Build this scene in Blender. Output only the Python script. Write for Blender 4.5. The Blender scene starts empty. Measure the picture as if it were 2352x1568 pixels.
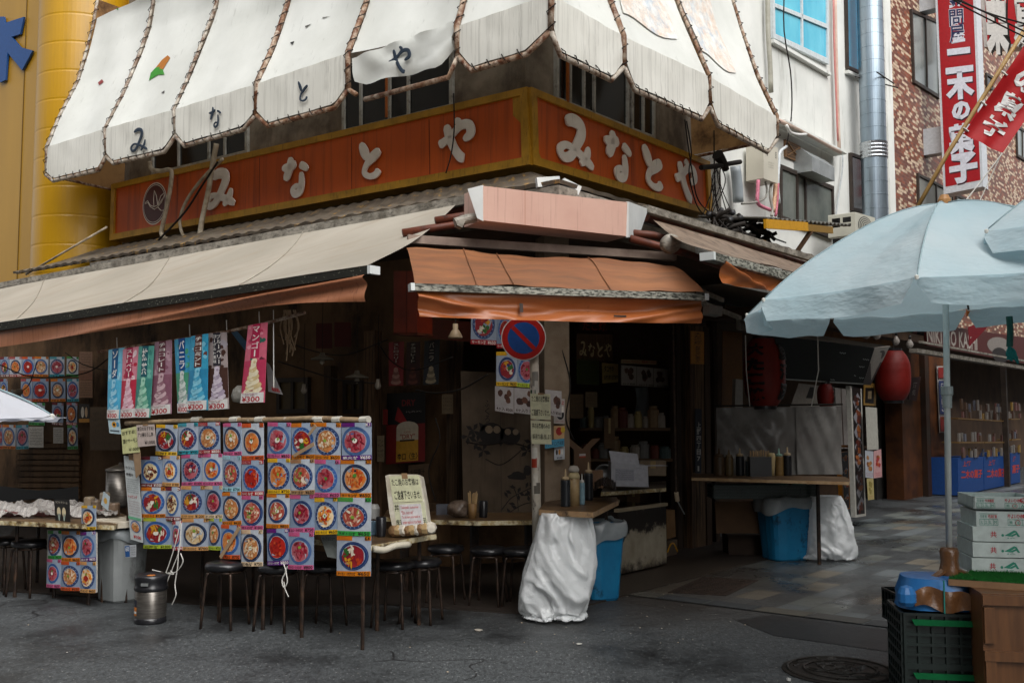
import bpy, math, random
from mathutils import Vector as V, Matrix
R = math.radians
S = bpy.context.scene
COL = S.collection
# ------------------------------------------------------------------ camera
FPX, CX, CY, PITCH, CAMZ = 2300.0, 1176.0, 784.0, math.atan(166 / 2300), 1.5
cam = bpy.data.cameras.new('camera'); co = bpy.data.objects.new('camera', cam); COL.objects.link(co)
cam.sensor_width = 36; cam.lens = 36 * FPX / 2352; cam.clip_end = 500; cam.clip_start = .05
co.location = (0, 0, CAMZ); co.rotation_euler = (R(90) + PITCH, 0, 0); S.camera = co
O = V((0, 0, CAMZ)); FW = V((0, math.cos(PITCH), math.sin(PITCH))); UP = V((0, -math.sin(PITCH), math.cos(PITCH)))
def ray(x, y): return V((1, 0, 0)) * ((x - CX) / FPX) + UP * ((CY - y) / FPX) + FW
def hit(x, y, pl):
    p, n = pl; d = ray(x, y)
    return O + d * ((p - O).dot(n) / d.dot(n))
Z = V((0, 0, 1))
C = V((.17, 9.2, 0)); aL, aR = R(53), R(39.5)
uL = V((-math.sin(aL), math.cos(aL), 0)); nL = V((-math.cos(aL), -math.sin(aL), 0))
uR = V((math.sin(aR), math.cos(aR), 0)); nR = V((math.cos(aR), -math.sin(aR), 0))
uM = V((.957, .289, 0)).normalized(); nM = V((.289, -.957, 0)).normalized()
def PL(q): return (C + nL * q, nL)
def PR(q): return (C + nR * q, nR)
def PM(q): return (C + nM * q, nM)
def PT(t): return (C + uR * t, -uR)
def PY(y): return (V((0, y, 0)), V((0, -1, 0)))
def PZ(z): return (V((0, 0, z)), Z)
def g(x, y, z=0): return hit(x, y, PZ(z))
# ------------------------------------------------------------------ materials
def lin(h):
    h = h.lstrip('#'); o = []
    for i in (0, 2, 4):
        c = int(h[i:i + 2], 16) / 255
        o.append(c / 12.92 if c <= .04045 else ((c + .055) / 1.055) ** 2.4)
    return (*o, 1)
MATS = {}
class NT:
    def __init__(s, name):
        s.m = bpy.data.materials.new(name); s.m.use_nodes = True; s.t = s.m.node_tree; s.t.nodes.clear()
        s.out = s.n('OutputMaterial'); s.pos = None
    def n(s, typ, **k):
        a = s.t.nodes.new('ShaderNode' + typ)
        for q, v in k.items(): setattr(a, q, v)
        return a
    def l(s, a, b): s.t.links.new(a, b)
    def P(s, sc=(1, 1, 1), rot=0):
        if s.pos is None: s.pos = s.n('NewGeometry').outputs['Position']
        if sc == (1, 1, 1) and rot == 0: return s.pos
        mp = s.n('Mapping'); s.l(s.pos, mp.inputs[0]); mp.inputs['Rotation'].default_value = (0, 0, rot)
        if rot and sc != (1, 1, 1):
            m2 = s.n('VectorMath', operation='MULTIPLY'); s.l(mp.outputs[0], m2.inputs[0]); m2.inputs[1].default_value = sc; return m2.outputs[0]
        mp.inputs['Scale'].default_value = sc
        return mp.outputs[0]
    def noise(s, scale, sc=(1, 1, 1), detail=5, rough=.6, vec=None):
        a = s.n('TexNoise'); s.l(vec or s.P(sc), a.inputs['Vector']); a.inputs['Scale'].default_value = scale
        a.inputs['Detail'].default_value = detail; a.inputs['Roughness'].default_value = rough
        return a.outputs['Fac']
    def mr(s, f, lo, hi, a=0, b=1):
        m = s.n('MapRange'); s.l(f, m.inputs[0])
        for i, v in enumerate((lo, hi, a, b)): m.inputs[i + 1].default_value = v
        return m.outputs[0]
    def mix(s, f, a, b, mode='MIX'):
        m = s.n('Mix', data_type='RGBA', blend_type=mode)
        for k, v in ((0, f), (6, a), (7, b)):
            if isinstance(v, (int, float, tuple)): m.inputs[k].default_value = v
            else: s.l(v, m.inputs[k])
        return m.outputs[2]
    def math(s, op, a, b=0, c=0):
        m = s.n('Math', operation=op)
        for k, v in enumerate((a, b, c)):
            if isinstance(v, (int, float)): m.inputs[k].default_value = v
            else: s.l(v, m.inputs[k])
        return m.outputs[0]
    def bump(s, h, st, dist=.01):
        b = s.n('Bump'); b.inputs['Strength'].default_value = st; b.inputs['Distance'].default_value = dist; s.l(h, b.inputs['Height'])
        return b.outputs[0]
    def bsdf(s, col, rough=.6, metal=0, spec=.5, normal=None, trans=0, tcol=None, alpha=None):
        b = s.n('BsdfPrincipled')
        for k, v in (('Base Color', col), ('Roughness', rough), ('Metallic', metal), ('Specular IOR Level', spec)):
            if isinstance(v, (int, float, tuple)): b.inputs[k].default_value = v
            else: s.l(v, b.inputs[k])
        if normal: s.l(normal, b.inputs['Normal'])
        o = b.outputs[0]
        if trans:
            t = s.n('BsdfTranslucent')
            if tcol: t.inputs[0].default_value = tcol
            elif isinstance(col, tuple): t.inputs[0].default_value = col
            else: s.l(col, t.inputs[0])
            x = s.n('MixShader'); x.inputs[0].default_value = trans; s.l(o, x.inputs[1]); s.l(t.outputs[0], x.inputs[2]); o = x.outputs[0]
        s.l(o, s.out.inputs[0]); return s.m
def mat(name, c, c2=None, vs=6, lo=.35, hi=.65, sc=(1, 1, 1), rough=.7, bump=0, bs=80, bsc=(1, 1, 1), metal=0, spec=.4, trans=0, dirt=None, rot=0):
    if name in MATS: return MATS[name]
    t = NT(name); a = lin(c)
    col = t.mix(t.mr(t.noise(vs, sc), lo, hi), a, lin(c2)) if c2 else a
    if dirt:  # (colour, scale, lo, hi, stretch)
        col = t.mix(t.mr(t.noise(dirt[1], (1, 1, 1), 8, .7, vec=t.P(dirt[4], rot)), dirt[2], dirt[3]), col, lin(dirt[0]))
    nm = t.bump(t.noise(bs, bsc, 4), bump) if bump else None
    MATS[name] = t.bsdf(col, rough, metal, spec, nm, trans); return MATS[name]
def pm(h, rough=.45):
    """printed or plain painted colour with slight unevenness"""
    k = 'print_' + h.lstrip('#') + ('' if rough == .45 else '_%d' % (rough * 100))
    if k in MATS: return MATS[k]
    a = lin(h); t = NT(k)
    f = t.mr(t.noise(23, detail=6), .25, .75, .78, 1.08)
    b = t.mix(1.0, a, f, 'MULTIPLY')
    MATS[k] = t.bsdf(b, rough, 0, .4); return MATS[k]
# ------------------------------------------------------------------ mesh builder
class MB:
    def __init__(s): s.v = []; s.f = []; s.i = []; s.mats = []
    def mi(s, m):
        if m not in s.mats: s.mats.append(m)
        return s.mats.index(m)
    def add(s, vs, fs, m):
        o = len(s.v); k = s.mi(m); s.v += [V(p) for p in vs]
        for f in fs: s.f.append([o + j for j in f]); s.i.append(k)
        return s
    def face(s, pts, m): return s.add(pts, [list(range(len(pts)))], m)
    def prism(s, pts, e, m, m2=None):
        n = len(pts); e = V(e); vs = [V(p) for p in pts] + [V(p) + e for p in pts]
        s.add(vs, [list(range(n))[::-1], [n + i for i in range(n)]], m)
        return s.add(vs, [[i, (i + 1) % n, n + (i + 1) % n, n + i] for i in range(n)], m2 or m)
    def box(s, o, a, b, c, m):
        o, a, b, c = V(o), V(a), V(b), V(c); return s.prism([o, o + a, o + a + b, o + b], c, m)
    def cbox(s, c, x, y, z, m, ax=V((1, 0, 0))):
        ay = Z.cross(ax); return s.box(V(c) - ax * x / 2 - ay * y / 2 - Z * z / 2, ax * x, ay * y, Z * z, m)
    def bar(s, a, b, w, h, m, up=Z):
        a, b = V(a), V(b); d = (b - a).normalized(); sd = d.cross(up).normalized(); u2 = sd.cross(d)
        return s.prism([a - sd * w / 2 - u2 * h / 2, a + sd * w / 2 - u2 * h / 2, a + sd * w / 2 + u2 * h / 2, a - sd * w / 2 + u2 * h / 2], b - a, m)
    def tube(s, pts, r, m, n=7, r2=None):
        pts = [V(p) for p in pts]; k = len(pts); vs = []; up = V((.13, .21, 1)).normalized(); prev = None
        for i, p in enumerate(pts):
            d = (pts[min(i + 1, k - 1)] - pts[max(i - 1, 0)])
            d = d.normalized() if d.length > 1e-9 else Z
            a = d.cross(up)
            if a.length < .05: a = d.cross(V((1, 0, 0)))
            a.normalize()
            if prev is not None and a.dot(prev) < 0: a = -a
            prev = a; b = d.cross(a); rr = r if r2 is None else r + (r2 - r) * i / max(1, k - 1)
            vs += [p + (a * math.cos(j * 2 * math.pi / n) + b * math.sin(j * 2 * math.pi / n)) * rr for j in range(n)]
        fs = [[i * n + j, i * n + (j + 1) % n, (i + 1) * n + (j + 1) % n, (i + 1) * n + j] for i in range(k - 1) for j in range(n)]
        fs += [list(range(n))[::-1], [(k - 1) * n + j for j in range(n)]]
        return s.add(vs, fs, m)
    def lathe(s, c, prof, m, n=20, ax=None, sx=1, sy=1):
        c = V(c); zz = ax.normalized() if ax else Z
        a = zz.orthogonal().normalized() if ax else V((1, 0, 0)); b = zz.cross(a); vs = []
        for r, h in prof: vs += [c + zz * h + (a * math.cos(j * 2 * math.pi / n) * sx + b * math.sin(j * 2 * math.pi / n) * sy) * r for j in range(n)]
        k = len(prof)
        fs = [[i * n + j, i * n + (j + 1) % n, (i + 1) * n + (j + 1) % n, (i + 1) * n + j] for i in range(k - 1) for j in range(n)]
        fs += [list(range(n))[::-1], [(k - 1) * n + j for j in range(n)]]
        return s.add(vs, fs, m)
    def grid(s, fn, nu, nv, m):
        vs = [fn(i / nu, j / nv) for j in range(nv + 1) for i in range(nu + 1)]
        return s.add(vs, [[j * (nu + 1) + i, j * (nu + 1) + i + 1, (j + 1) * (nu + 1) + i + 1, (j + 1) * (nu + 1) + i] for j in range(nv) for i in range(nu)], m)
    def build(s, name, parent=None, smooth=False, loc=None, bevel=0, solid=0):
        me = bpy.data.meshes.new(name)
        if loc is None:
            if parent is None:
                x = [p.x for p in s.v]; y = [p.y for p in s.v]; z = [p.z for p in s.v]
                loc = V(((min(x) + max(x)) / 2, (min(y) + max(y)) / 2, min(z)))
            else: loc = V((0, 0, 0))
        base = wl(parent) if parent else V((0, 0, 0))
        off = base + V(loc)
        me.from_pydata([tuple(p - off) for p in s.v], [], s.f)
        for m in s.mats: me.materials.append(m)
        me.polygons.foreach_set('material_index', s.i)
        if smooth: me.polygons.foreach_set('use_smooth', [True] * len(s.f))
        me.update()
        o = bpy.data.objects.new(name, me); COL.objects.link(o); o.location = loc
        if parent: o.parent = parent
        if solid:
            d = o.modifiers.new('solid', 'SOLIDIFY'); d.thickness = solid; d.offset = 0
        if bevel:
            d = o.modifiers.new('bevel', 'BEVEL'); d.width = bevel; d.segments = 2; d.limit_method = 'ANGLE'
        return o
def wl(o):
    p = V(o.location)
    while o.parent: o = o.parent; p = p + V(o.location)
    return p
def tag(o, label=None, cat=None, group=None, kind=None):
    for k, v in (('label', label), ('category', cat), ('group', group), ('kind', kind)):
        if v: o[k] = v
    return o
def thing(name, loc, label, cat, group=None):
    o = bpy.data.objects.new(name, None); COL.objects.link(o); o.location = V(loc); o.empty_display_size = .1
    return tag(o, label, cat, group)
def struct(o): return tag(o, kind='structure')
def dup(root, loc, label=None):
    r = root.copy(); COL.objects.link(r); r.location = V(loc)
    if label: r['label'] = label
    for ch in root.children:
        c = ch.copy(); COL.objects.link(c); c.parent = r
        for gc in ch.children:
            d = gc.copy(); COL.objects.link(d); d.parent = c
    return r
# ------------------------------------------------------------------ flat sheets with print
class Q:
    """four corners TL TR BR BL of a sheet; p(u, v, k) lies k millimetres off its face"""
    def __init__(s, tl, tr, br, bl, bend=0):
        s.c = [V(tl), V(tr), V(br), V(bl)]; n = (s.c[1] - s.c[0]).cross(s.c[3] - s.c[0]).normalized()
        if n.dot(O - s.c[0]) < 0: n = -n
        s.n = n; s.bend = bend; s.w = (s.c[1] - s.c[0]).length; s.h = (s.c[3] - s.c[0]).length
    def p(s, u, v, k=0):
        a, b, c, d = s.c
        return (a * (1 - u) + b * u) * (1 - v) + (d * (1 - u) + c * u) * v + s.n * (k * .001 + s.bend * math.sin(math.pi * min(1, max(0, u))))
def Qd(x0, y0, x1, y1, pl, bend=0): return Qp([(x0, y0), (x1, y0), (x1, y1), (x0, y1)], pl, bend)
def Qp(pts, pl, bend=0): return Q(*[hit(x, y, pl) for x, y in pts], bend=bend)
class Qs:
    """sub-rectangle of a sheet"""
    def __init__(s, q, u0, v0, u1, v1): s.q = q; s.r = (u0, v0, u1, v1); s.w = q.w * (u1 - u0); s.h = q.h * (v1 - v0); s.n = q.n
    def p(s, u, v, k=0):
        a, b, c, d = s.r; return s.q.p(a + (c - a) * u, b + (d - b) * v, k)
def rect(mb, q, u0, v0, u1, v1, k, m, nu=1):
    if getattr(q, 'bend', 0) or isinstance(q, Qs): nu = max(nu, 4)
    for i in range(nu):
        a, b = u0 + (u1 - u0) * i / nu, u0 + (u1 - u0) * (i + 1) / nu
        mb.face([q.p(a, v0, k), q.p(a, v1, k), q.p(b, v1, k), q.p(b, v0, k)], m)
def card(mb, q, m, t=2):
    """thin sheet with a back and edges, front face at k=0"""
    nu = 4 if getattr(q, 'bend', 0) else 1
    us = [i / nu for i in range(nu + 1)]
    pts = [q.p(u, 0) for u in us] + [q.p(u, 1) for u in us[::-1]]
    n = len(pts); bk = [p - q.n * t * .001 for p in pts]
    rect(mb, q, 0, 0, 1, 1, 0, m)
    mb.add(pts + bk, [[i, (i + 1) % n, n + (i + 1) % n, n + i] for i in range(n)], m)
    for i in range(nu): mb.face([q.p(us[i], 0, -t), q.p(us[i + 1], 0, -t), q.p(us[i + 1], 1, -t), q.p(us[i], 1, -t)], m)
def poly(mb, q, pts, k, m): mb.face([q.p(u, v, k) for u, v in pts], m)
def ell(mb, q, cu, cv, ru, rv, k, m, n=22, jit=0, rng=None, rot=0):
    pts = []
    for i in range(n):
        a = i * 2 * math.pi / n; j = 1 + (rng.uniform(-jit, jit) if jit else 0)
        x, y = math.cos(a) * j * ru * q.w, math.sin(a) * j * rv * q.h
        pts.append((cu + (x * math.cos(rot) - y * math.sin(rot)) / q.w, cv + (x * math.sin(rot) + y * math.cos(rot)) / q.h))
    poly(mb, q, pts, k, m)
_TX = {}
def glyphs(s, bold=0.0):
    key = (s, bold)
    if key in _TX: return _TX[key]
    c = bpy.data.curves.new('t', 'FONT'); c.body = s; c.size = 1; c.resolution_u = 2; c.offset = bold; c.fill_mode = 'FRONT'
    o = bpy.data.objects.new('t', c); COL.objects.link(o); bpy.context.view_layer.update()
    me = bpy.data.meshes.new_from_object(o.evaluated_get(bpy.context.evaluated_depsgraph_get()))
    vs = [(v.co.x, v.co.y) for v in me.vertices]; fs = [list(p.vertices) for p in me.polygons]
    bpy.data.objects.remove(o); bpy.data.curves.remove(c); bpy.data.meshes.remove(me)
    if not vs: vs = [(0, 0), (1, 1)]
    x0, x1 = min(v[0] for v in vs), max(v[0] for v in vs); y0, y1 = min(v[1] for v in vs), max(v[1] for v in vs)
    if x1 - x0 < 1e-6: x1 = x0 + 1
    if y1 - y0 < 1e-6: y1 = y0 + 1
    _TX[key] = ([((x - x0) / (x1 - x0), (y1 - y) / (y1 - y0)) for x, y in vs], fs, (x1 - x0), (y1 - y0)); return _TX[key]
def txt(mb, q, s, u0, v0, u1, v1, k, m, bold=0.0, vert=False, keep=False, thick=0):
    if vert:
        ch = list(s); n = len(ch)
        for i, c in enumerate(ch):
            a, b = v0 + (v1 - v0) * i / n, v0 + (v1 - v0) * (i + 1) / n; gp = (b - a) * .07
            if c == 'ー':
                w = (u1 - u0) * .09; rect(mb, q, (u0 + u1) / 2 - w, a + gp, (u0 + u1) / 2 + w, b - gp, k, m)
            elif c.strip():
                g0 = glyphs(c, bold); ar = min(1, g0[2] / max(.5, g0[3])); hh = min(1.0, max(.3, g0[3] / .9)); mu = (u1 - u0) * (1 - min(1, max(.5, ar + .15))) / 2; mv = (b - a) * (1 - hh) / 2
                txt(mb, q, c, u0 + mu, a + gp + mv, u1 - mu, b - gp - mv, k, m, bold)
        return
    vs, fs, w, h = glyphs(s, bold)
    if keep:  # keep the aspect ratio, centred
        W, H = (u1 - u0) * q.w, (v1 - v0) * q.h; sc = min(W / w, H / h)
        du, dv = w * sc / q.w, h * sc / q.h
        u0, u1 = (u0 + u1) / 2 - du / 2, (u0 + u1) / 2 + du / 2; v0, v1 = (v0 + v1) / 2 - dv / 2, (v0 + v1) / 2 + dv / 2
    mb.add([q.p(u0 + (u1 - u0) * x, v0 + (v1 - v0) * y, k) for x, y in vs], fs, m)
def scrawl(mb, q, u0, v0, u1, v1, k, m, rows, rng, dens=1.0):
    """rows of small illegible writing, as short pen strokes"""
    for r in range(rows):
        va = v0 + (v1 - v0) * (r + .2) / rows; vb = v0 + (v1 - v0) * (r + .8) / rows; u = u0; st = (vb - va) * q.h / q.w
        while u < u1:
            w = st * rng.uniform(.5, 1.0)
            for _ in range(3):
                a, b = rng.uniform(0, w), rng.uniform(va, vb)
                if rng.random() < .5: rect(mb, q, u + a * .3, b, min(u1, u + a * .3 + w * .7), b + (vb - va) * .13, k, m)
                else: rect(mb, q, u + a, va + (b - va) * .3, u + a + w * .13, vb - (vb - b) * .3, k, m)
            u += w * 1.25 / dens
def crv(pts, n=6):
    """Catmull-Rom through points"""
    pts = [V(p) for p in pts]; out = []
    P = [pts[0] * 2 - pts[1]] + pts + [pts[-1] * 2 - pts[-2]]
    for i in range(1, len(P) - 2):
        a, b, c, d = P[i - 1:i + 3]
        for j in range(n):
            t = j / n
            out.append(.5 * ((2 * b) + (c - a) * t + (2 * a - 5 * b + 4 * c - d) * t * t + (3 * b - a - 3 * c + d) * t ** 3))
    return out + [pts[-1]]
KANA = {
 'み': [([(.24, .14), (.42, .07), (.60, .12), (.62, .30), (.50, .55), (.33, .82), (.15, .88), (.08, .74), (.25, .62), (.55, .72), (.90, .93)], (.10, .13, .13, .13, .11, .10, .09, .09, .07, .09, .10)),
       ([(.80, .52), (.74, .72), (.58, .93)], (.06, .10, .08))],
 'な': [([(.06, .27), (.30, .27), (.52, .20)], (.08, .13, .11)), ([(.34, .04), (.32, .28), (.17, .58)], (.09, .13, .12)),
       ([(.66, .26), (.80, .33), (.92, .42)], (.10, .10, .07)), ([(.70, .45), (.72, .68), (.66, .90), (.50, .95), (.42, .84), (.55, .76), (.74, .84)], (.07, .10, .11, .10, .08, .07, .08))],
 'と': [([(.14, .06), (.28, .30), (.40, .52)], (.10, .16, .10)), ([(.88, .34), (.60, .48), (.34, .66), (.28, .84), (.48, .95), (.72, .93), (.84, .82)], (.14, .16, .10, .09, .09, .11, .12))],
 'や': [([(.06, .55), (.22, .48), (.42, .36), (.64, .20), (.86, .22), (.90, .42), (.72, .54)], (.12, .10, .09, .11, .12, .12, .08)),
       ([(.50, .05), (.58, .10), (.60, .20)], (.07, .09, .06)), ([(.26, .12), (.34, .40), (.46, .68), (.62, .90), (.72, .93)], (.10, .12, .11, .12, .12))]}
def kana(mb, q, ch, u0, v0, u1, v1, k, m, th=18, fat=1.0):
    """brush-lettered kana as raised, slightly domed strokes"""
    W, H = (u1 - u0) * q.w, (v1 - v0) * q.h
    for pts, ws in KANA[ch]:
        c = crv([(x, y, 0) for x, y in pts], 7); cw = crv([(w, 0, 0) for w in ws], 7); n = len(c); vs = []; fs = []
        for i in range(n):
            d = (c[min(i + 1, n - 1)] - c[max(i - 1, 0)]); dx, dy = d.x * W, d.y * H; L = math.hypot(dx, dy) or 1
            nx, ny = -dy / L, dx / L; w = cw[i].x * fat * (W + H) / 2 * .95; e = min(i, n - 1 - i)
            w *= (.55, .85, 1)[min(e, 2)]
            X_, Y_ = .5 + (c[i].x - .5) * 1.13, .5 + (c[i].y - .5) * 1.1
            for sg, kk in ((-1, k - 4), (-1, k + th), (-.5, k + th + 2), (.5, k + th + 2), (1, k + th), (1, k - 4)):
                vs.append(q.p(u0 + (u1 - u0) * X_ + nx * w * sg * .75 / q.w, v0 + (v1 - v0) * Y_ + ny * w * sg * .75 / q.h, kk))
        for i in range(n - 1):
            for j in range(5): fs.append([i * 6 + j, i * 6 + j + 1, i * 6 + 7 + j, i * 6 + 6 + j])
        fs += [list(range(6)), [(n - 1) * 6 + j for j in range(6)]]
        mb.add(vs, fs, m)
EXPO = 0.52
rng = random.Random(7)
# ------------------------------------------------------------------ world and light
W = bpy.data.worlds.new('World'); S.world = W; W.use_nodes = True
wt = W.node_tree; bg = wt.nodes['Background']
sky = wt.nodes.new('ShaderNodeTexSky'); sky.sky_type = 'NISHITA'; sky.sun_disc = False
sky.sun_elevation = R(48); sky.sun_rotation = R(155); sky.dust_density = 4; sky.ozone_density = 1
hs = wt.nodes.new('ShaderNodeHueSaturation'); hs.inputs['Saturation'].default_value = .12
wt.links.new(sky.outputs[0], hs.inputs['Color']); wt.links.new(hs.outputs[0], bg.inputs[0]); bg.inputs[1].default_value = .13
sl = bpy.data.lights.new('sun', 'SUN'); sl.energy = 2.1; sl.angle = R(75); sl.color = (1, .97, .93)
so = bpy.data.objects.new('sun', sl); COL.objects.link(so)
# the sun stands high behind the camera, a little to its right, veiled by cloud
so.rotation_euler = (R(42), 0, R(22))
S.view_settings.view_transform = 'Standard'; S.view_settings.look = 'None'; S.view_settings.gamma = 1; S.view_settings.exposure = EXPO
# ------------------------------------------------------------------ materials
def ground_mat(name, kind):
    t = NT(name)
    fine = t.math('ADD', t.math('MULTIPLY', t.noise(34, (1, .5, 1), 2, .8), .5), t.math('MULTIPLY', t.noise(80, detail=2, rough=.8), .5)); speck = t.n('TexVoronoi'); t.l(t.P(), speck.inputs['Vector']); speck.inputs['Scale'].default_value = 75
    big = t.noise(.9, detail=6); mid = t.noise(5, detail=5)
    if kind == 'asphalt':
        c = t.mix(t.mr(fine, .37, .63), lin('27292a'), lin('575b5d')); c = t.mix(t.mr(speck.outputs['Distance'], .12, .03), c, lin('9a9c9a'))
        c = t.mix(t.math('MULTIPLY', t.mr(big, .46, .62), t.mr(t.noise(2.6, (1, .6, 1), 6, .7), .35, .6)), c, lin('191a1b')); rough = t.mr(big, .35, .65, .75, .38); bh = fine; bs = .45
        vc = t.n('TexVoronoi', feature='DISTANCE_TO_EDGE'); wv = t.n('VectorMath', operation='ADD'); nv = t.n('TexNoise'); t.l(t.P(), nv.inputs['Vector']); nv.inputs['Scale'].default_value = 1.3; t.l(t.P(), wv.inputs[0]); t.l(nv.outputs['Color'], wv.inputs[1]); t.l(wv.outputs[0], vc.inputs['Vector']); vc.inputs['Scale'].default_value = .45
        c = t.mix(t.math('MULTIPLY', t.mr(vc.outputs[0], .006, .002), t.mr(t.noise(1.1), .5, .55)), c, lin('161617'))
        c = t.mix(t.math('MULTIPLY', t.mr(t.noise(55, (1, .6, 1), 1), .66, .72), .45), c, lin('a3a6a4'))
    elif kind == 'patch':
        c = t.mix(t.mr(fine, .3, .7), lin('232527'), lin('3c3f41')); rough = .45; bh = fine; bs = .4
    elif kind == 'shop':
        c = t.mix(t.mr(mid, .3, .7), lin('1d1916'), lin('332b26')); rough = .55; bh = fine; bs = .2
    else:
        br = t.n('TexBrick'); mp = t.P((1, 1, 1), -(math.pi / 2 - aR)); t.l(mp, br.inputs['Vector'])
        br.inputs['Color1'].default_value = (0, 0, 0, 1); br.inputs['Color2'].default_value = (1, 1, 1, 1); br.inputs['Mortar'].default_value = (.5, .5, .5, 1)
        br.inputs['Scale'].default_value = 1; br.inputs['Brick Width'].default_value = .46; br.inputs['Row Height'].default_value = .23; br.inputs['Mortar Size'].default_value = .006
        cr = t.n('ValToRGB'); t.l(br.outputs['Color'], cr.inputs[0]); e = cr.color_ramp; e.interpolation = 'CONSTANT'
        e.elements[0].color = lin('444b4e'); e.elements[1].position = .3; e.elements[1].color = lin('626a6d')
        for p, h in ((.55, '353b3e'), (.72, '686d68'), (.84, '7c7464'), (.93, '33373a')): e.elements.new(p).color = lin(h)
        c = t.mix(br.outputs['Fac'], cr.outputs[0], lin('26282a'))
        c = t.mix(t.mr(fine, .4, .75, 0, .5), c, lin('8a8d8b')); c = t.mix(t.mr(speck.outputs['Distance'], .1, .03, 0, .8), c, lin('b4b5b0'))
        c = t.mix(t.mr(big, .42, .62, 0, .55), c, lin('2f3335')); rough = t.mr(big, .36, .6, .7, .22); bh = br.outputs['Fac']; bs = .15
    # brown trodden-in grease in front of the stall counters
    d = t.n('VectorMath', operation='DISTANCE'); sc = t.n('VectorMath', operation='MULTIPLY'); t.l(t.P(), sc.inputs[0]); sc.inputs[1].default_value = (1, 1, 0)
    t.l(sc.outputs[0], d.inputs[0]); q = g(1470, 1330); d.inputs[1].default_value = (q.x, q.y, 0)
    f = t.math('MULTIPLY', t.mr(t.math('ADD', d.outputs['Value'], t.math('MULTIPLY', mid, 1.2)), 3.0, 1.3), .8)
    c = t.mix(f, c, t.mix(t.mr(fine, .3, .7), lin('2a231d'), lin('4b4035')))
    b = t.bump(bh, bs, .006)
    return t.bsdf(c, rough, 0, .5, b)
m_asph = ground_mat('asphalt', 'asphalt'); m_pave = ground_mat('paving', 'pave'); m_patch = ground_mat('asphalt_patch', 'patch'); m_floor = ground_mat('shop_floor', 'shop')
m_conc = mat('stained_concrete', '8a7f70', '5e5346', 3, dirt=('3a322a', 2, .5, .75, (1, 1, .35)), rough=.9, bump=.3)
m_white = mat('white_stucco', 'dedfda', 'cfd1cc', 1.5, dirt=('77746a', 1.5, .55, .85, (3, 3, .4)), rough=.85, bump=.15, bs=120)
m_glassd = mat('dark_glass', '0e0f10', '1c1b19', 2, rough=.12, spec=.5)
m_bluegl = mat('blue_glass', '35a9c8', '5cc0d6', 1.2, .4, .6, (1, 1, .5), rough=.18, spec=.6)
m_alu = mat('aluminium', '9fa2a0', '85888a', 8, rough=.4, metal=.6)
m_frame = mat('dark_frame', '2a221d', '3a3028', 6, rough=.5)
m_fgrey = mat('grey_frame', 'a9a8a2', '8a887f', 8, rough=.5, dirt=('4a4036', 9, .55, .7, (1, 1, 1)))
m_orange = mat('orange_panel', 'd05c1a', 'bd5014', 1.2, .4, .62, (1, 1, .3), rough=.5, dirt=('4a2415', 2.0, .5, .9, (5, 5, .2)))
m_yframe = mat('yellow_frame', 'bb8a24', '9e741a', 5, rough=.5, dirt=('3a2a14', 11, .54, .8, (3, 3, .6)))
m_letter = mat('ivory_letter', 'f3ebdf', 'e8dccf', 5, rough=.5, dirt=('6b5d50', 9, .62, .8, (2, 2, .3)))
m_canvas = mat('white_canvas', 'e2e4df', 'd2d4ce', 1.1, rough=.6, trans=.12, dirt=('83847a', 2.2, .6, .95, (6, 6, .35)), bump=.25, bs=5)
m_canvas2 = mat('valance_canvas', 'e3e2da', 'd8d7ce', 1.1, rough=.6, trans=.1, dirt=('77736a', 3.0, .5, .95, (11, 11, .2)))
m_canvasin = mat('canvas_inside', 'b08a5a', '94704a', 2, rough=.7, trans=.35, dirt=('3c2a18', 2, .5, .7, (1, 1, 1)))
m_legr = mat('dark_rusty_leg', '2e221a', '4a3526', 9, .4, .6, rough=.5, dirt=('1d130d', 14, .42, .58, (1, 1, 1)))
m_rust = mat('rusty_pipe', '8a6a50', 'b9aa98', 9, .4, .6, rough=.6, dirt=('5a3116', 14, .42, .58, (1, 1, 1)), bump=.2)
m_rustw = mat('flaking_white_pipe', 'b9b2a6', '8d8070', 12, rough=.55, dirt=('59371f', 11, .45, .62, (1, 1, 1)))
m_rope = pm('1d1712', .8)
m_beige = mat('beige_fabric', 'b7b0a3', 'a49d90', .8, .35, .65, rough=.55, trans=.15, dirt=('a39583', 1.8, .5, .72, (.7, 3.2, 1)), bump=.08, bs=6)
m_obeige = mat('faded_orange_fabric', 'a56e48', '885638', 1.6, .3, .7, rough=.55, trans=.2, dirt=('6b4c38', 2.2, .42, .75, (.7, 3, 4)), bump=.12, bs=5, rot=-.29)
m_oval = mat('orange_valance', 'b87c5a', 'a86a48', 3, .3, .7, rough=.4, trans=.2, spec=.5, dirt=('5e3018', 4, .52, .8, (12, 12, .25)))
m_oval2 = mat('glossy_orange_valance', 'b86a36', 'a85c2c', 3, .3, .7, rough=.4, trans=.2, spec=.7, dirt=('6e3a18', 6, .62, .8, (2, 2, .5)))
m_mould = mat('mouldy_bar', '1f1f18', '8b8a7c', 70, .6, .7, (.6, .6, 1), rough=.8, dirt=('1a1a14', 6, .5, .6, (1, 1, 1)))
m_mould2 = mat('mouldy_pale_bar', 'a09e92', '26261f', 60, .44, .6, (.5, .5, 1.6), rough=.7, dirt=('26261f', 7, .45, .7, (.4, .4, 2)))
m_rail = mat('dirty_rail', '9b958a', '5d574d', 7, .4, .7, (1, 1, 1), rough=.6, dirt=('2c2923', 40, .48, .7, (.4, .4, 1)))
m_pink = mat('faded_pink_box', 'cba798', 'c09a8b', 1.5, rough=.5, dirt=('5a3a30', 3, .55, .9, (12, 12, .35)))
m_capw = mat('white_cap', 'd5d8d6', 'c5c8c6', 3, rough=.45, dirt=('6b6a64', 5, .62, .8, (1, 1, 1)))
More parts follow.
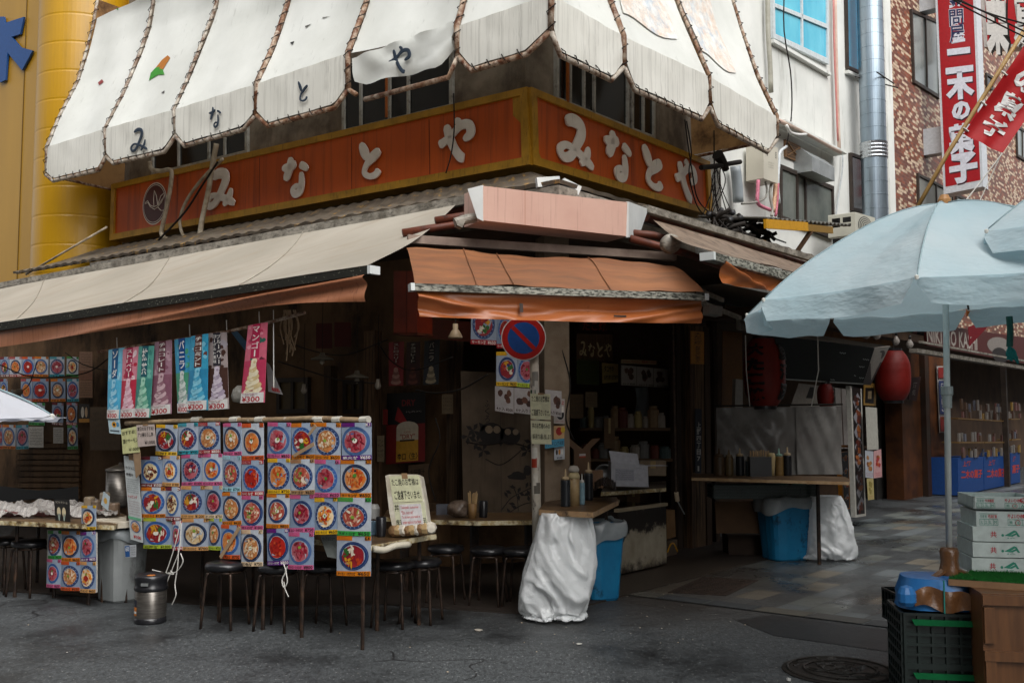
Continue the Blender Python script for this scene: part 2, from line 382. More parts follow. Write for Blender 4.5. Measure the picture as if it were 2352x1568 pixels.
m_roofm = mat('rusted_roof', '665d50', '463d33', 3, rough=.75, dirt=('b58a3a', 3.2, .56, .7, (4, 1, 1)))
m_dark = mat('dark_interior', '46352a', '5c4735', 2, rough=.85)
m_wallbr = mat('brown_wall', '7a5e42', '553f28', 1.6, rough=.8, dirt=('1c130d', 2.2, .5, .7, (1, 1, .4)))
m_wood = mat('weathered_wood', '6b4e34', '4a3524', 5, .35, .65, (8, 8, .5), rough=.75, dirt=('1d140d', 3, .55, .7, (3, 3, .5)))
m_orst = mat('orange_steel', '66301a', '4c2212', 5, rough=.55, dirt=('2d150b', 7, .5, .65, (1, 1, 1)))
m_ropeW = pm('d8d6cf', .7)
# ------------------------------------------------------------------ ground
b = MB(); b.face([(-60, -40, 0), (60, -40, 0), (60, 80, 0), (-60, 80, 0)], m_asph); struct(b.build('road'))
P0 = g(1290, 1348); b = MB()
b.face([P0 + Z * .004, P0 - uL * 16 + Z * .004, P0 - uL * 16 + uR * 45 + Z * .004, P0 + uR * 45 + Z * .004], m_pave); struct(b.build('pavement'))
b = MB(); rr = random.Random(3)
tl = [pm('5f5a4e', .8), pm('55524a', .8), pm('4a4946', .8), pm('655848', .8), pm('3f4142', .8)]
for i in range(26):
    a = P0 - uL * (.5 + i * .42) - uR * .0 + Z * .0085
    b.face([a, a - uL * .405, a - uL * .405 + uR * .2, a + uR * .2], tl[rr.randrange(5)])
struct(b.build('pavement_border'))
b = MB(); b.face([p + Z * .003 for p in (g(1690, 1424), g(1775, 1412), g(2130, 1458), g(2085, 1502), g(1780, 1460))], m_patch); struct(b.build('road_patch'))
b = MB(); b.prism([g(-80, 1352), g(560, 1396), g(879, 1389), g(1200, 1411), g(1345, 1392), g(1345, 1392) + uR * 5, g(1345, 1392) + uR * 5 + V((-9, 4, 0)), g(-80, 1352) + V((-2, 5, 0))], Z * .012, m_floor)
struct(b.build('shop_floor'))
# ------------------------------------------------------------------ yellow building
m_yel = mat('yellow_cladding', 'bb8d10', 'ab800c', 1, .3, .7, (1, 1, .2), rough=.33, spec=.6, dirt=('8a6a1a', 1, .55, .8, (1.5, 1.5, .2)))
m_yel2 = mat('golden_wall', 'ad8322', '9c751c', 1, .3, .7, (1, 1, .2), rough=.4, spec=.6)
yb = thing('yellow_building', hit(60, 900, PL(.2)) * V((1, 1, 0)) if False else V((hit(60, 500, PL(.2)).x, hit(60, 500, PL(.2)).y, 0)), 'golden yellow ribbed metal facade with a blue painted character, left of the corner restaurant', 'building')
b = MB(); e = C - nL * .35 + uL * 6.75 + Z * 3
b.prism([e, e + uL * 9, e + uL * 9 - nL * 5, e - nL * 5], Z * 10, m_yel2)
for t in (7.9, 8.9, 10.2): b.box(C - nL * .35 + uL * t + Z * 3, uL * .015, nL * .012, Z * 10, pm('6a4f14'))
b.build('wall', yb)
b = MB(); prof = []
for i in range(30):
    z = 3.0 + i * .4
    prof += [(.641, z), (.644, z + .02), (.6445, z + .2), (.644, z + .375), (.641, z + .395)]
b.lathe(V((hit(188, 500, PL(-.1)).x, hit(188, 500, PL(-.1)).y, 0)), prof, m_yel, 72)
b.build('round_column', yb)
b = MB(); k = .42; pl = PL(-.33)
b.prism([hit(x * k, y * k, pl) for x, y in ((-60, 98), (30, 95), (36, 130), (140, 96), (120, 190), (72, 206), (122, 262), (188, 280), (130, 388), (50, 290), (40, 440), (10, 455), (0, 420), (-5, 300), (-60, 330))], nL * .03, pm('1b4a86'))
b.build('painted_character', yb)
# ------------------------------------------------------------------ corner restaurant
def corner(q, q2=None):
    q2 = q if q2 is None else q2; M = Matrix(((nL.x, nL.y), (nR.x, nR.y))); v = M.inverted() @ V((q, q2)); return C + V((v.x, v.y, 0))
cs = thing('corner_restaurant', corner(-.25), 'two storey corner restaurant with orange fascia, dark open ground floor and stained concrete upstairs', 'building')
b = MB(); c0 = corner(-.25)
b.box(c0 + Z * 3.25, uL * 6.9, -nL * .2, Z * 6, m_conc); b.box(c0 + Z * 3.25, uR * 4.0, -nR * .2, Z * 6, m_conc)
b.build('upper_wall', cs)
def RPp(t, q, z): return C + uR * t + nR * q + Z * z
def window(parent, pts, pl, m_gl, m_fr, muls=(), hors=(), fw=.05, name='window'):
    f = MB(); q = Qp(pts, pl)
    def barw(u0, v0, u1, v1):
        f.prism([q.p(u0, v0, -15), q.p(u1, v0, -15), q.p(u1, v1, -15), q.p(u0, v1, -15)], q.n * .05, m_fr)
    a, c = fw / q.w, fw / q.h
    barw(0, 0, 1, c); barw(0, 1 - c, 1, 1); barw(0, c, a, 1 - c); barw(1 - a, c, 1, 1 - c)
    for u in muls: barw(u - a * .4, c, u + a * .4, 1 - c)
    for h in hors: barw(a, h - c * .4, 1 - a, h + c * .4)
    o = f.build(name, parent); p = MB(); p.prism([q.p(.001, .001, 3), q.p(.999, .001, 3), q.p(.999, .999, 3), q.p(.001, .999, 3)], q.n * .006, m_gl); p.build('pane', o); return o
window(cs, [(352, 250), (572, 200), (572, 352), (352, 405)], PL(-.24), m_glassd, m_fgrey, (.3, .62, .78), (), .04)
window(cs, [(790, 150), (1043, 90), (1043, 248), (790, 308)], PL(-.24), m_glassd, m_fgrey, (.18, .45, .62), (), .04)
window(cs, [(1273, 80), (1440, 150), (1440, 300), (1273, 232)], PR(-.24), m_glassd, m_fgrey, (.18, .36, .5), (), .04)
window(cs, [(1446, 170), (1500, 190), (1500, 322), (1446, 302)], PR(-.24), m_glassd, m_fgrey, (.5,), (), .04)
b = MB()   # two thin orange uprights behind the glass bands
for x, y0, y1 in ((888, 160, 270), (1304, 120, 240)):
    b = MB()
    pl = PL(-.2) if x < 1200 else PR(-.2); b.bar(hit(x, y0, pl), hit(x, y1, pl), .03, .02, pm('9a5420')); b.build('orange_upright', cs)
# lean-to eave roof
b = MB(); hi, lo = .04, 1.18
A0, A1 = corner(hi) + Z * 3.72, corner(lo) + Z * 3.28
tL, tR = 7.3, 11
for u, tt in ((uL, tL), (uR, tR)):
    a0, a1 = A0 + u * tt, A1 + u * (tt - (A1 - A0).dot(u))
    b.grid(lambda s, v, a0=a0, a1=a1: (A0 + (a0 - A0) * s) * (1 - v) + (A1 + (a1 - A1) * s) * v + Z * (-.03 * math.sin(math.pi * v) + .010 * math.sin(s * 260) * min(1, s * 9)), 160, 4, m_roofm)
b.build('eave_roof', cs, solid=.03)
b = MB()
for u, n, tt in ((uL, nL, 6.6), (uR, nR, 10)):
    b.box(A1 - Z * .14, u * tt, -n * .04, Z * .11, m_rail)
b.build('eave_board', cs)
b = MB()   # pale soffit beam below the hip
for px in ((1232, 420, 1284, 417), (1290, 420, 1330, 440)):
    b.bar(hit(px[0], px[1], PM(1.45)), hit(px[2], px[3], PM(1.45)), .05, .075, m_capw)
b.build('soffit_beam', cs)
# ground floor interior: ceiling, back walls
b = MB(); ci = corner(.3)
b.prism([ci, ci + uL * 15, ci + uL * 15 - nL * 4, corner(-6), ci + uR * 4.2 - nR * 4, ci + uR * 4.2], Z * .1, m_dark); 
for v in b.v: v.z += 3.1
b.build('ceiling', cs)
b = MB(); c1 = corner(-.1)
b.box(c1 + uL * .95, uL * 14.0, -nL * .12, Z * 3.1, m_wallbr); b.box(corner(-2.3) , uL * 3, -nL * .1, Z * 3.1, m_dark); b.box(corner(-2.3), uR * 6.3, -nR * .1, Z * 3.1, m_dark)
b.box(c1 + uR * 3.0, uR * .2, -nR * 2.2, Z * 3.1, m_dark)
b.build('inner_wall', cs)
b = MB(); p = hit(1270, 1100, PY(9.0)); b.cbox(V((p.x, 9.05, 1.55)), .235, .25, 3.1, mat('plaster_pillar', '887866', '705f4c', 4, rough=.9, bump=.2, dirt=('4a2c18', 3, .55, .72, (1, 1, .5))), uM)
b.build('pillar', cs)
b = MB(); b.box(RPp(3.3, -.45, 2.6), uR * 8, nR * 1.2, Z * .12, m_dark); b.build('dark_lintel', cs)
for pts in ([(640, 868), (712, 866), (712, 948), (640, 950)], [(792, 872), (838, 872), (838, 950), (792, 950)]):
    window(cs, pts, PL(-.08), pm('574a2e', .3), m_frame, (.5,), (), .05, 'kitchen_window')
b = MB()   # shutter at the left end
for i in range(12):
    y = 1005 + i * 13
    b.prism([hit(40, y, PL(-.07)), hit(185, y, PL(-.07)), hit(185, y + 10, PL(-.07)), hit(40, y + 10, PL(-.07))], nL * .025, m_wallbr)
b.build('shutter', cs)
# ------------------------------------------------------------------ fascia sign
sg = thing('shop_sign', C + Z * 3.8, 'long orange fascia sign with ivory brush characters and yellow frame wrapping the corner', 'sign')
QL = Q(hit(260, 424, PL(0)), hit(1214.7, 201, PL(0)), hit(1220, 379, PL(0)), hit(256, 553, PL(0)))
QR = Q(hit(1214.7, 201, PR(0)), hit(1626, 372, PR(0)), hit(1633, 497, PR(0)), hit(1220, 379, PR(0)))
b = MB()
for q in (QL, QR): b.prism([q.p(0, 0), q.p(1, 0), q.p(1, 1), q.p(0, 1)], q.n * -.2, m_orange, m_yframe)
for q, us in ((QL, (.21, .44, .66, .82)), (QR, (.5,))):
    for u in us: rect(b, q, u, .12, u + .0012, .88, 2, pm('5e230f'))
b.build('panel', sg)
b = MB()
for q, s in ((QL, 0), (QR, 1)):
    a, c = .085 / q.w, .07 / q.h
    for r in ((0, 0, 1, c), (0, 1 - c * 1.15, 1, 1), (0, c, a, 1 - c * 1.15), (1 - a, c, 1, 1 - c * 1.15)):
        b.prism([q.p(r[0], r[1], 1), q.p(r[2], r[1], 1), q.p(r[2], r[3], 1), q.p(r[0], r[3], 1)], q.n * .03, m_yframe)
b.build('frame', sg)
def uvof(q, x, y, pl):
    p = hit(x, y, pl); u = v = .5
    for _ in range(12):
        d = p - q.p(u, v); e1 = (q.p(u + .01, v) - q.p(u, v)) / .01; e2 = (q.p(u, v + .01) - q.p(u, v)) / .01
        a11, a12, a22 = e1.dot(e1), e1.dot(e2), e2.dot(e2); b1, b2 = d.dot(e1), d.dot(e2); D = a11 * a22 - a12 * a12
        u += (b1 * a22 - b2 * a12) / D; v += (a11 * b2 - a12 * b1) / D
    return u, v
for q, pl, lst in ((QL, PL(0), (('み', 478, 392, 546, 480), ('な', 652, 356, 712, 452), ('と', 828, 320, 880, 411), ('や', 1012, 272, 1088, 374))),
                   (QR, PR(0), (('み', 1280, 273, 1360, 384), ('な', 1385, 302, 1446, 413), ('と', 1472, 335, 1518, 434), ('や', 1548, 365, 1593, 462)))):
    for ch, x0, y0, x1, y1 in lst:
        uc, vc = uvof(q, (x0 + x1) / 2, (y0 + y1) / 2, pl); du = (uvof(q, x1, (y0 + y1) / 2, pl)[0] - uvof(q, x0, (y0 + y1) / 2, pl)[0]) / 2
        dv = (uvof(q, (x0 + x1) / 2, y1, pl)[1] - uvof(q, (x0 + x1) / 2, y0, pl)[1]) / 2 * .9
        b = MB(); kana(b, q, ch, uc - du, vc - dv, uc + du, vc + dv, 20, m_letter, 12, 1.42); b.build('letter', sg)
b = MB(); uc, vc = uvof(QL, 356, 468, PL(0)); ru = uvof(QL, 384, 468, PL(0))[0] - uc; rv = .36
ell(b, QL, uc, vc, ru, rv, 6, m_letter, 40); ell(b, QL, uc, vc, ru * .95, rv * .95, 8, pm('5a1a10'), 40); ell(b, QL, uc, vc, ru * .9, rv * .9, 9, m_letter, 40); ell(b, QL, uc, vc, ru * .87, rv * .87, 10, pm('561a12'), 40)
def cr_line(pts, w=.005):
    b.tube([QL.p(uc + x * ru, vc + y * rv, 14) for x, y in pts], w, m_letter, 5)
cr_line([(-.75, -.12), (-.55, -.2), (-.3, .05), (0, .16), (.35, .1), (.8, -.22), (.6, .02), (.3, .2), (.05, .28), (-.3, .12), (-.5, -.1), (-.75, -.08)])
cr_line([(.0, .12), (-.05, -.25), (.0, -.62), (.18, -.35), (.25, -.1), (.3, .1)]); cr_line([(.3, .1), (.55, -.3), (.85, -.42), (.8, -.2)]); cr_line([(.3, .2), (.6, .4), (.85, .42)])
b.build('crane_emblem', sg)
# ------------------------------------------------------------------ first-floor canopy
cn = thing('canopy', corner(.9) + Z * 4.4, 'big weathered white canvas canopy laced to rusty pipes over the upper windows', 'canopy')
QC = .9
plL, plR = PL(QC), PR(QC)
def solve(A, x, y, inn):
    """point A + t*inn + h*Z that lies on the sight line (x, y)"""
    d = ray(x, y); M = Matrix((inn, Z, -d)).transposed(); s = M.inverted() @ (O - A); return A + inn * s.x + Z * s.y
seams = [  # valance top, lower node, ridge points upwards
 ('L', (110, 338), (106, 402), ((139, 269), (181, 189), (202, 118), (218, 50), (227, 0))),
 ('L', (244, 296), (244, 360), ((285, 218), (323, 126), (344, 63), (355, 0))),
 ('L', (403, 252), (403, 313), ((433, 185), (466, 101), (490, 40), (500, 8))),
 ('L', (592, 193), (588, 265), ((626, 118), (645, 65), (664, 8))),
 ('L', (802, 122), (800, 206), ((822, 70), (840, 21), (846, 0))),
 ('L', (1052, 62), (1052, 130), ((1064, 20), (1070, -6))),
 ('M', (1252, -6), (1252, 75), ()),
 ('R', (1428, 84), (1433, 154), ((1412, 40), (1397, 0))),
 ('R', (1626, 176), (1630, 246), ((1589, 88), (1565, 34), (1551, 0))),
 ('R', (1782, 268), (1785, 320), ((1738, 176), (1699, 66), (1679, 0)))]
SE = []
for sd, vt, nd, ups in seams:
    pl, n = {'L': (plL, nL), 'R': (plR, nR), 'M': (plL, nL)}[sd]
    a, d = hit(*vt, pl), hit(*nd, pl); ridge = [a]
    if sd == 'M':
        cc = corner(QC); zt = hit(1220, 2, plL).z; a = cc + Z * zt; d = hit(*nd, PL(QC)); d = cc + Z * d.z; ridge = [a] + [corner(QC - t) + Z * (zt + h) for t, h in ((.12, .35), (.26, .8), (.4, 1.35), (.5, 1.9))]
    else:
        for u in ups: ridge.append(solve(ridge[0], u[0], u[1], -n))
        # carry the ridge on up above the picture, getting steeper
        l = ridge[-1] - ridge[0]; tt = -(l.dot(n)); last = ridge[-1]
        tgt = ridge[0].z + 1.9
        if last.z < tgt: ridge.append(ridge[0] - n * min(.55, max(tt + .05, .45)) + Z * 1.9)
    SE.append((sd, a, d, ridge))
def at_h(ridge, h):
    for i in range(len(ridge) - 1):
        z0, z1 = ridge[i].z - ridge[0].z, ridge[i + 1].z - ridge[0].z
        if z0 <= h <= z1 + 1e-6: return ridge[i].lerp(ridge[i + 1], (h - z0) / max(1e-6, z1 - z0))
    return ridge[-1]
EDGE = {0: ((122, 416), (227, 391)), 1: ((260, 376), (378, 349)), 2: ((424, 336), (559, 298)), 3: ((615, 290), (769, 248)), 4: ((838, 229), (1030, 178)), 5: ((1083, 163), (1210, 125)),
        6: ((1287, 128), (1404, 185)), 7: ((1457, 207), (1611, 275)), 8: ((1648, 288), (1762, 350))}
m_navy = mat('navy_fabric', '1c2836', '2a3848', 9, rough=.6)
for i in range(9):
    A, B = SE[i], SE[i + 1]; pl, n = (plL, nL) if i < 6 else (plR, nR)
    H = 1.9; b = MB(); ra, rb = A[3], B[3]
    b.grid(lambda s, v: at_h(ra, v * H * .999).lerp(at_h(rb, v * H * .999), s * .97 + .015) - n * (.05 * math.sin(math.pi * s) * (1 - .5 * v)) + n * .01 * math.sin(9 * s + 5 * v + i), 28, 32, m_canvas)
    b.build('canvas_panel', cn, smooth=True)
    e0, e1 = [hit(*p, pl) for p in EDGE[i]]; b = MB()
    at, bt = A[1].lerp(B[1], .015), A[1].lerp(B[1], .985)
    al, bl = A[2].lerp(B[2], .02), A[2].lerp(B[2], .98)
    if i == 4:
        at, bt = hit(808, 135, pl), hit(1045, 50, pl); al, e0, e1, bl = hit(815, 196, pl), hit(835, 201, pl), hit(1010, 165, pl), hit(1038, 120, pl)
    up = Z * .035
    top = [at, bt]; bot = [al + up, e0 + up, e1 + up, bl + up]
    def vfn(s, v):
        # lower outline runs al, e0, e1, bl
        L = [(0, bot[0]), ((e0 - al).dot((bl - al).normalized()) / (bl - al).length, bot[1]), ((e1 - al).dot((bl - al).normalized()) / (bl - al).length, bot[2]), (1, bot[3])]
        for j in range(3):
            if s <= L[j + 1][0] + 1e-9: lo_ = L[j][1].lerp(L[j + 1][1], (s - L[j][0]) / max(1e-6, L[j + 1][0] - L[j][0])); break
        else: lo_ = bot[3]
        w = .03 if i == 4 else .006
        return top[0].lerp(top[1], s).lerp(lo_, v) + n * (.012 + w * math.sin(14 * s + 3 * v) * v + w * math.sin(23 * s * (1 - v) + i) * .6)
    b.grid(vfn, 20, 5, m_canvas if i == 4 else m_canvas2); va = b.build('valance', cn, smooth=True)
    if i in (1, 2, 3, 4):
        ch = 'みなとや'[i - 1]; x0, y0, x1, y1 = ((300, 296, 340, 348), (480, 245, 508, 292), (683, 184, 708, 232), (893, 108, 942, 168))[i - 1]
        q = Qp([(x0, y0 + 4), (x1, y0 - 4), (x1, y1 - 4), (x0, y1 + 4)], (C + nL * (QC + .035), nL)); k = MB()
        kana(k, q, ch, 0, 0, 1, 1, 0, m_navy, 3, .75 if i < 4 else .85); k.build('letter', cn)
# scraps of coloured print left on the canvas and two faded pictures, lying on the cloth itself
def panel_fn(i):
    A, B = SE[i], SE[i + 1]; n = nL if i < 6 else nR; ra, rb = A[3], B[3]
    return lambda s, v: at_h(ra, v * 1.9 * .999).lerp(at_h(rb, v * 1.9 * .999), s * .97 + .015) - n * (.05 * math.sin(math.pi * s) * (1 - .5 * v)) + n * .01 * math.sin(9 * s + 5 * v + i) + n * .008
def proj(p):
    d = p - O; z = d.dot(FW); return CX + FPX * d.x / z, CY - FPX * d.dot(UP) / z
def onpanel(x, y, i):
    f = panel_fn(i); best = (.5, .3); st = .5
    for r_ in range(9):
        c0 = best; best = min(((max(0, min(1, c0[0] + a * st)), max(0, min(1, c0[1] + b_ * st))) for a in (-1, -.5, 0, .5, 1) for b_ in (-1, -.5, 0, .5, 1)), key=lambda q: (lambda w: (w[0] - x) ** 2 + (w[1] - y) ** 2)(proj(f(*q)))); st *= .55
    return f(*best)
for pts, h, i in ((((342, 185), (346, 168), (358, 155), (371, 152), (378, 172), (364, 172), (350, 180)), '2f8a1e', 1), (((358, 155), (372, 138), (385, 127), (391, 133), (380, 150), (374, 160)), 'b06a14', 1),
               (((225, 190), (234, 182), (238, 188), (228, 196)), '8a2a2a', 0), (((666, 98), (676, 95), (672, 103)), '222222', 3), (((266, 20), (272, 19), (271, 24)), '3a8a2a', 0), (((280, 2), (284, 0), (283, 9)), 'a05a1a', 0),
               (((370, 213), (378, 208), (377, 214)), '3a3a3a', 1), (((700, 60), (716, 55), (703, 64)), '555550', 3), (((740, 40), (760, 38), (742, 43)), '6a6a64', 3)):
    b = MB(); b.face([onpanel(x, y, i) for x, y in pts], pm(h, .4)); b.build('torn_print', cn)
def faded(name):
    t = NT(name); v = t.n('TexVoronoi', feature='DISTANCE_TO_EDGE'); t.l(t.P(), v.inputs['Vector']); v.inputs['Scale'].default_value = 22
    c = t.mix(t.mr(t.noise(7), .35, .65), lin('dcd8d0'), lin('d6c0ac')); c = t.mix(t.mr(t.noise(4), .5, .65), c, lin('afbcc8')); c = t.mix(t.mr(v.outputs[0], .04, .015, 0, .55), c, lin('8d98a4')); c = t.mix(t.mr(t.noise(9), .46, .72), c, lin('e6e8e4'))
    return t.bsdf(c, .6)
m_fade = faded('faded_picture')
for i, s0, s1, h0, h1 in ((7, .12, .78, .16, .9), (8, .08, .62, .18, .9)):
    f = panel_fn(i); nn_ = nR * .004 + Z * .003; b = MB(); b.grid(lambda s, v: nn_ + f(s0 + (s1 - s0) * s + .02 * math.sin(9 * v), h0 + (h1 - h0) * v + .02 * math.sin(7 * s)), 8, 14, m_fade); b.build('faded_picture', cn, smooth=True)
# pipes and lacing
for i, (sd, a, d, ridge) in enumerate(SE):
    n = nL if sd == 'L' else nR if sd == 'R' else nM
    b = MB(); path = [d] + [p + n * .02 for p in ridge]; b.tube(path, .028 if i in (3, 4, 5, 6, 7) else .02, m_rust if i > 2 else m_rustw, 8)
    po = b.build('seam_pipe', cn, smooth=True)
    b = MB(); h = []; tot = 0
    for j in range(len(path) - 1):
        L = (path[j + 1] - path[j]).length; m = max(2, int(L / .035))
        for q in range(m):
            p = path[j].lerp(path[j + 1], q / m); a_ = (tot + L * q / m) * 42; s = (n.cross(Z)).normalized()
            h.append(p + (s * math.cos(a_) + n * math.sin(a_)) * .04)
        tot += L
    b.tube(h, .0055, m_rope, 4); b.build('lacing', po)
for i in range(9):
    pl, n = (plL, nL) if i < 6 else (plR, nR); e0, e1 = [hit(*p, pl) for p in EDGE[i]]
    A, B = SE[i][2], SE[i + 1][2]; path = [A, e0, e1, B] if i != 4 else [A, A.lerp(e0, .5)]
    b = MB(); b.tube(path, .024, m_rust if i in (3, 4, 5) else m_rustw, 8)
    if i == 4: b.tube([e0, e1, B], .024, m_rust, 8)
    po = b.build('hem_pipe', cn, smooth=True); b = MB(); h = []
    for j in range(1, 2) if i != 4 else ():
        L = (e1 - e0).length; m = int(L / .03)
        for q in range(m):
            p = e0.lerp(e1, q / m); a_ = q * .03 * 40; h.append(p + Z * .02 + (Z * math.cos(a_) * .045 + n * math.sin(a_) * .03))
        b.tube(h, .0055, m_rope, 4); b.build('lacing', po)
for i, n, u in ((0, nL, uL), (9, nR, uR)):   # end flaps going back to the wall
    sd, a, d, ridge = SE[i]; b = MB()
    back = lambda p: p - n * ((p - C).dot(n) + .2)
    b.face([a, d, back(d), back(a) + Z * .2], m_canvasin); b.face([ridge[0], back(a) + Z * .2, back(ridge[-1]), ridge[-1]] + ridge[1:-1][::-1], m_canvasin)
    b.tube([d, back(d) - Z * .03], .018, m_rust); b.build('end_flap', cn)

# buildings on the far sides of both streets, behind the viewer: they close off the low sky
for name, p0, u, n_, L, lab in (('opposite_building', C + nL * 12.5 - uL * 14, uL, -nL, 34, 'plain grey building across the street behind the viewer, facing the long beige awning'), ('opposite_building', C + nR * 9.6 - uR * 4, uR, -nR, 44, 'plain grey building across the side street, facing the brick building')):
    r = thing(name, p0 + u * L / 2, lab, 'building'); b = MB(); b.box(p0, u * L, -n_ * 4, Z * 10, pm('6a655e', .8)); b.build('wall', r); 
    for j in range(int(L / 4)):
        for k in range(2):
            b = MB(); b.box(p0 + u * (1 + j * 4) + Z * (3.6 + k * 2.8), u * 2.2, n_ * .03, Z * 1.4, m_glassd); b.build('window', r)
# ------------------------------------------------------------------ retractable awnings
def awning(label, corners, pls, bar_pts, bar_pl, val_fn, m_fab, m_bar, m_val, fold=0, seams_u=(), wr=.006, sag=.05):
    tl, tr, br, bl = [hit(x, y, p) for (x, y), p in zip(corners, pls)]
    r = thing('awning', (bl + br) / 2, label, 'awning', None); n = (tr - tl).cross(bl - tl).normalized(); n = n if n.z > 0 else -n
    b = MB(); b.grid(lambda s, v: tl.lerp(tr, s).lerp(bl.lerp(br, s), v) + n * (-sag * math.sin(math.pi * v) + wr * math.sin(11 * s + 4 * v) + wr * .5 * math.sin(37 * s + 9 * v)), 30, 10, m_fab)
    for u in seams_u:
        p = [tl.lerp(tr, u).lerp(bl.lerp(br, u), v / 8) + n * (.006 - sag * math.sin(math.pi * v / 8) + wr * math.sin(11 * u + v / 2) + wr * .5 * math.sin(37 * u + 9 * v / 8)) for v in range(9)]
        b.tube(p, .005, m_fab, 4)
    b.build('fabric', r, smooth=True)
    pl = [hit(x, y, bar_pl) for x, y in bar_pts]; c = MB(); dn = bar_pl[1]
    c.prism([pl[0], pl[1], pl[2], pl[3]], -dn * .07, m_bar); c.build('front_bar', r)
    for e in (0, 1):
        k = MB(); p, q = (pl[0], pl[3]) if e == 0 else (pl[1], pl[2]); u = (pl[1] - pl[0]).normalized() * (-1 if e == 0 else 1)
        k.prism([p + dn * .01, p + u * .025 + dn * .01, q + u * .025 + dn * .01, q + dn * .01], -dn * .09, m_capw); k.build('end_cap', r)
    k = MB(); val_fn(k); k.build('valance', r, smooth=True); return r
vfl = PL(2.97)
def val_left(k):
    top = [hit(x, y, vfl) for x, y in ((-800, 880), (0, 758), (845, 628))]; bot = [hit(x, y, vfl) for x, y in ((-800, 919), (0, 797), (608, 703), (700, 696), (842, 693))]
    L = (bot[-1] - bot[0]); l2 = L.length; us = [(p - bot[0]).dot(L) / l2 / l2 for p in bot]
    def fn(s, v):
        for j in range(4):
            if s <= us[j + 1] + 1e-9: lo_ = bot[j].lerp(bot[j + 1], (s - us[j]) / (us[j + 1] - us[j])); break
        else: lo_ = bot[-1]
        t_ = top[0].lerp(top[2], s); f = max(0, (s - .72) / .28)
        return t_.lerp(lo_, v) + nL * (.012 * math.sin(40 * s) * v + .05 * f * math.exp(-((v - (1.25 - f * 1.1)) / .13) ** 2) + .02 * f * math.sin(60 * s + 6 * v) * v)
    k.grid(fn, 120, 14, m_oval)
awning('long beige awning with mouldy front bar and faded orange valance, left of the corner', ((-800, 812), (1050, 464), (846, 611), (-800, 862)), (PL(1.3), PL(1.3), PL(3), PL(3)),  # unseen left stretch lengthened to block sky light from that side
       ((-800, 863), (846, 610), (846, 629), (-800, 881)), PL(3.0), val_left, m_beige, m_mould, m_oval, seams_u=(.55, .72, .83, .92))
pmv = PM(2.86)
def val_mid(k):
    q = Qp([(955, 666), (1612, 688), (1607, 743), (963, 727)], pmv)
    k.grid(lambda s, v: q.p(s, v + .06 * math.sin(3.1 * s) * v, 0) + nM * (.02 * math.sin(v * 6 + s * 3) + .02 * abs(math.sin(9 * v - 16 * s)) * math.exp(-s * 4) * v + .02 * abs(math.sin(8 * v + 15 * s)) * math.exp(-(1 - s) * 4) * v + .04 * math.exp(-((v - .25 - s * 2.2) / .12) ** 2) * math.exp(-s * 2.5) + .026 * math.exp(-((v - .3 - (1 - s) * 2.4) / .13) ** 2) * math.exp(-(1 - s) * 2.5)
           + .008 * math.sin(26 * s + 9 * v) * v + .018 * math.exp(-((v - .55) / .1) ** 2) * math.sin(7 * s)), 80, 18, m_oval2)
    for x0, y0, x1, y1 in ((1176, 694, 1184, 716), (1395, 727, 1425, 731)): rect(k, q, (x0 - 955) / 657, .4 if x0 < 1300 else .76, (x1 - 955) / 657, .75 if x0 < 1300 else .83, 24, pm('3a2a20'))
awning('small orange awning with wrinkled glossy valance above the no parking sign', ((933, 569), (1548, 607), (1617, 674), (953, 650)), (PM(1.9), PM(1.9), PM(2.9), PM(2.9)),
       ((952, 650), (1619, 674), (1619, 689), (953, 667)), PM(2.92), val_mid, m_obeige, m_mould2, m_oval2, seams_u=(.2, .32, .66), wr=.01, sag=-.015)
pvr = PR(2.96)
def val_right(k):
    q = Qp([(1650, 597), (1900, 668), (1900, 695), (1657, 650)], pvr)
    k.grid(lambda s, v: q.p(s, v, 0) + nR * (.05 * math.exp(-((v - .1 - s * 2.6) / .16) ** 2) + .012 * math.sin(30 * s + 7 * v) * v), 50, 12, m_oval2)
awning('rust stained awning with orange valance right of the corner, partly behind the blue parasol', ((1500, 505), (2080, 675), (1980, 668), (1649, 579)), (PR(1.3), PR(1.3), PR(3), PR(3)),
       ((1640, 579), (1980, 668), (1980, 690), (1641, 597)), PR(3.0), val_right, mat('dirty_awning', '8f7d6c', '6f5c4c', 2.2, rough=.6, trans=.1, dirt=('4a3a2e', 3, .5, .68, (4, 1, 1))), m_mould2, m_oval2)
# rails and rollers
def rail(name, pts, pl, w, h, m, label, cat, up=Z):
    b = MB(); P = [hit(x, y, pl) for x, y in pts]
    for a, c in zip(P, P[1:]): b.bar(a, c, w, h, m)
    return tag(b.build(name), label, cat)
r = thing('awning_rail', hit(500, 550, PL(1.32)), 'long dirty pale awning rail under the eave left of the corner', 'rail')
b = MB(); b.bar(hit(-200, 693, PL(1.32)), hit(1078, 459, PL(1.32)), .06, .07, m_rail); b.build('rail', r)
b = MB(); b.tube([hit(-200, 708, PL(1.24)), hit(1072, 478, PL(1.24))], .05, m_orst, 10); b.build('roller', r)
r = thing('awning_rail', hit(1700, 560, PR(1.32)), 'dirty pale awning rail under the eave right of the corner', 'rail')
b = MB(); b.bar(hit(1482, 480, PR(1.32)), hit(2100, 665, PR(1.32)), .06, .06, m_rail); b.build('rail', r)
b = MB(); b.tube([hit(1482, 496, PR(1.24)), hit(2100, 690, PR(1.24))], .05, m_orst, 10); b.build('roller', r)
rail('fluorescent_rail', ((936, 549), (1551, 590)), PM(1.65), .05, .06, mat('rail_paint', '8d7a6d', '6d5a4e', 5, rough=.6), 'straight greyish beam between the pink box and the small orange awning', 'beam')
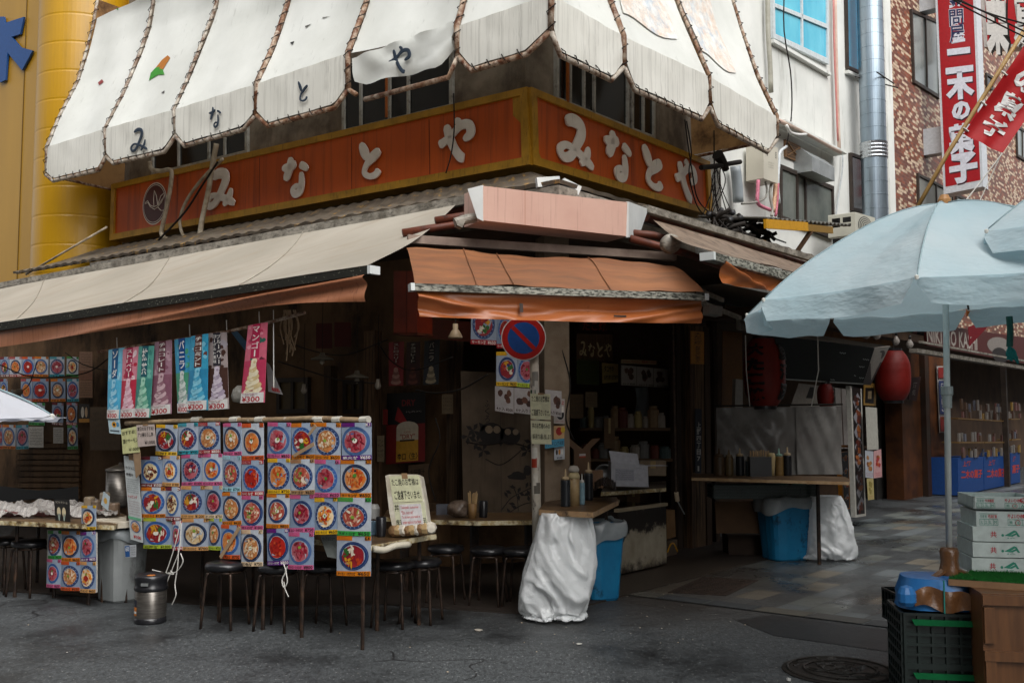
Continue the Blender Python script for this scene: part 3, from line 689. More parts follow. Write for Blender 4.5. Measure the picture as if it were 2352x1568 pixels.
b = MB(); c = hit(1540, 560, PM(2.0)); b.lathe(c, [(.0, .05), (.035, .05), (.05, .03), (.07, .03), (.075, 0), (.07, -.04), (0, -.04)], m_rail, 20, ax=nM)
tag(b.build('gear_box', smooth=True), 'round coiled gear on the awning arm right of the pink box', 'gear')
# pink cassette
aK = R(61); uK = V((math.sin(aK), math.cos(aK), 0)); nK = V((math.cos(aK), -math.sin(aK), 0)); cK = V((.28, 7.25, 0)); pK = (cK, nK)
q = Qp([(1109.5, 427), (1444, 465), (1444, 543), (1109.5, 506)], pK); r = thing('awning_cassette', q.p(.5, 1), 'pale pink awning housing with white end caps at the corner under the sign', 'awning housing')
b = MB(); b.prism([q.p(0, 0), q.p(1, 0), q.p(1, 1), q.p(0, 1)], -nK * .3, m_pink); rect(b, q, .27, 0, .273, 1, 1, pm('a86f5a'))
b.build('housing', r); 
for dx, pts in ((-1, ((1109.5, 425), (1109.5, 508), (1096, 501), (1074, 434))), (1, ((1444, 463), (1489, 480), (1468, 542), (1444, 545)))):
    b = MB(); nn = (nK + uK * dx * .9).normalized(); e = q.p(1 if dx > 0 else 0, .5) + nK * .004
    b.prism([hit(x, y, (e, nn)) for x, y in pts], -nn * .02, m_capw); b.build('end_cap', r)
for pts, pl in (([(1000, 507), (1076, 494), (1112, 488)], PM(1.5)), ([(925, 535), (1020, 520), (1112, 506)], PM(1.5)), ([(1448, 548), (1570, 580), (1660, 612)], PM(1.75)), ([(1448, 535), (1500, 540), (1560, 556)], PM(1.6))):
    b = MB(); b.tube([hit(x, y, pl) for x, y in pts], .03, m_orst, 10); b.build('folding_arm', r, smooth=True)
b = MB(); b.tube([hit(x, y, PM(1.9)) for x, y in ((1045, 512), (1072, 503), (1092, 500))], .035, m_rail, 10); b.bar(hit(1050, 512, PM(1.9)), hit(1062, 518, PM(1.9)), .08, .05, m_rail); b.build('arm_joint', r)
# hoses and cables on the sign
def cable(name, pts, pl, r, m, label, cat='cable', n=8):
    P = [hit(x, y, p if isinstance(p := (pl[i] if isinstance(pl, list) else pl), tuple) else p) for i, (x, y) in enumerate(pts)]
    b = MB(); b.tube(crv(P, n), r, m, 7); return tag(b.build(name, smooth=True), label, cat)
m_hose = mat('old_hose', 'c2b6a0', '8f806a', 9, rough=.6)
p1 = PL(.1)
cable('hose', ((344, 372), (348, 388), (370, 393), (392, 391), (393, 420), (384, 470), (374, 515), (372, 540), (395, 555), (430, 561)), PL(.16), .028, m_hose, 'cream hose bending past the round crane emblem', 'hose')
cable('hose', ((497, 330), (488, 380), (478, 440), (464, 505), (458, 553)), PL(.18), .032, m_hose, 'thick cream hose hanging over the first character of the left sign', 'hose')
cable('hose', ((512, 365), (470, 405), (432, 455), (414, 500), (418, 535), (436, 558)), PL(.14), .02, m_hose, 'thin cream hose curving between the emblem and the first character', 'hose')
cable('cable', ((500, 372), (462, 430), (430, 480), (395, 520), (340, 575)), PL(.22), .013, m_rope, 'black cable running diagonally down across the left sign')
cable('cable', ((1042, 215), (1043, 300), (1035, 360), (1024, 398)), PL(.08), .007, m_rope, 'thin black cable over the last character of the left sign')
for k, (pts, lab) in enumerate(((((1573, 275), (1580, 330), (1590, 395), (1600, 450), (1620, 480), (1650, 500)), 'black cable hanging over the last character of the right sign'),
                               (((1577, 278), (1588, 350), (1583, 400), (1600, 470), (1628, 505)), 'slack black cable looping over the last character of the right sign'),
                               (((1640, 300), (1641, 390), (1646, 470), (1655, 500)), 'black cable dropping past the right end of the sign'))):
    cable('cable', pts, PR(.1 + .03 * k), .008, m_rope, lab)
b = MB(); nd = [hit(x, y, PR(.3)) for x, y in ((1648, 355), (1660, 372), (1668, 390))]
b.tube(nd, .07, m_rope, 7, .04); b.tube(crv([hit(x, y, PR(.3)) for x, y in ((1610, 385), (1640, 382), (1665, 378), (1700, 372))], 5), .03, m_rope)
for j in range(8):
    x = 1650 + rng.uniform(-12, 22); b.tube(crv([hit(x, 375, PR(.3)), hit(x + rng.uniform(-20, 20), 420, PR(.34)), hit(x + rng.uniform(-30, 30), 500, PR(.3))], 6), .006, m_rope, 5)
tag(b.build('cable_knot'), 'knot of black cables hanging at the right end of the orange sign', 'cables')
b = MB()
for j in range(46):
    x, y = rng.uniform(1640, 1765), 0; y = 500 + (x - 1640) * .3 + rng.uniform(-14, 26)
    p = hit(x, y, PR(rng.uniform(.5, .9))); d = V((rng.uniform(-1, 1), rng.uniform(-1, 1), rng.uniform(-.7, .7))).normalized()
    b.tube([p - d * .13, p + V((0, 0, .02)), p + d * .13], .022, m_rope, 7)
    if j % 3 == 0: b.lathe(p + d * .13, [(.03, -.02), (.03, .03), (0, .03)], pm('2b2b2d', .4), 10, ax=d)
for j in range(10):
    x = rng.uniform(1620, 1750); b.tube(crv([hit(x, 500 + (x - 1640) * .3, PR(.8)), hit(x + rng.uniform(-40, 40), 545, PR(.95)), hit(x + rng.uniform(-60, 60), 525 + (x - 1640) * .3, PR(.8))], 6), .009, m_rope, 5)
tag(b.build('splice_bundle', smooth=True), 'heap of black cable splices lying on the eave beside the white building', 'cables')
cable('stay_wire', ((60, 630), (245, 522)), PL(.6), .014, m_hose, 'pale diagonal stay pole in front of the yellow column', 'pole', 2)
# ------------------------------------------------------------------ no-parking sign on its pole
pb = g(1236, 1402); PP = PY(pb.y)
ps = thing('sign_pole', pb, 'white sticker covered pole carrying the round no parking sign', 'pole')
m_pole = mat('flaking_white_paint', 'c9c3b6', 'b3aa9a', 9, rough=.6, dirt=('3e3026', 13, .56, .64, (1, 1, .5)))
b = MB(); top = hit(1226, 770, PP); b.tube([pb, top], .036, m_pole, 14)
b.build('post', ps, smooth=True)
for y, h, w in ((905, '1d5a3c', 14), (928, '2a2a2c', 20), (952, 'a8442c', 16), (890, 'd8d5cc', 22), (1040, 'd8d5cc', 18), (1062, 'a33a24', 16), (1100, 'cfcabd', 20), (1120, '5f5a50', 18), (870, '9c9a92', 24)):
    p = hit(1235, y, PP); t = (p - pb).z / (top - pb).z; cc = pb.lerp(top, t); a0 = -1.6 + rng.uniform(-.5, .3)
    hh = w / 2300 * 7.7 * .7
    pts = [[cc + V((math.cos(a0 + j * .22) * .0375, math.sin(a0 + j * .22) * .0375, s * hh)) for j in range(-3, 4)] for s in (-1, 1)]
    b = MB()
    for j in range(6): b.face([pts[0][j], pts[0][j + 1], pts[1][j + 1], pts[1][j]], pm(h))
    b.build('sticker', ps)
b = MB(); pc = hit(1202.5, 776, (V((0, pb.y - .06, 0)), V((0, -1, 0)))); Rr = 53.5 / 2300 * 7.55
b.lathe(pc, [(0, -.012), (Rr, -.012), (Rr, 0), (0, 0)], pm('7c7a78'), 40, ax=V((0, -1, 0))); 
qs = Q(pc + V((-Rr, -.001, Rr)), pc + V((Rr, -.001, Rr)), pc + V((Rr, -.001, -Rr)), pc + V((-Rr, -.001, -Rr)))
ell(b, qs, .5, .5, .495, .495, 1, pm('d8d4cf', .35), 44); ell(b, qs, .5, .5, .475, .475, 2, pm('a81f1c', .3), 44); ell(b, qs, .5, .5, .35, .35, 3, pm('1c4a8c', .3), 40)
s2 = .7071
poly(b, qs, [(.5 + x, .5 + y) for x, y in ((-.275, -.21), (-.21, -.275), (.275, .21), (.21, .275))], 4, pm('a81f1c', .3)); b.build('round_plate', ps)
b = MB()
for zz in (-.06, .06): b.cbox(pc + V((.05, .03, zz)), .2, .03, .02, m_alu)
b.build('bracket', ps)
m_cream = pm('d6d6b4', .5); INK = pm('1f1c1a', .6); RED = pm('b3202a', .5); INKB = pm('20283c')
def notice(label, pts, pl, h, lines, cat='notice', ink=None, tape=True, bend=0, name='paper_notice', bold=.01):
    q = Qp(pts, pl, bend); b = MB(); card(b, q, pm(h, .5), 2)
    for s, u0, v0, u1, v1 in lines: txt(b, q, s, u0, v0, u1, v1, 2, ink or INK, bold)
    if tape: rect(b, q, .38, -.03, .68, .04, 3, pm('9c7c5a'))
    return tag(b.build(name), label, cat), q
pn = PY(pb.y - .05)
notice('upper cream handwritten notice taped to the white pole', [(1218, 903), (1264, 905), (1265, 964), (1219, 962)], pn, 'd6d6b4', (('たこ焼のお客様は', .06, .08, .94, .32), ('ご遠慮下さいませ。', .06, .6, .96, .86)))
n_, q_ = notice('lower cream handwritten notice with a black paw mark on the white pole', [(1219, 965), (1265, 967), (1267, 1020), (1221, 1019)], pn, 'd6d6b4', (('丼のお客様のみの', .06, .1, .94, .34), ('席利用でお願い致します', .06, .56, .98, .8)), tape=False)
# ------------------------------------------------------------------ bowl posters
FOOD = {'salmon': ('cc5418', 'd8742c', 'e6a468', 'b83c10', 'd88a4a'), 'tuna': ('8f1c2e', 'a82c3e', '741424', 'bb4a54', 'b8606a'), 'negi': ('c46a5a', 'd8a084', '94a44a', 'e8dac4', 'b04a3a'),
        'ikura': ('a81e14', 'c0301c', '8c140e', 'd0522a', 'b52418'), 'rice': ('dcc8a4', 'e8dcc0', 'c99f68', 'b4854c', 'd8bc90'), 'mix': ('b83c1c', 'd89a24', '2f6a2a', 'e8dac4', '96202a'),
        'eel': ('5a2418', '7a3420', 'a8743c', '44180f', 'e6d3a8'), 'orange': ('e0821e', 'f0a23c', 'd2601a', 'c02a1a', 'f2d9b0'), 'pale': ('d8a878', 'e6c8a0', 'c4854c', 'e8d8c0', 'c07a44')}
def bowl(b, q, cu, cv, ru, rv, kind, plate, r):
    pc_ = {'b': '1e3566', 'l': '2f62a8', 'd': '1c2740', 's': '4a6a9c'}[plate]
    ell(b, q, cu, cv, ru, rv, 1, pm(pc_), 26)
    ell(b, q, cu, cv, ru * .94, rv * .94, 1.5, pm('52699a'), 26); ell(b, q, cu, cv, ru * .91, rv * .91, 2, pm(pc_), 26)
    if plate in 'bl' and r.random() < .6:
        for i in range(18):
            a = i * math.pi / 9; ell(b, q, cu + math.cos(a) * ru * .86, cv + math.sin(a) * rv * .86, .024, .018, 2.3, pm('7d93bc'), 5)
    ell(b, q, cu, cv, ru * .79, rv * .79, 2.6, pm('a9b4c2'), 22); ell(b, q, cu, cv + .01, ru * .76, rv * .75, 2.9, pm(FOOD[kind][4]), 18, .06, r)
    F = FOOD[kind]; k = 3.2; sec = {'mix': 1}.get(kind, 0); a0 = r.uniform(0, 6)
    for i in range(36):
        a, d = r.uniform(0, 2 * math.pi), math.sqrt(r.random()) * .62
        h = F[int(((a + a0) / 2 / math.pi * 5)) % 5] if sec else F[r.choice((0, 0, 1, 1, 2, 3, 4))]
        ell(b, q, cu + math.cos(a) * d * ru, cv + math.sin(a) * d * rv, ru * r.uniform(.07, .22), rv * r.uniform(.05, .13), k, pm(h), 6, .25, r, r.uniform(0, 3)); k += .045
    if kind in ('salmon', 'negi', 'pale', 'rice', 'orange', 'tuna'):
        ell(b, q, cu + r.uniform(-.05, .05), cv - rv * r.uniform(-.1, .3), ru * .13, rv * .13, k + .2, pm(r.choice(('4f8a35', '3a6a2c', '86a83c'))), 7, .3, r)
    if kind in ('ikura', 'orange'): ell(b, q, cu, cv + rv * .1, ru * .3, rv * .28, k + .1, pm('a81e14'), 9, .15, r)
    if r.random() < .5: ell(b, q, cu + .02, cv, ru * .2, rv * .16, k + .3, pm('efe8da'), 8, .3, r)
HUE = {'orange': 'd97c0c', 'purple': '5c1a7a', 'pink': 'd0608f', 'green': '3aa648', 'yellow': 'e8b81c', 'brown': 'b08a62', 'red': 'a81c28', 'blue': '9fd0dc', 'teal': '2f9fb0', 'lime': 'b5c83a', 'cream': 'e3c8a4', 'tan': 'dca464', 'rust': 'd8591c', 'maroon': '6e1626', 'white': 'dcdcd4'}
def poster(label, x0, y0, x1, y1, pl, hue, kind, plate, title, price, code, seed, group, dim=1, tilt=0, name='bowl_poster', bend=.012):
    r = random.Random(seed); d = tilt + r.uniform(-1, 1) * 1.5
    q = Qp([(x0, y0 + d), (x1, y0 - d * .4), (x1 + d, y1 - d * .4), (x0 + d, y1 + d)], pl, bend); b = MB(); card(b, q, pm(r.choice(('a9b3c2', '9aa8bb', 'bcc3cc', '8b9cb4'))), 2)
    hh = pm(HUE[hue]); rect(b, q, 0, .88, 1, 1, 1, hh); rect(b, q, 0, 0, .5, .11, 1, hh); rect(b, q, .84, 0, 1, .11, 1, hh)
    z_ = r.uniform(.88, 1.04); bowl(b, q, .5 + r.uniform(-.02, .02), .5, .46 * z_, .385 * z_, kind, plate, r)
    ik = pm('e8e4da') if hue in ('purple', 'red', 'maroon') else INK
    txt(b, q, title, .05, .905, .6, .985, 2, ik, .02); txt(b, q, price, .66, .895, .97, .985, 2, ik, .02); scrawl(b, q, .02, .015, .47, .1, 6, RED if hue != 'red' else ik, 2, r, .9)
    txt(b, q, code, .86, .015, .98, .1, 6, ik, .02)
    return tag(b.build(name), label, 'poster', group)
BP = PL(2.87); GRP = 'rice bowl posters hanging from the pole of the big menu board'
KX = lambda x: 263.4 + .3 * x
KY = lambda y: 940.8 + .3 * y
PST = [
 (1172, 98, 1350, 370, 'pink', 'tuna', 's', '中トロ・マグロ・サーモン丼', '¥850', 'K3', 'pink strip poster of glossy tuna marked K3, left of the cardboard strips'),
 (1172, 372, 1345, 640, 'yellow', 'salmon', 'b', 'ネギトロ・サーモン丼', '¥750', 'X2', 'yellow strip bowl poster marked X2, second from top in its column'),
 (1165, 642, 1340, 905, 'orange', 'negi', 'b', 'いくら・焼ハラス丼', '¥850', 'X4', 'orange strip bowl poster marked X4 with a dark leaf on roe'),
 (1165, 907, 1333, 1185, 'purple', 'ikura', 'b', 'ネギトロ・イクラ丼', '¥850', 'X6', 'purple strip bowl poster marked X6 at the bottom of its column'),
 (1352, 100, 1532, 375, 'orange', 'mix', 'l', 'イクラ・サーモン丼', '¥650', 'K8', 'orange strip poster with cardboard strips taped across its bowl'),
 (1347, 377, 1530, 645, 'brown', 'negi', 'b', 'アナゴ丼', '¥650', 'K9', 'brown strip bowl poster marked K9 with chopped eel and greens'),
 (1342, 647, 1528, 935, 'pink', 'tuna', 'b', 'カニ・マグロ丼', '¥750', 'K10', 'pink strip poster marked K10 with white crab on red tuna'),
 (1332, 937, 1525, 1220, 'pink', 'tuna', 's', '中トロ・マグロ丼', '¥800', 'X1', 'pink strip poster marked X1 hanging lowest beside the purple one'),
 (1535, 100, 1733, 380, 'orange', 'pale', 'b', 'トロサーモン・マグロ丼', '¥650', 'K5', 'orange strip bowl poster marked K5 in the top row'),
 (1532, 382, 1725, 668, 'pink', 'tuna', 'l', 'マグロ・焼ハラス丼', '¥650', 'K6', 'pink strip poster marked K6 with a bright blue plate'),
 (1530, 670, 1705, 950, 'yellow', 'orange', 'b', 'サーモン・焼ハラス丼', '¥650', 'K7', 'yellow strip poster marked K7 at the bottom of its short column'),
 (1736, 98, 1965, 380, 'purple', 'tuna', 's', '鉄火丼', '¥650', 'K1', 'purple strip tuna bowl poster at the top right end of the board'),
 (1730, 382, 1965, 670, 'orange', 'salmon', 'd', 'サーモン丼', '¥650', 'K2', 'orange strip salmon bowl poster marked K2 with a round dark bowl'),
 (1710, 672, 1965, 963, 'green', 'negi', 'b', 'ネギトロ丼', '¥650', 'K3', 'green strip bowl poster marked K3 in the rightmost column'),
 (1702, 965, 1963, 1270, 'orange', 'mix', 'b', 'サーモン・マグロ丼', '¥650', 'K4', 'orange strip bowl poster marked K4, lowest at the right end'),
 (830, 100, 970, 348, 'pink', 'pale', 'd', 'トロサーモン丼', '¥650', 'T1', 'pink strip poster of pale salmon, top left of the middle pair of columns'),
 (972, 103, 1140, 383, 'rust', 'salmon', 'd', 'サーモン・イクラ丼', '¥850', 'K5', 'rust orange strip poster with a green leaf and roe, top right of the middle pair'),
 (825, 350, 968, 625, 'blue', 'negi', 'b', 'ネギトロ・明太丼', '¥700', 'T3', 'pale blue strip bowl poster marked T3 with a white egg'),
 (972, 385, 1140, 655, 'red', 'ikura', 'l', 'いくら丼', '¥1300', 'T6', 'red strip poster of a bowl heaped with red salmon roe'),
 (822, 627, 968, 878, 'orange', 'pale', 'd', '焼ハラス丼', '¥650', 'T2', 'orange strip bowl poster marked T2 with pale grilled salmon'),
 (970, 657, 1138, 915, 'pink', 'negi', 'b', '中トロ丼', '¥1000', 'X9', 'pink strip bowl poster marked X9 with shredded white radish'),
 (812, 880, 965, 1140, 'rust', 'salmon', 'l', 'トロ・明太丼', '¥700', 'T5', 'rust strip poster crossed by a long slanting cardboard strip'),
 (970, 917, 1135, 1195, 'cream', 'pale', 'd', '三色丼', '¥750', 'X7', 'cream strip bowl poster marked X7 at the bottom of the middle pair'),
 (318, 115, 482, 348, 'yellow', 'mix', 'd', 'ウニ海鮮丼', '¥1400', 'Z4', 'yellow strip bowl poster marked Z4 near the left end of the pole'),
 (485, 100, 638, 338, 'teal', 'mix', 'b', '特選丼', '¥900', 'Z1', 'teal strip bowl poster in the top row left of the middle gap'),
 (640, 95, 805, 333, 'red', 'pale', 'b', 'カニ・マグロ丼', '¥850', 'T8', 'dark red strip poster of crab and tuna in the top row'),
 (200, 355, 367, 590, 'maroon', 'eel', 'l', 'ウナギ・ウニ丼', '¥1500', 'Z6', 'maroon strip poster of dark glazed eel under the brown card'),
 (370, 350, 500, 585, 'tan', 'orange', 'l', 'ウニ・イクラ丼', '¥1300', 'Z5', 'tan strip poster of orange urchin and roe marked Z5'),
 (510, 340, 670, 577, 'pink', 'tuna', 'b', 'マグロ・海鮮丼', '¥1000', 'Z2', 'pink strip bowl poster marked Z2 with sliced tuna and greens'),
 (672, 335, 825, 578, 'pink', 'salmon', 'l', '小柱・サーモン丼', '¥750', 'T14', 'pink strip bowl poster marked T14 with a bright blue plate'),
 (202, 592, 390, 823, 'orange', 'mix', 'l', 'ウニ・イクラ・カニ丼', '¥1300', 'Z8', 'orange strip bowl poster marked Z8 with pink rice on a bright blue plate'),
 (392, 590, 505, 848, 'maroon', 'eel', 's', 'ウナギ丼', '¥1000', 'Z9', 'narrow maroon strip poster of eel on a pale plate'),
 (508, 582, 692, 828, 'tan', 'mix', 'b', 'ウニ・イクラ・ネギトロ丼', '¥1200', 'Z3', 'tan strip bowl poster marked Z3 with urchin, roe and greens'),
 (694, 580, 828, 830, 'cream', 'tuna', 'd', '小柱・マグロ丼', '¥750', 'T7', 'cream strip poster of tuna over white scallops'),
 (220, 826, 437, 1060, 'lime', 'mix', 'l', '北海丼', '¥1300', 'Z7', 'lime strip bowl poster at the bottom left of the board'),
 (439, 850, 515, 1073, 'red', 'tuna', 's', 'トロ丼', '¥900', 'Z', 'narrow red strip poster behind the white cords'),
 (517, 831, 720, 1075, 'tan', 'rice', 'd', '小柱・焼ハラス丼', '¥700', 'T9', 'tan strip bowl poster marked T9 heaped with white scallops'),
 (722, 826, 822, 1072, 'lime', 'pale', 'd', '小柱・サーモン丼', '¥750', 'T10', 'lime strip poster half covered, left of the slanting cardboard strip')]
for i, (a, b_, c, d, hue, kind, plate, ti, pr, code, lab) in enumerate(PST):
    off = 0 if i % 2 == 0 else .004
    poster(lab, KX(a), KY(b_), KX(c), KY(d), (BP[0] + nL * off, nL), hue, kind, plate, ti, pr, code, 100 + i, GRP)
for pts, lab in (((1475, 190, 1530, 110, 1545, 130, 1490, 200), 'short brown cardboard strip taped to the upper corner of a bowl poster'), ((1362, 345, 1520, 245, 1528, 275, 1375, 362), 'brown cardboard strip taped across the bowl under the pole'), ((800, 1120, 945, 890, 965, 905, 815, 1140), 'long brown cardboard strip slanting over a bowl poster')):
    q = Q(*[hit(KX(pts[i]), KY(pts[i + 1]), (BP[0] + nL * .03, nL)) for i in (0, 2, 4, 6)]); b = MB(); card(b, q, pm('a58a6c', .8), 4); tag(b.build('cardboard_strip'), lab, 'cardboard strip', 'cardboard strips taped over posters')
r = thing('menu_rack', hit(560, 1300, PL(2.84)) * V((1, 1, 0)), 'long taped bamboo pole with thin legs from which the bowl posters hang', 'rack')
b = MB(); pl = PL(2.85); m_bam = mat('taped_pole', 'a08a6c', '7c664c', 12, rough=.7, dirt=('c9c4b8', 6, .58, .64, (1, 1, 1)))
b.tube(crv([hit(x, y, pl) for x, y in ((290, 972), (440, 966), (620, 964), (720, 961), (845, 966))], 6), .02, m_bam, 8); b.build('pole', r, smooth=True)
for x in (300, 512, 612, 700, 838):
    b = MB(); a = hit(x, 966, PL(2.82)); b.tube([a, V((a.x, a.y, 0))], .013, m_legr, 7); b.build('leg', r)
for x in (452, 540, 598, 735, 775, 838):
    b = MB(); a, c = hit(x - 9, 964, pl), hit(x + 9, 963, pl); b.tube([a, c], .024, pm('c8c4b8'), 8); b.build('tape', r)
# white cords
def cord(pts, pl, label, r=.004): 
    b = MB(); b.tube(crv([hit(x, y, pl) for x, y in pts], 7), r, m_ropeW, 5); return b
b = cord(((415, 1195), (405, 1240), (390, 1290), (375, 1330)), PL(2.93), ''); 
for p in (((416, 1200), (412, 1260), (398, 1300), (384, 1335)), ((410, 1260), (408, 1300), (402, 1340), (404, 1365), (395, 1388)), ((350, 1308), (375, 1314), (398, 1318), (392, 1310)), ((415, 1270), (420, 1290), (405, 1312), (385, 1315))):
    b.tube(crv([hit(x, y, PL(2.93)) for x, y in p], 7), .004, m_ropeW, 5)
tag(b.build('cord'), 'tangle of white cords hanging above the steel keg', 'cord')
b = cord(((652, 1295), (656, 1312), (648, 1330), (652, 1348), (660, 1335), (657, 1312), (660, 1300)), PL(2.93), ''); b.tube(crv([hit(x, y, PL(2.93)) for x, y in ((652, 1335), (655, 1352), (663, 1370))], 5), .003, m_ropeW, 5)
tag(b.build('cord'), 'knotted white cord dangling below the purple poster', 'cord')
# left poster board near the bin
q3 = PL(3.12); F4 = lambda x0, y0, x1, y1: (x0 * .48, 658.6 + y0 * .48, x1 * .48, 658.6 + y1 * .48)
for i, (bx, hue, kind, plate, ti, pr, cd, lab) in enumerate((((230, 1165, 294, 1300), 'green', 'negi', 'b', 'ネギトロ丼', '¥650', 'K3', 'green strip bowl poster on the low board by the grey bin'), ((295, 1168, 384, 1312), 'orange', 'salmon', 'd', 'サーモン丼', '¥650', 'K2', 'orange strip poster of salmon in a round bowl on the low board'),
    ((385, 1170, 457, 1310), 'purple', 'tuna', 's', '鉄火丼', '¥650', 'K1', 'purple strip tuna poster on the low board by the grey bin'), ((225, 1302, 292, 1438), 'pink', 'tuna', 'l', 'マグロ丼', '¥650', 'K6', 'pink strip bowl poster at the bottom left of the low board'),
    ((293, 1314, 384, 1452), 'rust', 'pale', 'b', 'トロサーモン丼', '¥650', 'K5', 'rust strip bowl poster in the bottom middle of the low board'), ((385, 1314, 460, 1462), 'tan', 'orange', 'b', 'サーモン丼', '¥650', 'K4', 'tan strip bowl poster at the bottom right of the low board'),
    ((390, 1045, 460, 1160), 'yellow', 'orange', 'd', 'サーモン丼', '¥650', 'K7', 'single bowl poster standing upright above the low poster board'))):
    x0, y0, x1, y1 = F4(*bx); poster(lab, x0, y0, x1, y1, q3, hue, kind, plate, ti, pr, cd, 300 + i, 'bowl posters on the low board by the grey bin')
r = thing('poster_stand', hit(165, 1370, PL(3.08)) * V((1, 1, 0)), 'low board stand on short legs holding six bowl posters beside the grey bin', 'stand')
b = MB(); q = Qp([(108, 1216), (220, 1222), (220, 1360), (108, 1345)], PL(3.105)); card(b, q, pm('b8b4aa'), 15); b.build('board', r)
for x in (126, 205):
    b = MB(); a = hit(x, 1300, PL(3.05)); b.tube([a, V((a.x, a.y, 0))], .013, m_legr, 7); b.build('leg', r)
# dim posters on the left back wall
WB = PL(.15); G2 = 'bowl posters on the dim back wall at the left'
k = 0; hs_ = ('maroon', 'red', 'rust', 'orange', 'teal', 'green'); kd = ('ikura', 'salmon', 'mix', 'orange', 'tuna', 'pale')
rows = ((335, 430, ((0, 42), (45, 103), (105, 164), (166, 232), (238, 308), (320, 376))), (440, 548, ((0, 36), (100, 154), (156, 232), (243, 312), (320, 376))), (555, 662, ((140, 215), (250, 304), (320, 370))), (660, 775, ((0, 14), (15, 75), (77, 135), (322, 370))))
ORD = ('first', 'second', 'third', 'fourth', 'fifth', 'sixth'); RN = ('top row', 'second row', 'third row', 'bottom row')
for ri, (y0, y1, xs) in enumerate(rows):
    for ci, (x0, x1) in enumerate(xs):
        X0, Y0, X1, Y1 = F4(x0, y0, x1, y1)
        poster('dim %s strip poster, %s in the %s of the dark back wall' % (hs_[k % 6], ORD[ci], RN[ri]), X0, Y0, X1, Y1, (WB[0] + nL * .01 * (k % 2), nL), hs_[k % 6], kd[(k * 5 + 2) % 6], 'bdls'[k % 4], '海鮮丼', '¥650', 'T%d' % k, 500 + k, G2, bend=.004); k += 1
for (bx, h, lab) in (((380, 310, 442, 400), 'a8826a', 'tan paper with a dark bowl picture at the top right of the dim back wall'), ((378, 402, 442, 445), '9a6a52', 'small brown text slip under the tan paper on the dim back wall'), ((378, 447, 442, 530), '9a765c', 'larger brown text sheet on the dim back wall'),
                     ((137, 668, 207, 768), 'c2beb6', 'white sheet of small print at the lower left of the dim back wall'), ((255, 672, 302, 748), 'b8b4ac', 'narrow white price sheet on the dim back wall'), ((430, 575, 575, 780), '6e5c48', 'large brown board behind the steel pot')):
    x0, y0, x1, y1 = F4(*bx); q = Qd(x0, y0, x1, y1, PL(.2)); b = MB(); card(b, q, pm(h, .7), 3); scrawl(b, q, .1, .08, .9, .9, 2, INK if 'brown board' not in lab else pm('54452f'), 6, rng); tag(b.build('paper_sheet'), lab, 'paper')
x0, y0, x1, y1 = F4(378, 560, 428, 648); q = Qd(x0, y0, x1, y1, PL(.2)); b = MB(); card(b, q, pm('2a2320'), 3); ell(b, q, .35, .45, .15, .3, 1, pm('d9d2c2')); ell(b, q, .7, .45, .13, .28, 1, pm('cfae88')); rect(b, q, 0, .8, 1, 1, 1, pm('c88a1c')); tag(b.build('small_poster'), 'small dark poster with two soft ice creams on the dim back wall', 'poster')
# ------------------------------------------------------------------ ice-cream banners
def banner(label, pts, pl, bg1, band, cone, jp, en, zh, price='¥300', extra=None, name='ice_cream_banner', grp='soft ice cream banners hanging from the awning', seed=1, dbl=None):
    r = random.Random(seed); q = Qp(pts, pl, .008); b = MB(); card(b, q, pm(bg1), 2)
    for _ in range(16): ell(b, q, r.random() * .8 + .1, r.random() * .5 + .04, r.uniform(.05, .13), r.uniform(.015, .05), .4 + _ * .03, pm(r.choice(extra or (bg1,))), 8, .3, r)
    rect(b, q, 0, .46, 1, .85, 1.1, pm(extra[0] if extra else bg1)); rect(b, q, .3, 0, .7, .43, 1.4, pm(band))
    if dbl: txt(b, q, dbl, .3, .02, .48, .4, 2, pm('eeeae4'), .01, vert=True); txt(b, q, jp, .5, .02, .72, .41, 2, pm('eeeae4'), .01, vert=True)
    else: txt(b, q, jp, .33, .02, .67, .42, 2, pm('eeeae4'), .02, vert=True)
    k = 2; cs_ = (cone[0], cone[1])
    for j in range(7):
        v = .84 - j * .055; w = .40 - j * .045; o_ = .02 * math.sin(j * 2.1)
        ell(b, q, .5 + o_, v, w, .05, k, pm(cs_[j % 2] if j < 6 else cs_[0]), 14, .05, r, -.12); k += .25
        ell(b, q, .5 + o_ - w * .3, v - .012, w * .5, .018, k, pm(cone[0]), 9, .1, r, -.3); k += .25
    ell(b, q, .52, .47, .14, .035, k, pm(cs_[0]), 12, .05, r); ell(b, q, .54, .485, .06, .018, k + .3, pm(cs_[1]), 9)
    rect(b, q, .02, .87, .98, .995, 5.5, pm('dcdad6')); txt(b, q, price, .08, .916, .84, .987, 6.2, RED, .02); txt(b, q, en, .1, .874, .75, .893, 6.2, pm('b05a70')); txt(b, q, zh, .2, .896, .65, .912, 6.2, pm('9a6a74'))
    scrawl(b, q, .01, .5, .08, .85, 5, RED, 12, r)
    return tag(b.build(name), label, 'banner', grp)
Z5 = lambda L: [(235.2 + .28 * x, 705.6 + .28 * y) for x, y in L]
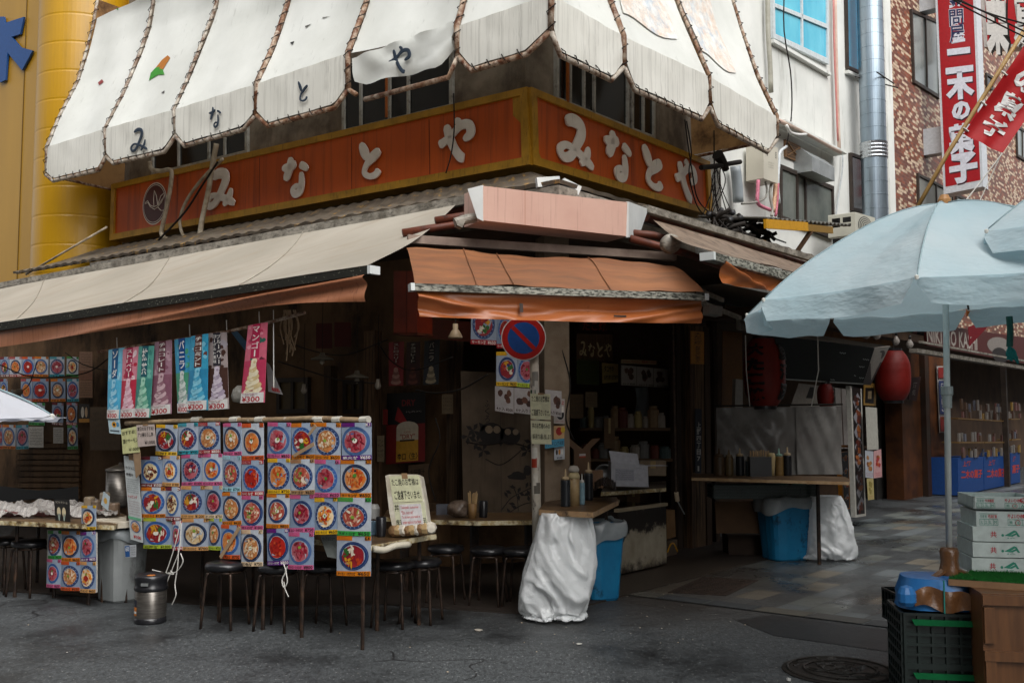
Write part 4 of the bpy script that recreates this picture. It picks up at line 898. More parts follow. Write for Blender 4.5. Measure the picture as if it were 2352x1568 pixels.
BN = [('pale blue soda ice cream banner, leftmost of the row', ((50, 348), (180, 330), (140, 915), (40, 915)), '7cc4e0', '1a5a8a', ('9fd6ec', '4aa6d0'), 'ソーダ', 'Soda', '苏打水', ('58b6da', 'a8dcf0'), None),
 ('red and pink strawberry ice cream banner', ((168, 345), (297, 320), (270, 905), (150, 910)), 'd88a9a', 'a81c48', ('f0c8d4', 'd8a0b0'), 'ストロベリー', 'Strawberry', '草莓', ('c03048', 'f0d8dc', 'b8485c'), None),
 ('green matcha ice cream banner', ((298, 320), (425, 315), (390, 905), (262, 905)), '5aa496', '125a66', ('a8d8c0', '6aaa90'), '抹茶', 'Green Tea', '抹茶', ('3f8a80', '7ac0b0'), None),
 ('mauve chocolate ice cream banner with two lines of pinkish brown', ((430, 287), (570, 268), (566, 872), (395, 888)), 'a88090', '6a3442', ('d4b4ba', '9a707c'), 'チョコレート', 'Chocolate', '巧克力', ('8a5a6c', 'c4a0ac'), None),
 ('blue vanilla ice cream banner with green hills', ((590, 265), (725, 245), (718, 865), (620, 868)), '3f9ac0', '0f4a8a', ('d6ddd8', '9fb4ac'), 'バニラ', 'Vanilla', '香草', ('4a9a7a', '5ab0d0'), None),
 ('bright blue mint chocolate banner with brown centre band', ((728, 238), (868, 215), (862, 842), (692, 848)), '3aa0c4', '5a3028', ('8ad0e6', '4aa8cc'), 'チョコミント', 'Chocolate & Mint', '巧克力', ('2f8ab4', '6a3a30', '7ac4dc'), None),
 ('grey lilac blueberry yogurt banner', ((870, 215), (1020, 203), (1038, 833), (868, 846)), 'a89a98', '2e2a34', ('d8ccd8', 'b0a0b4'), 'ブルーベリー', 'Blueberry Yogurt', '蓝莓', ('4a3028', 'c8c0b8', 'a8a0a8'), 'ヨーグルト風味'),
 ('large pink mango ice cream banner, rightmost of the row', ((1195, 150), (1355, 123), (1330, 780), (1132, 788)), 'd86a80', 'b81c4c', ('f0e4c4', 'd8c08e'), 'マンゴー', 'Mango', '芒果', ('c03a5c', '2a6a5a', 'e89aa8', '6a2a38'), None)]
for i, (lab, pts, bg1, band, cone, jp, en, zh, ex, dbl) in enumerate(BN):
    banner(lab, Z5(pts), PL(2.86 + .012 * (i % 3)), bg1, band, cone, jp, en, zh, extra=ex, seed=i, dbl=dbl)
b = MB(); q = Qp(Z5(((45, 922), (140, 918), (152, 1040), (58, 1030))), PL(2.86)); card(b, q, pm('bcd4dc'), 2); ell(b, q, .5, .35, .2, .2, 1, pm('e0a020')); ell(b, q, .5, .35, .1, .1, 2, INK); ell(b, q, .8, .35, .13, .17, 1, pm('4a90c0')); rect(b, q, .1, .75, .9, .86, 1, pm('54606a')); tag(b.build('picture_card'), 'small pale card hanging under the soda banner', 'card')
for pts, lab, h in ((((1052, 200), (1100, 190), (1195, 300), (1175, 360)), 'blue strip banner turned sideways behind the mango banner', '5a8ab0'), (((1345, 450), (1370, 470), (1478, 716), (1360, 690)), 'twisted grey price sheet hanging behind the mango banner', '8f8d8c')):
    q = Q(*[hit(x, y, PL(2.7)) for x, y in Z5(pts)]); b = MB(); card(b, q, pm(h), 2)
    if 'price' in lab: txt(b, q, '¥300', .3, .8, .9, .95, 2, RED, .03)
    tag(b.build('loose_banner'), lab, 'banner')
r = thing('banner_rail', hit(500, 770, PL(2.83)), 'thin rusty rail hung on strings under the awning edge for the banners', 'rail')
b = MB(); b.tube([hit(x, y, PL(2.83)) for x, y in ((225, 808), (395, 782), (520, 762), (620, 740), (700, 718))], .012, m_rust); b.build('bar', r)
for x, y0, y1 in ((268, 775, 798), (435, 745, 772), (520, 735, 762), (595, 715, 745), (628, 712, 890)):
    b = MB(); b.tube([hit(x, y0, PL(2.83)), hit(x + 1, y1, PL(2.83))], .004, m_ropeW, 4); b.build('string', r)
b = MB()
for j in range(14):
    x = 660 + rng.uniform(-10, 20); b.tube(crv([hit(x, 712, PL(2.6)), hit(x + rng.uniform(-14, 14), 750, PL(2.6)), hit(x + rng.uniform(-8, 14), rng.uniform(770, 830), PL(2.6))], 5), .005, pm('9a8468', .8), 4)
tag(b.build('string_tuft'), 'frayed tuft of strings and dry stalks under the awning right of the mango banner', 'strings')
b = MB(); b.lathe(hit(550, 925, PL(2.7)), [(0, 0), (.05, .01), (.065, .05), (.05, .1), (.02, .13)], mat('clear_plastic', 'a8a69e', 'd8d6ce', 20, rough=.15, trans=.4), 12); tag(b.build('plastic_cup', smooth=True), 'crumpled clear plastic cup hanging under the mango banner', 'cup')
# ------------------------------------------------------------------ stools
m_blk = mat('black_vinyl', '17171a', '222225', 12, rough=.28, spec=.6); m_leg = mat('dark_steel_leg', '2b2522', '4a3a30', 20, rough=.35, metal=.5)
def make_stool(p, label):
    r = thing('stool', p, label, 'stool', GS); x, y = p.x, p.y
    b = MB(); b.lathe((x, y, .4), [(0, 0), (.13, 0), (.145, .012), (.148, .03), (.138, .048), (.1, .056), (0, .058)], m_blk, 28); b.build('seat', r, smooth=True)
    b = MB(); b.tube([V((x + .115 * math.cos(i * math.pi / 10), y + .115 * math.sin(i * math.pi / 10), .385)) for i in range(21)], .008, m_leg, 6); b.build('ring', r, smooth=True)
    for a in (.5, 2.07, 3.64, 5.21):
        c, s = math.cos(a), math.sin(a); b = MB()
        b.tube(crv([(x + .07 * c, y + .07 * s, .393), (x + .12 * c, y + .12 * s, .38), (x + .14 * c, y + .14 * s, .33), (x + .17 * c, y + .17 * s, 0)], 5), .0105, m_leg, 8); b.build('leg', r, smooth=True)
    return r
GS = 'round black stools around the counters'; st0 = None
for px, py, lab in ((905, 1288, 'black stool in front of the small table with the foam notice board'), (968, 1282, 'black stool just right of the front table leg, half under it'), (1024, 1252, 'leftmost black stool tucked under the rear counter'),
                    (1122, 1256, 'black stool in the middle under the rear counter'), (1196, 1258, 'black stool under the rear counter next to the white bag'), (70, 1240, 'black stool at the left table edge, right one of the pair'), (12, 1235, 'black stool at the left table edge, cut by the picture border'),
                    (520, 1290, 'black stool in the shade under the posters, left one'), (640, 1294, 'black stool in the shade under the posters, behind the knotted cord'), (745, 1292, 'black stool in the shade under the posters near the lowest poster')):
    p = hit(px, py, PZ(.45)); p.z = .0
    if st0 is None: st0 = make_stool(p, lab)
    else: dup(st0, p, lab)
# ------------------------------------------------------------------ tables
m_tab = mat('table_top', '6b5236', '4d3a26', 6, rough=.4, dirt=('2a1c10', 4, .55, .75, (1, 1, 1))); m_edge = mat('taped_edge', 'a58e5e', 'c9bfa0', 26, .42, .58, rough=.5, dirt=('4a3620', 9, .5, .62, (1, 1, 1)))
def table(label, pts, z, legs, th=.035, name='table', mt=None, me_=None, lr=.014):
    tp = [p if isinstance(p, V) else g(p[0], p[1], z) for p in pts]
    r = thing(name, sum((V((p.x, p.y, 0)) for p in tp), V()) / len(tp), label, 'table'); b = MB()
    b.prism([V((p.x, p.y, z)) for p in tp], Z * -th, mt or m_tab, me_ or m_edge); b.build('table_top', r, bevel=.006)
    for p in legs:
        p = p if isinstance(p, V) else g(*p); b = MB(); b.tube([V((p.x, p.y, 0)), V((p.x, p.y, z - th))], lr, m_legr, 8); b.build('leg', r)
    return r
zf = .655; A = g(852, 1252, zf); B = g(1003, 1226, zf); dirl = uL
table('low front table with a taped edge holding the foam notice board', [A, B + V((-.05, -.05, 0)), B, B + uL * .05 + V((0, .03, 0)), B + uL * 2.3, A + uL * 2.3], zf, [(866, 1448), (962, 1434), A + uL * 2.0 + V((.1, .15, 0)), B + uL * 2.0])
b = MB(); p0 = A + V((.02, -.01, -.02)); b.tube(crv([p0, p0 + V((.06, .06, -.015)), p0 + V((.12, .14, 0)), p0 + V((.2, .26, -.005))], 6), .022, pm('c9c2b0'), 7); tag(b.build('crumpled_wrap', smooth=True), 'crumpled white tape wrap on the edge of the front table', 'wrap')
zr = .66; pts = [g(x, y, zr) for x, y in ((880, 1186), (985, 1193), (1100, 1196), (1230, 1194), (1232, 1176), (1100, 1176), (990, 1174), (890, 1170))]
rc_ = table('long rear counter with a patterned edge behind the stools', pts, zr, [g(1090, 1180, zr), g(930, 1178, zr), g(1215, 1180, zr)], name='counter', lr=.04)
b = MB(); p = g(1015, 1300); b.box(hit(985, 1330, PL(-.02)) * V((1, 1, 0)), uM * 2.0, nM * -.05, Z * .62, m_wallbr); b.build('panel', rc_)
zl = .64; pts = [g(-120, 1190, zl), g(262, 1206, zl), g(300, 1186, zl), g(250, 1166, zl), g(-60, 1160, zl)]
table('low left table with plastic wrapped goods and a yellow edge', pts, zl, [g(40, 1190, zl), g(240, 1196, zl), g(90, 1172, zl)])
m_plas = mat('clear_wrap', 'b8b2ac', 'd8d4d0', 30, rough=.12, trans=.25, bump=.6, bs=60)
b = MB(); r_ = random.Random(5)
b.grid(lambda s, v: g(-60 + 330 * s, 1192 - 30 * v, zl) + Z * (.01 + .06 * abs(math.sin(9 * s + 4 * v)) * abs(math.sin(6 * v + 17 * s)) + .02 * r_.random()), 60, 8, m_plas); tag(b.build('plastic_wrap'), 'sheet of clear plastic wrap bundled over pinkish packs on the left table', 'plastic wrap')
b = MB()
for i in range(7): p = g(-10 + 38 * i, 1180 + 4 * (i % 2), zl); b = MB(); b.cbox(p + Z * .018, .16, .12, .03, pm(('8a5a58', '6a4444', '9a7470')[i % 3]), uL); tag(b.build('meat_pack'), 'reddish pack in a row under clear wrap on the left table', 'pack', 'reddish packs under clear wrap on the left table')
pass
b = MB(); b.grid(lambda s, v: hit(-80 + 260 * s, 1120 + 30 * v, PL(.9)) + Z * .03 * math.sin(7 * s + 3 * v), 14, 4, pm('2a2624')); tag(b.build('dark_cover'), 'dark plastic cover behind the left table', 'cover')
# foam notice board
p = [(885, 1092), (965, 1090), (985, 1222), (905, 1228)]; fp = (g(945, 1236, zf), V((-.25, -.95, .12)).normalized()); fp = (fp[0], fp[1]); q = Qp(p, fp)
r = thing('foam_board', q.p(.5, 1), 'standing white foam board wrapped in brown tape with handwritten notices on the front table', 'notice board')
b = MB(); b.prism([q.p(0, 0), q.p(.12, -.02), q.p(.9, -.01), q.p(1, .03), q.p(1.02, .5), q.p(1, 1), q.p(.0, 1), q.p(-.04, .6)], -q.n * .07, mat('dirty_foam', 'd6d0c2', 'b9ae9a', 9, rough=.8, bump=.4, bs=40)); b.build('slab', r, bevel=.01)
b = MB(); s_ = Qs(q, .12, .01, .97, .46); card(b, s_, pm('d2d2ae'), -6)
txt(b, s_, 'たこ焼のお客様は', .05, .1, .95, .38, 7, INK, .01); txt(b, s_, 'ご遠慮下さいませ。', .08, .56, .98, .9, 7, INK, .01); rect(b, s_, .42, -.1, .62, .12, 7.5, pm('9c7c5a')); b.build('upper_notice', r)
b = MB(); s_ = Qs(q, .12, .475, 1.0, .93); card(b, s_, pm('cfcfb0'), -4); txt(b, s_, '丼の', .02, .05, .3, .3, 5, INK, .01); txt(b, s_, '席利', .0, .6, .25, .85, 5, INK, .01); txt(b, s_, '用', .84, .6, .98, .85, 5, INK); b.build('lower_notice', r)
b = MB(); s_ = Qs(q, .28, .5, .9, .87); card(b, s_, pm('d4d0d0'), -9)
for i, t_ in enumerate(('Takoyaki customer', '"Do not sit"', 'To sit here you need to', 'order seafood rice bowl')): txt(b, s_, t_, .06, .08 + i * .22, .9 if i != 1 else .62, .24 + i * .22, 10, pm('c03a34'), .005)
b.build('pink_lettered_note', r)
b = MB(); r_ = random.Random(2)
for i in range(9):
    c = q.p(-.02 + i * .13, 1, 0) + Z * .03 - q.n * .02; b.lathe(c, [(0, -.035), (.03, -.03), (.045, 0), (.035, .03), (0, .04)], pm(('8a6a48', 'b09468', 'd0c8b8')[i % 3], .6), 8, ax=V((r_.uniform(-1, 1), r_.uniform(-1, 1), r_.uniform(-.4, .4))))
b.build('taped_base', r)
def lathe_thing(name, px, zz, prof, m, label, cat, group=None, n=18, lid=None, scale=1):
    p = px if isinstance(px, V) else g(px[0], px[1], zz); b = MB(); b.lathe(p, [(a * scale, h * scale) for a, h in prof], m, n); o = b.build(name, None, True); tag(o, label, cat, group)
    if lid:
        for nm, pr, mm in lid:
            b = MB(); b.lathe(p, [(a * scale, h * scale) for a, h in pr], mm, n); b.build(nm, o, True, loc=V((0, 0, 0)))
    return o
CUP = [(0, 0), (.032, 0), (.034, .01), (.036, .13), (.033, .135), (.03, .12), (0, .03)]
lathe_thing('cup', (875, 1232), zf, CUP, m_blk, 'black cup on the front table left of the foam board', 'cup')
lathe_thing('cup', (1110, 1188), zr, CUP, m_blk, 'black cup beside the chopsticks on the rear counter', 'cup')
def chopsticks(p, label, n=22, h=.12, rad=.033, m_hold=None):
    o = lathe_thing('chopstick_holder', p, None, [(0, 0), (rad, 0), (rad + .003, h), (rad - .003, h), (rad - .004, .02), (0, .02)], m_hold or pm('8a6a42'), label, 'chopsticks'); b = MB(); r_ = random.Random(n)
    for i in range(n):
        a, d = r_.uniform(0, 6.28), r_.uniform(0, rad * .7); c = V(p) + V((math.cos(a) * d, math.sin(a) * d, 0)); b.bar(c + Z * .02, c + Z * (h + r_.uniform(.06, .1)) + V((math.cos(a) * .02, math.sin(a) * .02, 0)), .007, .006, pm('c0a070'), V((1, 0, 0)))
    b.build('chopstick', o); tag(o.children[-1], kind='stuff') if False else None
    return o
chopsticks(g(1085, 1190, zr), 'bunch of wooden chopsticks in a holder on the rear counter')
def lump(name, c, rx, ry, rz, m, label, cat, seed=1, amp=.25, parent=None):
    b = MB(); r_ = random.Random(seed); ph = [r_.uniform(0, 6) for _ in range(6)]
    def fn(s, v):
        a, e = s * 2 * math.pi, (v - .5) * math.pi; k = 1 + amp * (math.sin(3 * a + ph[0] + 4 * e) * .4 + math.sin(5 * a + ph[1] - 3 * e) * .3 + math.sin(9 * a + ph[2] + 7 * e) * .2)
        return V(c) + V((rx * math.cos(e) * math.cos(a) * k, ry * math.cos(e) * math.sin(a) * k, rz * (1 + math.sin(e)) * (.9 + .1 * k)))
    b.grid(fn, 28, 12, m); o = b.build(name, parent, True)
    return tag(o, label, cat) if label else o
lump('plastic_bag', g(1055, 1188, zr), .1, .08, .07, mat('clear_bag', '8a7a6c', '5e4e42', 22, rough=.15, trans=.2), 'knotted clear plastic bag with rubbish on the rear counter', 'bag', 3)
b = MB(); b.cbox(g(1030, 1180, zr) + Z * .04, .2, .12, .08, pm('6a6e78')); tag(b.build('cutlery_box', bevel=.008), 'grey box on the rear counter left of the knotted bag', 'box')
b = MB(); b.cbox(g(852, 1228, zf) + Z * .05, .1, .08, .09, pm('5a7488')); tag(b.build('napkin_box', bevel=.006), 'blue grey napkin box at the right end of the poster board', 'box'); b = MB(); b.lathe(g(858, 1222, zf), [(0, .1), (.04, .1), (.045, .17), (.03, .2), (0, .2)], pm('a8a8a4'), 12); tag(b.build('napkin_roll'), 'pale grey roll behind the blue grey napkin box', 'roll')
# left table goods
m_steel = mat('brushed_steel', '8f8a84', '6f6a64', 10, .3, .7, (1, 1, 9), rough=.32, metal=.85)
p = g(215, 1172, zl) + V((.1, .35, 0))
o = lathe_thing('steel_pot', p, None, [(0, 0), (.125, 0), (.13, .03), (.13, .33), (.0, .33)], m_steel, 'large steel pot with a lid on the left table', 'pot', lid=(('lid', [(0, .334), (.138, .334), (.135, .35), (.05, .385), (.025, .39), (.02, .41), (0, .41)], m_steel),))
for i, (x, y, h, s, lab) in enumerate(((205, 1176, '8a7a64', .12, 'small tan jar in front of the steel pot'), (222, 1178, '6a5a4a', .1, 'small dark jar in front of the steel pot'), (240, 1170, '9a8a74', .14, 'upright tan carton in front of the steel pot'), (262, 1180, '8a7460', .08, 'low tan tub at the right end of the left table'))):
    b = MB(); c = g(x, y, zl); b.lathe(c, [(0, 0), (.045, 0), (.048, s), (.04, s + .015), (0, s + .015)], pm(h), 12 if i != 2 else 4); tag(b.build('jar'), lab, 'jar')
q = Qp([(238, 1128), (252, 1140), (248, 1172), (232, 1158)], PL(2.7)); b = MB(); card(b, q, pm('b8c8d0'), 2); ell(b, q, .5, .5, .25, .2, 1, pm('d0a040')); tag(b.build('picture_card'), 'small tilted card leaning by the steel pot', 'card')
q = Qp([(124, 1146), (158, 1148), (160, 1216), (128, 1213)], PL(3.13)); b = MB(); card(b, q, pm('1d1c1c'), 8)
for u in (.3, .65): ell(b, q, u, .42, .13, .16, 1, pm('d8cba8')); poly(b, q, [(u - .1, .48), (u + .1, .48), (u + .03, .72), (u - .03, .72)], 1, pm('9fb0a8'))
rect(b, q, .05, .78, .95, .9, 1, pm('c8921c')); txt(b, q, 'ソフトクリーム', .1, .05, .9, .14, 1, pm('d8d0c0')); tag(b.build('menu_stand'), 'small black standing menu with two soft ice creams on the left table', 'menu')
# grey bin
def bin_(label, c, ax, w0, w1, h, mt, name='bin', depth=1, ribs=True):
    r = thing(name, c, label, 'bin'); ay = Z.cross(ax); b = MB(); N = 36
    def ring(w, z, inner=1):
        o = []
        for i in range(N):
            a = i * 2 * math.pi / N; cx, sy = math.cos(a), math.sin(a); k = (abs(cx) ** 5 + abs(sy) ** 5) ** (-1 / 5)
            rb = 1 + (.018 if ribs and i % 6 == 1 else 0); o.append(c + ax * cx * k * w / 2 * rb + ay * sy * k * w / 2 * depth * rb + Z * z)
        return o
    rs = [ring(w0 * .9, 0), ring(w0, .02), ring(w1, h * .93), ring(w1 * 1.06, h * .93), ring(w1 * 1.07, h), ring(w1 * .98, h), ring(w0 * .93, .05)]
    b.add([p for q in rs for p in q], [[i * N + j, i * N + (j + 1) % N, (i + 1) * N + (j + 1) % N, (i + 1) * N + j] for i in range(6) for j in range(N)] + [list(range(N))[::-1], [6 * N + j for j in range(N)]], mt)
    b.build('body', r, smooth=False); return r, ax, ay
gb = g(277, 1377)
m_gbin = mat('grey_plastic', '8c9090', '7a7e7e', 3, rough=.5, dirt=('3a3835', 4, .52, .72, (1, 1, .6)))
r, ax, ay = bin_('grey dustbin with a torn foam lid and clear bag, right of the low poster board', gb, uL * -1, .28, .335, .55, m_gbin)
t = NT('white_bag'); nb_ = t.bump(t.math('ABSOLUTE', t.math('SUBTRACT', t.noise(9, detail=3), .5)), .4, .04); t.bsdf(lin('f0f3f4'), .2, 0, .7, nb_, .25)
mx_ = t.n('MixShader'); tr_ = t.n('BsdfTransparent'); prev_ = t.out.inputs[0].links[0].from_socket; mx_.inputs[0].default_value = .13; t.l(prev_, mx_.inputs[1]); t.l(tr_.outputs[0], mx_.inputs[2]); t.l(mx_.outputs[0], t.out.inputs[0]); m_bag = t.m; m_bagg = mat('grey_bag', '9aa2a6', 'b4babc', 5, rough=.2, trans=.3, spec=.6)
def liner(c, ax, ay, w, z, drop, m, r, seed, depth=1):
    b = MB(); r_ = random.Random(seed); ph = [r_.uniform(0, 6) for _ in range(8)]
    def fn(s, v):
        a = s * 2 * math.pi; cx, sy = math.cos(a), math.sin(a); k = (abs(cx) ** 4 + abs(sy) ** 4) ** -.25
        f = .5 * math.sin(7 * a + ph[0]) + .35 * math.sin(11 * a + ph[1] + 5 * v) + .3 * abs(math.sin(4 * a + ph[2] + 3 * v))
        if v < .3: ww = w * (.88 + .35 * v); zz = z + .02 * math.sin(5 * a + ph[3]) + .035 * (1 - abs(v - .3) / .3) + .015 * f
        else: ww = w * (1.03 + .06 * math.sin((v - .3) * 4) + .025 * f); zz = z + .03 - (v - .3) / .7 * drop * (1 + .28 * math.sin(2 * a + ph[4]) + .12 * math.sin(5 * a + ph[5]))
        return c + ax * cx * k * ww / 2 + ay * sy * k * ww / 2 * depth + Z * zz
    b.grid(fn, 60, 10, m); b.build('bin_liner', r, smooth=True)
liner(gb, ax, ay, .35, .55, .1, m_bagg, r, 4)
b = MB(); c = gb + Z * .6; b.prism([c + ax * x * .2 + ay * y * .2 for x, y in ((-1.1, -.9), (-.4, -1.0), (.5, -.9), (1.05, -1.0), (1.1, .5), (.9, 1.0), (-1.0, .9))], Z * .045, mat('dirty_foam_lid', 'c4bcac', 'a89c88', 9, rough=.8, bump=.4, bs=40)); b.build('foam_lid', r, bevel=.01)
q = Qp([(286, 1252), (312, 1250), (312, 1278), (288, 1280)], (gb + nL * .19, nL)); b = MB(); card(b, q, pm('b8bcc0'), 3); rect(b, q, .02, .05, .45, .95, 1, pm('2a5a96')); txt(b, q, '60', .08, .1, .4, .5, 2, pm('d8dce0'), .03); scrawl(b, q, .52, .1, .95, .9, 2, INK, 4, rng); b.build('label', r)
# keg
kc = g(345, 1428); r = thing('keg', kc, 'steel beer keg with a black rubber top standing on the road', 'keg')
b = MB(); b.lathe(kc, [(0, .02), (.1, .02), (.108, .035), (.11, .05), (.11, .225), (.105, .232), (0, .232)], m_steel, 30); b.build('body', r, smooth=True)
b = MB(); b.lathe(kc, [(0, 0), (.108, 0), (.112, .01), (.112, .04), (.1, .045)], m_blk, 30); b.build('base_ring', r, smooth=True)
b = MB(); b.lathe(kc, [(.106, .228), (.116, .235), (.118, .255), (.112, .262), (.112, .3), (.117, .31), (.117, .335), (.1, .345), (.085, .33), (0, .325)], m_blk, 30); b.build('rubber_top', r, smooth=True)
b = MB(); b.lathe(kc + V((.005, -.02, 0)), [(0, .325), (.03, .325), (.03, .338), (0, .34)], pm('c87a3a'), 16); b.build('bung', r)
b = MB(); b.box(kc + V((-.03, -.121, .275)), V((.05, 0, 0)), V((0, .008, 0)), V((0, 0, .02)), m_alu); b.build('handle_slot', r)
b = MB(); 
for z0, z1, h in ((.06, .12, 'd07a2a'), (.12, .17, '2a2c38'), (.075, .09, 'd8d8d4')):
    a0 = 3.55; rr_ = .1115 if z1 > .1 else .1122; b.add([kc + V((math.cos(a0 + j * .12) * rr_, math.sin(a0 + j * .12) * rr_, z)) for z in (z0, z1) for j in range(5)], [[j, j + 1, j + 6, j + 5] for j in range(4)], pm(h))
b.build('sticker', r)
# vertical strip menu and handwritten notices at the left end of the board
LB = PL(2.9)
o, q = notice('long narrow side menu strip hanging left of the poster board', [(284, 1046), (317, 1050), (328, 1246), (300, 1238)], LB, 'c2c8c8', (('サイドメニュー', .08, .12, .92, .16), ('味噌汁', .1, .2, .6, .24)), bold=.02, name='side_menu'); b = MB()
scrawl(b, q, .1, .26, .9, .44, 3, INKB, 7, rng); txt(b, q, 'トッピング', .1, .46, .8, .5, 3, RED, .02); scrawl(b, q, .1, .52, .9, .7, 3, pm('8a4a54'), 6, rng); rect(b, q, 0, .72, 1, .75, 3, pm('6ab08a')); bowl(b, q, .5, .83, .4, .07, 'pale', 'b', rng); txt(b, q, '¥100', .3, .93, .9, .97, 3, RED, .03); b.build('print', o)
notice('yellow handwritten notice hanging left of the poster board', [(278, 986), (316, 978), (321, 1038), (282, 1042)], PL(2.94), 'cfcf96', (('おすすめ!', .06, .1, .85, .26), ('漬けサーモン', .06, .42, .96, .6), ('¥1000', .4, .8, .95, .92)), tape=False)
notice('pale pink handwritten notice at the left end of the pole', [(313, 976), (354, 974), (359, 1022), (317, 1026)], PL(2.95), 'c4b4ac', (('本日のおすすめ!', .06, .08, .96, .28), ('アメ横ちらし丼', .06, .36, .9, .56), ('¥1000', .4, .76, .96, .92)))
notice('blank brown card tucked between the notices and the posters', [(305, 1038), (322, 1034), (324, 1086), (312, 1098)], PL(2.935), '9a7f62', (), tape=False)
notice('grey sheet of small print hanging below the short poster column', [(735, 1230), (773, 1226), (772, 1282), (752, 1278)], PL(2.8), '8f9490', (('サイドメニュー', .1, .08, .9, .25),), tape=False)
# ------------------------------------------------------------------ interior signs and decorations
q = Qp([(889, 903), (977, 900), (976, 1059), (886, 1066)], PL(.02)); b = MB(); card(b, q, pm('16151a'), 4); rect(b, q, 0, .45, 1, 1, .6, pm('7c1c1c')); poly(b, q, [(.22, .38), (.3, .2), (.36, .24), (.55, .42), (.75, .46), (.6, .48), (.45, .46)], 1, pm('a8262c'))
ell(b, q, .55, .5, .28, .09, 1.2, pm('d2c8b4')); rect(b, q, .27, .5, .83, .98, 1.4, pm('c8952f')); rect(b, q, .27, .5, .83, .68, 1.6, pm('ccc0aa')); rect(b, q, .36, .67, .74, .695, 2, pm('3a2a22'))
txt(b, q, 'DRY', .4, .1, .75, .19, 1, pm('8a1c22'), .02); txt(b, q, 'SUPER', .46, .55, .64, .575, 2.2, pm('a8564a')); txt(b, q, '"DRY"', .37, .59, .75, .66, 2.2, pm('9a2a24'), .01); txt(b, q, '辛口〈生〉', .3, .86, .82, .96, 2.2, INK, .02); scrawl(b, q, .5, .25, .9, .3, 1, pm('a8a29c'), 1, rng)
tag(b.build('beer_poster'), 'black and red poster with a glass of draught beer on the inner wall', 'poster')
notice('faint handwritten sheet below the beer poster', [(938, 1068), (985, 1064), (985, 1110), (938, 1114)], PL(.03), '5e4a36', (('お味噌汁', .1, .2, .8, .6),), tape=False)
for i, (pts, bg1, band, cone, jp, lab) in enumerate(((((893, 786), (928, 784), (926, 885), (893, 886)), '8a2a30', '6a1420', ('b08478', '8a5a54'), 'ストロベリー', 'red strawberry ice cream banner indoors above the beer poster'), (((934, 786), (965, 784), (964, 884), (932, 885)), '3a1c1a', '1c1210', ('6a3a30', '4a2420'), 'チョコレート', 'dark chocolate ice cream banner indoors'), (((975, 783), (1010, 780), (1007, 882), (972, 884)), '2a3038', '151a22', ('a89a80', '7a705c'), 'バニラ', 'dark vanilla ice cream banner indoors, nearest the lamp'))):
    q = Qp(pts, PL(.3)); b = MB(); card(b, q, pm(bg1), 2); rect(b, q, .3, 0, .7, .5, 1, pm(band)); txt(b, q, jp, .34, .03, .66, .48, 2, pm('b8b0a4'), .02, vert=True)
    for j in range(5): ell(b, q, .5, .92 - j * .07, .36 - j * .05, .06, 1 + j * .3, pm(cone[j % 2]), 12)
    tag(b.build('ice_cream_banner'), lab, 'banner', 'ice cream banners inside the shop')
r = thing('awning_box_end', hit(928, 770, PL(1.0)), 'tall red end of an awning box with an orange lower end under the eave', 'awning box')  # end of an awning box, built as a plain red hanging box
q = Qd(904, 622, 958, 768, PL(1.0)); b = MB(); b.prism([q.p(0, 0), q.p(1, 0), q.p(1, 1), q.p(0, 1)], -q.n * .2, mat('red_box', '7a2a16', '5e1e10', 4, rough=.4)); rect(b, q, .55, .0, .58, 1, 2, pm('4a160c')); b.build('box', r)
b = MB(); b.prism([q.p(-.02, .97), q.p(1.02, .97), q.p(1.02, 1.01), q.p(-.02, 1.01)], -q.n * .2, m_orst); b.build('lower_trim', r)
b = MB(); b.bar(hit(960, 752, PL(.4)), hit(1110, 765, PL(.4)), .2, .18, mat('red_beam', '5e2412', '45180c', 4, rough=.5)); tag(b.build('red_beam'), 'dark red beam under the orange awning behind the lamp', 'beam')
c = hit(1046, 777, PY(8.2)); r = thing('lamp', c, 'unlit hanging lamp with a cream cone shade under the orange awning', 'lamp')
b = MB(); b.lathe(c, [(.0, .015), (.055, .0), (.06, .012), (.035, .06), (.022, .075), (.022, .12), (0, .12)], pm('b09a7c'), 20); b.build('shade', r, smooth=True)
b = MB(); b.tube([c + Z * .12, c + Z * .35], .005, m_rope, 5); b.build('cord', r)
for x, y, lab in ((868, 895, 'unlit bulb in a wire hanging lamp inside, left of the beer poster'), (698, 905, 'unlit glass bulb hanging before the kitchen window')):
    c = hit(x, y, PL(.8)); b = MB(); b.lathe(c, [(0, 0), (.02, .01), (.032, .035), (.02, .065), (.016, .1), (0, .1)], mat('bulb_glass', 'a8a094', '8a8276', 9, rough=.15), 12); b.tube([c + Z * .1, c + Z * .7], .004, m_rope, 4); tag(b.build('bulb', smooth=True), lab, 'bulb')
r = thing('lamp', hit(45, 896, PL(1.2)), 'white clip lamp in front of the dim posters at the left', 'lamp'); c = hit(32, 905, PL(1.2)); d_ = V((-.6, -.7, -.4)).normalized()
b = MB(); b.lathe(c, [(0, .1), (.035, .1), (.05, .02), (.065, 0), (.06, -.005), (0, 0)], pm('b8b2a8'), 16, ax=-d_); b.build('head', r, smooth=True); b = MB(); b.tube(crv([c - d_ * .1, c - d_ * .2 + Z * .05, c - d_ * .3 + Z * .3], 5), .006, m_rope, 5); b.build('cord', r)
for k, pts in enumerate((((0, 838), (60, 862), (120, 866), (200, 855), (260, 815)), ((640, 830), (720, 855), (780, 872), (860, 880)), ((955, 895), (1000, 902), (1060, 893), (1120, 860)))):
    cable('cable', pts, PL(1.1), .007, m_rope, ('slack dark wire strung before the dim posters', 'slack wire across the opening right of the banners', 'slack pale wire near the beer poster')[k])
